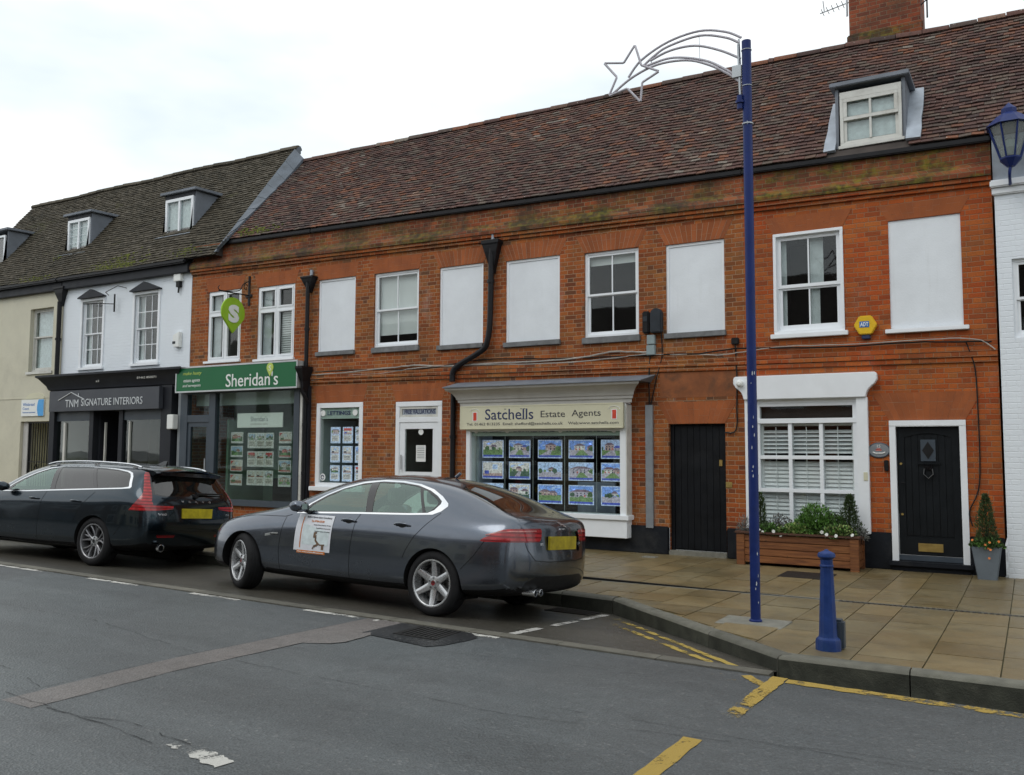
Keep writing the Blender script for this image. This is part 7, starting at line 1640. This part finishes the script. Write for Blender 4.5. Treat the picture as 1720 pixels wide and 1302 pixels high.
# character line on the sill, chrome of side vent
for v, sg in (('L', 1), ('R', -1)):
    m = MB(); B.ribbon(m, [(2.44, .655), (2.34, .675), (2.24, .68)], v, .028, .004, .02, .006); m.build('side_vent', 'satin_chrome', J, local=True); m = MB(); B.ribbon(m, [(2.36, .668), (2.24, .672)], v, .012, .008); m.build('side_vent_slot', 'underbody', J, local=True)
    for hx in (1.20, .44):
        p, n = B.ray(v, hx, .885); m = MB(); q = [Vector((hx + dx, 0, .885 + dz)) for dx, dz in ((.10, -.004), (.06, 0), (0, .003), (-.06, .002), (-.10, -.004))]; P = []
        for k, w_ in enumerate(q): s0, n0 = B.ray(v, w_.x, w_.z); P.append(s0 + n0 * (.012 if k in (0, 4) else .035))
        m.tube(P, [.010, .013, .014, .013, .010], 10); o = m.build('door_handle', 'paint_grey', J, local=True, autos=60)
        m = MB(); s0, n0 = B.ray(v, hx, .885); u = n0.cross(Vector((0, 0, 1))).normalized(); w2 = u.cross(n0); m.face([s0 + n0 * .0015 + (u * cos(t) * .055 + w2 * sin(t) * .032) for t in [2 * pi * k / 16 for k in range(16)]]); m.build('handle_recess', 'black_plastic', o, local=True)
    # mirror
    m = MB(); R2 = []
    for f, (a, b_) in ((0, (.03, .02)), (.15, (.075, .05)), (.5, (.095, .068)), (.85, (.085, .06)), (1, (.05, .035))):
        y = sg * lerp(.845, 1.03, f); R2.append([(1.86 + .05 * f + a * cos(t) * (1.15 if cos(t) > 0 else .75), y, 1.00 + b_ * sin(t) + .01 * f) for t in [2 * pi * k / 16 for k in range(16)]])
    m.loft(R2); o = m.build('door_mirror', 'paint_grey', J, local=True, autos=70); MB().box(1.812, 1.818, sg * .90, sg * .985, .975, 1.04).build('mirror_glass', 'chrome', o, local=True, bevel=.01)
    m = MB(); m.tube([(1.86, sg * .80, .945), (1.87, sg * .88, .965)], .022, 8); m.build('mirror_stalk', 'black_gloss', o, local=True)
# wheels, wheel arches
for cx in (0, 2.835): wells(J, B, cx, .315, .362, .55)
wheel(J, 0, 1, R_, .232, 'six'); wheel(J, 0, -1, R_, .232, 'six'); wheel(J, 2.835, 1, R_, .232, 'six', steer=-radians(20)); wheel(J, 2.835, -1, R_, .232, 'six', steer=-radians(20))
# cabin
m = MB(); m.box(-.3, 2.3, -.78, .78, .25, .32); m.box(-.75, -.15, -.7, .7, .9, .98); m.build('floor', 'underbody', J, local=True); m = MB(); m.loft([[(x, y, z) for y in (-.74, .74)] + [(x, y, z - .35) for y in (.74, -.74)] for x, z in ((2.25, .93), (1.75, .95), (1.70, .86))]); m.build('dashboard', 'seat_dark', J, bevel=.02, local=True)
for sg in (1, -1): MB().box(-.2, 2.0, sg * .76 - .02, sg * .76 + .02, .35, .93).build('door_card', 'seat_dark', J, local=True)
seats(J, [(1.15, (.36, -.36), .45, .62, .24), (.25, (.38, -.38), .50, .55, .28)], 'seat_light')
m = MB(); m.tube([(1.60 + .06 * sin(t) , -.36 + .18 * cos(t), .93 + .17 * sin(t)) for t in [2 * pi * k / 20 for k in range(20)]], .014, 6, closed=True); m.build('steering_wheel', 'black_plastic', J, local=True)
m = MB(); m.tube([(.42, 0, 1.425), (.36, 0, 1.47)], .02, 8); m.build('aerial', 'paint_grey', J, local=True)
# magnetic advert on the front door
def onbody(B, view, x, z, off=.002): p, n = B.ray(view, x, z); return p + n * off
def bodysheet(B, parent, name, mat, pts, nx=8, nz=8, off=.004, view='L'):
    """quad sheet draped on the skin; pts = 4 corners (x,z) in order"""
    m = MB(); R = []
    for j in range(nz + 1):
        v = j / nz; row = []
        for i in range(nx + 1):
            u = i / nx; x = lerp(lerp(pts[0][0], pts[1][0], u), lerp(pts[3][0], pts[2][0], u), v); z = lerp(lerp(pts[0][1], pts[1][1], u), lerp(pts[3][1], pts[2][1], u), v); row.append(onbody(B, view, x, z, off))
        R.append(m.pts(row))
    for a, b_ in zip(R, R[1:]):
        for i in range(nx): m._f((a[i], a[i + 1], b_[i + 1], b_[i]))
    return m.build(name, mat, parent, local=True, smooth=True)
X0, X1, Z0, Z1 = 1.97, 1.42, .52, .92
sg_ = empty('magnetic_sign', J.location, 'white magnetic advert with orange strip on the front door of the grey saloon', 'magnetic sign'); sg_.rotation_euler = J.rotation_euler
bodysheet(B, sg_, 'sheet', 'magnet_white', [(X0, Z0), (X1, Z0), (X1, Z1), (X0, Z1)])
bodysheet(B, sg_, 'orange_strip', 'orange_print', [(X0 - .05, Z0 - .028), (X1 + .07, Z0 - .028), (X1 + .07, Z0 + .004), (X0 - .05, Z0 + .004)], 6, 1, .0045)
bodysheet(B, sg_, 'side_strip', 'orange_print', [(X0 - .085, Z0 + .03), (X0 - .10, Z0 + .03), (X0 - .10, Z1 - .03), (X0 - .085, Z1 - .03)], 1, 6, .006); bodysheet(B, sg_, 'picture', 'net', [(X0 - .12, Z0 + .07), (X1 + .03, Z0 + .07), (X1 + .03, Z1 - .18), (X0 - .12, Z1 - .10)], 5, 5, .0055)
def dtext(s, x0, x1, zc, h, mat, off=.008):
    me = text_mesh(s, 1, .0005, weight=.02); xs = [v.co.x for v in me.vertices]; ys = [v.co.y for v in me.vertices]
    for v in me.vertices: x = x0 + (v.co.x - min(xs)) / (max(xs) - min(xs)) * (x1 - x0); z = zc + ((v.co.y - min(ys)) / (max(ys) - min(ys)) - .5) * h; v.co = onbody(B, 'L', x, z, off + v.co.z)
    me.materials.append(M[mat]); link('lettering', me, sg_, True)
dtext('Bedford Sports Injury Consultancy', X0 - .14, X1 + .03, Z1 - .03, .024, 'ink_grey'); dtext('Tel: 07768 625280', X0 - .22, X1 + .13, Z1 - .07, .022, 'orange_print')
for k, (a, s) in enumerate(((.27, 'Physical & Sport Massage Therapy'), (.32, 'Rehabilitation Programmes'), (.30, 'Sports Injury & Rehab'))): dtext(s, X0 - a, X1 + .02, Z1 - .11 - k * .035, .014, 'ink_grey')
dtext('Web: www.rehabandfitness.com', X0 - .06, X1 + .09, Z0 - .012, .014, 'sign_white')
m = MB(); lp_ = lambda pts, w: B.ribbon(m, [(X0 - .34 + p * 1.0, Z0 + .06 + q) for p, q in pts], 'L', w, .0085, .01)
lp_([(.03, .15), (.035, .09)], .030); lp_([(.035, .09), (.02, .045), (-.01, .055)], .022) if False else None
m.mat = 0; B.ribbon(m, [(1.64, .70), (1.64, .64)], 'L', .022, .009, .01); B.ribbon(m, [(1.64, .645), (1.60, .60), (1.66, .575)], 'L', .022, .009, .01); B.ribbon(m, [(1.64, .645), (1.57, .595), (1.50, .60)], 'L', .013, .009, .01); B.ribbon(m, [(1.66, .575), (1.68, .545)], 'L', .014, .009, .01); B.ribbon(m, [(1.53, .60), (1.53, .545)], 'L', .035, .0085, .01); B.ribbon(m, [(1.64, .735), (1.64, .715)], 'L', .022, .009, .01)
m.build('sketched_figure', 'wicker', sg_, local=True)
BJ = B
# ======================= dark blue estate
vx = [-.93, -.78, -.50, -.20, .15, .60, 1.05, 1.5, 1.9, 2.2, 2.5, 2.85, 3.2, 3.5, 3.66]
v0 = ([0] * 15, [.30, .25, .22, .20, .19, .18, .17, .17, .17, .17, .17, .18, .18, .18, .20], None)
v1 = ([.76, .80, .83, .84, .84, .82, .82, .82, .82, .82, .83, .84, .82, .76, .66], [.29, .25, .22, .21, .20, .19, .18, .18, .18, .18, .18, .19, .19, .19, .20], None)
v2 = ([.83, .875, .905, .92, .92, .912, .905, .90, .90, .905, .91, .92, .90, .83, .72], [.42, .38, .35, .33, .32, .31, .30, .30, .30, .30, .31, .32, .33, .34, .36], None)
v3 = ([.845, .89, .92, .935, .935, .925, .915, .91, .91, .915, .925, .93, .905, .84, .72], [.60, .60, .60, .60, .59, .58, .57, .57, .57, .57, .58, .60, .60, .58, .55], None)
v4 = ([.83, .885, .915, .925, .925, .92, .915, .91, .905, .905, .905, .90, .87, .80, .68], [.80, .82, .83, .83, .83, .82, .81, .81, .80, .80, .80, .80, .78, .73, .66], None)
v5 = ([.80, .855, .885, .89, .885, .875, .865, .86, .855, .85, .84, .815, .78, .71, .61], [.96, .985, 1.0, 1.0, .995, .98, .97, .96, .95, .94, .925, .90, .86, .79, .71], None)
v6 = ([.70, .745, .775, .785, .785, .78, .775, .77, .765, .76, .74, .70, .65, .58, .50], [1.16, 1.18, 1.19, 1.195, 1.195, 1.195, 1.19, 1.18, 1.14, 1.05, .965, .925, .88, .81, .73], None)
v7 = ([.62, .635, .64, .645, .645, .645, .64, .635, .63, .63, .60, .55, .50, .44, .38], [1.335, 1.365, 1.385, 1.395, 1.40, 1.405, 1.40, 1.37, 1.28, 1.12, .995, .945, .90, .83, .745], None)
v8 = ([.36, .37, .37, .37, .37, .37, .37, .36, .35, .34, .32, .30, .28, .25, .20], [1.375, 1.405, 1.43, 1.442, 1.45, 1.455, 1.45, 1.425, 1.34, 1.17, 1.015, .965, .92, .845, .75], None)
v9 = ([0] * 15, [1.38, 1.41, 1.435, 1.45, 1.458, 1.462, 1.458, 1.435, 1.355, 1.185, 1.025, .97, .925, .85, .755], None)
st = tab(vx, [v0, v1, v2, v3, v4, v5, v6, v7, v8, v9])
rx = {0: -.92, 1: -.88, 2: -.93, 3: -.945, 4: -.93, 5: -.91, 6: -.76, 7: -.66, 8: -.70, 9: -.71}
st[0] = [(rx[j], p[1], p[2]) for j, p in enumerate(st[0])]
st[1] = [(-.60 if j >= 7 else (-.62 if j == 6 else p[0]), p[1], p[2]) for j, p in enumerate(st[1])]
st[2] = [(-.44 if j >= 7 else p[0], p[1], p[2]) for j, p in enumerate(st[2])]
st[-1] = [(3.70 if j >= 5 else 3.66, p[1], p[2]) for j, p in enumerate(st[-1])]
V_ = carframe('estate_car', -11.283, -5.43, -.0664, 'dark blue estate car with tall red tail lights and silver roof rails')
me = hull(st, 7, [(-.94, 2.5, .28), (-1.0, 3, .42), (-1.02, 3, .60), (-1.0, 3, .80), (-.965, 3, .97), (-.82, 3, 1.17)], [(3.76, 2.2, .20), (3.84, 2.2, .36), (3.86, 2.2, .55), (3.84, 2.2, .66), (3.83, 2.2, .71), (3.79, 2.2, .735)])
B = Body(me); R_ = .335
for cx in (0, 2.872):
    for v in 'LR': B.cut(arc(cx, .325, .368), v, 'hole')
DLO = [(2.16, .94), (2.02, 1.05), (1.84, 1.15), (1.60, 1.25), (1.35, 1.325), (1.05, 1.362), (.60, 1.372), (.15, 1.362), (-.10, 1.35), (-.33, 1.325), (-.42, 1.30), (-.475, 1.25), (-.53, 1.15), (-.555, 1.11), (-.545, 1.088), (-.40, 1.073), (.0, 1.050), (.8, 1.004), (1.6, .957)]
IN = [(2.10, .955), (1.99, 1.05), (1.82, 1.14), (1.59, 1.236), (1.34, 1.310), (1.05, 1.347), (.60, 1.357), (.15, 1.347), (-.10, 1.335), (-.31, 1.311), (-.39, 1.287), (-.435, 1.245), (-.485, 1.15), (-.508, 1.115), (-.50, 1.106), (-.40, 1.090), (.0, 1.066), (.8, 1.020), (1.6, .972)]
GA = [(2.0, .973), (1.93, 1.045), (1.79, 1.13), (1.58, 1.227), (1.34, 1.300), (1.20, 1.324), (1.08, 1.008), (1.6, .98)]
GB = [(1.10, 1.335), (.60, 1.346), (.42, 1.344), (.16, 1.065), (.6, 1.038), (.98, 1.017)]
GC = [(.34, 1.342), (.15, 1.337), (-.10, 1.325), (-.30, 1.302), (-.375, 1.280), (-.42, 1.24), (-.465, 1.15), (-.485, 1.118), (-.40, 1.102), (-.0, 1.078), (.08, 1.073)]
for v in 'LR':
    B.cut(DLO, v, 'trim' + v); B.cut(IN, v, 'pillar' + v, ['trim' + v]); B.cut(GA, v, 'g1' + v, ['pillar' + v]); B.cut(GB, v, 'g2' + v, ['pillar' + v]); B.cut(GC, v, 'g3' + v, ['pillar' + v])
B.cut([(2.50, .55), (2.54, .3), (2.55, 0), (2.54, -.3), (2.50, -.55), (2.44, -.66), (1.72, -.52), (1.62, -.3), (1.60, 0), (1.62, .3), (1.72, .52), (2.44, .66)], 'T', 'ws')
# tailgate glass
B.cut([(.60, 1.325), (-.60, 1.325), (-.655, 1.22), (-.70, 1.02), (-.55, .995), (.55, .995), (.70, 1.02), (.655, 1.22)], 'B', 'rgf', ['body'])
B.cut([(.57, 1.305), (-.57, 1.305), (-.62, 1.21), (-.665, 1.03), (-.53, 1.01), (.53, 1.01), (.665, 1.03), (.62, 1.21)], 'B', 'rg', ['rgf'])
# tail lamps: upright beside the glass, then kicking out and in along the tailgate
for sg, v in ((1, 'L'), (-1, 'R')):
    B.corner([(-.60, 1.315), (-.615, 1.29), (-.70, 1.16), (-.775, 1.04), (-.775, .99), (-.73, .90), (-.645, .795), (-1.2, .795), (-1.2, 1.315)], v, [(sg * .97, 1.32), (sg * .97, .78), (sg * .72, .80), (sg * .43, .83), (sg * .42, .868), (sg * .725, .872), (sg * .74, .93), (sg * .706, 1.03), (sg * .668, 1.16), (sg * .625, 1.28), (sg * .605, 1.325)], 'lamp' + v, ['body', 'rgf'])
    B.cut([(sg * .66, .475), (sg * .36, .475), (sg * .38, .44), (sg * .64, .44)], 'B', 'refl', ['body'])
    B.cut([(3.45, .66), (3.55, .72), (3.80, .76), (3.9, .64), (3.62, .60)], v, 'hl' + v, ['body'])
B.cut([(.72, .33), (.5, .31), (-.5, .31), (-.72, .33), (-.7, .15), (.7, .15)], 'B', 'valance', ['body'])
B.cut([(-.42, .66), (.42, .66), (.40, .42), (-.40, .42)], 'F', 'grille', ['body'])
for f in B.bm.faces:
    if f.normal.z < -.55 and f[B.lay] == 0: f[B.lay] = B.tagid('under')
B.part(['body'], 'body', 'paint_navy', V_); B.part(['under', 'valance'], 'underside', 'black_plastic', V_); 
for v in 'LR':
    B.part(['trim' + v], 'window_trim', 'satin_chrome', V_, .002); B.part(['pillar' + v], 'door_pillar', 'black_gloss', V_, -.001)
    B.part(['g1' + v], 'window', 'car_glass', V_, -.004)
    for k in (2, 3): B.part(['g%d%s' % (k, v)], 'window', 'car_glass_dark', V_, -.004)
    B.part(['lamp' + v], 'tail_light', 'lens_red', V_, .006); B.part(['hl' + v], 'headlight', 'black_gloss', V_, .002)
B.part(['ws'], 'windscreen', 'car_glass', V_, -.002); B.part(['rg'], 'rear_window', 'car_glass_dark', V_, -.002); B.part(['rgf'], 'rear_window_seal', 'black_gloss', V_, .0); B.part(['refl'], 'reflector', 'lens_dark_red', V_, .002); B.part(['grille'], 'grille', 'black_plastic', V_, -.004)
flatbox(B, V_, 'number_plate', 'plate_yellow_bright', 0, .772, .56, .135, bevel=.002)
for k, ch in enumerate('VOLVO'): btext(B, V_, ch, .25 - k * .125, .935, .038, .026, 'satin_chrome', 'badge')
btext(B, V_, 'V60', .60, .755, .13, .030, 'satin_chrome'); btext(B, V_, 'D4', -.62, .755, .07, .025, 'satin_chrome')
# spoiler
m = MB(); Rr = []
for y in (-.62, -.45, -.2, 0, .2, .45, .62):
    f = 1 - (abs(y) / .62) ** 2 * .5; z1 = 1.405 - .055 * (abs(y) / .62) ** 2; xr = -.87 + .07 * (abs(y) / .62) ** 2
    Rr.append([(-.50, y, z1 + .012), (-.72, y, z1 - .002), (xr, y, z1 - .032), (xr, y, z1 - .046), (-.72, y, z1 - .075), (-.5, y, z1 - .03)])
m.loft(Rr); sp = m.build('spoiler', 'paint_navy', V_, local=True, autos=50); MB().box(-.83, -.60, -.55, .55, 1.285, 1.335).build('spoiler_underside', 'black_gloss', sp, local=True)
# roof rails, shark fin, wiper
for sg in (1, -1):
    P = crom([(1.50, sg * .60, 1.375), (1.25, sg * .615, 1.415), (.7, sg * .62, 1.438), (.1, sg * .62, 1.434), (-.30, sg * .61, 1.418), (-.48, sg * .60, 1.385)], 5); m = MB(); m.tube(P, .014, 8); m.build('roof_rail', 'satin_chrome', V_, local=True, autos=60)
    for x in (1.3, .45, -.35): m = MB(); m.box(x - .04, x + .04, sg * .60 - .012, sg * .60 + .012, 1.37, 1.42); m.build('rail_foot', 'satin_chrome', V_, local=True, bevel=.004)
m = MB(); m.loft([[(-.15 - .12 * (1 - k), -.0 + s_ * .018 * (1 - k), 1.45 + .06 * k), (-.30 + .02 * k, s_ * .018 * (1 - k) * .6, 1.45 + .06 * k)] for k in (0, 1) for s_ in (1,)] if False else [[(-.10, -.02, 1.445), (-.30, -.02, 1.44), (-.30, .02, 1.44), (-.10, .02, 1.445)], [(-.24, -.004, 1.505), (-.31, -.004, 1.505), (-.31, .004, 1.505), (-.24, .004, 1.505)]]); m.build('aerial', 'black_gloss', V_, local=True, bevel=.004)
m = MB(); p, n = B.ray('B', -.02, .985); P = []
for y in (.0, -.12, -.25, -.40, -.55): q, nn = B.ray('B', y, 1.03 + .02 * abs(y)); P.append(q + nn * .03)
m.tube(P, [.022, .018, .012, .010, .007], 8); q, nn = B.ray('B', .0, 1.01); m.cyl((q.x - .04, 0, 1.01), .03, .05, 14, 'x'); m.build('rear_wiper', 'black_plastic', V_, local=True)
m = MB()
for v in 'LR':
    B.ribbon(m, [(1.12, .98), (1.17, .85), (1.19, .55), (1.19, .27)], v, .006, .0012); B.ribbon(m, [(2.25, .90), (2.28, .6), (2.26, .27), (1.19, .26), (.46, .28)], v, .006, .0012); B.ribbon(m, [(.08, 1.01), (.24, .86), (.36, .70), (.41, .58)], v, .006, .0012); B.ribbon(m, [(-.42, .44), (-.55, .60), (-.60, .79)], v, .006, .0012); B.ribbon(m, [(2.2, .92), (2.9, .89), (3.4, .80)], v, .006, .0012)
for sg in (1, -1): B.ribbon(m, [(sg * .40, .80), (sg * .56, .68), (sg * .58, .56), (sg * .3, .54), (0, .54)], 'B', .006, .0012)
B.ribbon(m, [(.80, .52), (-.80, .52)], 'B', .006, .0012)
m.build('panel_gap', 'underbody', V_, local=True)
for v, sg in (('L', 1), ('R', -1)):
    m = MB(); B.ribbon(m, [(2.1, .25), (1.2, .235), (.5, .25)], v, .016, .003, .05, .006); m.build('sill_trim', 'paint_navy', V_, local=True)
    for hx in (1.34, .42):
        m = MB(); P = []
        for k, dx in enumerate((.10, .06, 0, -.06, -.10)): s0, n0 = B.ray(v, hx + dx, .865 + (.004 if abs(dx) < .08 else 0)); P.append(s0 + n0 * (.010 if k in (0, 4) else .032))
        m.tube(P, [.010, .013, .014, .013, .010], 10); o = m.build('door_handle', 'paint_navy', V_, local=True, autos=60)
    m = MB(); R2 = []
    for f, (a, b_) in ((0, (.03, .02)), (.15, (.08, .05)), (.5, (.10, .07)), (.85, (.09, .06)), (1, (.05, .035))):
        y = sg * lerp(.87, 1.04, f); R2.append([(1.98 + .05 * f + a * cos(t) * (1.15 if cos(t) > 0 else .75), y, 1.01 + b_ * sin(t) + .01 * f) for t in [2 * pi * k / 16 for k in range(16)]])
    m.loft(R2); o = m.build('door_mirror', 'paint_navy', V_, local=True, autos=70)
m = MB(); m.lathe([(.048, .02), (.048, -.02), (.052, -.022), (.044, -.024), (.040, .0)], (-.985, .60, .30), 20, 'x', cap=False); m.build('exhaust', 'satin_chrome', V_, local=True, autos=35); m = MB(); m.cyl((-.97, .60, .30), .044, .01, 18, 'x'); m.build('exhaust_inner', 'underbody', V_, local=True)
for cx in (0, 2.872): wells(V_, B, cx, .325, .368, .55)
for x in (0, 2.872):
    for sd in (1, -1): wheel(V_, x, sd, R_, .235, 'ten')
m = MB(); m.box(-.6, 2.3, -.78, .78, .25, .32); m.box(-.80, .0, -.7, .7, .80, .86); m.build('floor', 'underbody', V_, local=True); m = MB(); m.loft([[(x, y, z) for y in (-.74, .74)] + [(x, y, z - .35) for y in (.74, -.74)] for x, z in ((2.35, .93), (1.85, .96), (1.80, .86))]); m.build('dashboard', 'seat_dark', V_, bevel=.02, local=True)
for sg in (1, -1): MB().box(-.7, 2.1, sg * .78 - .02, sg * .78 + .02, .35, .93).build('door_card', 'seat_dark', V_, local=True)
seats(V_, [(1.25, (.36, -.36), .45, .62, .24), (.35, (.38, -.38), .50, .58, .28)], 'seat_dark')
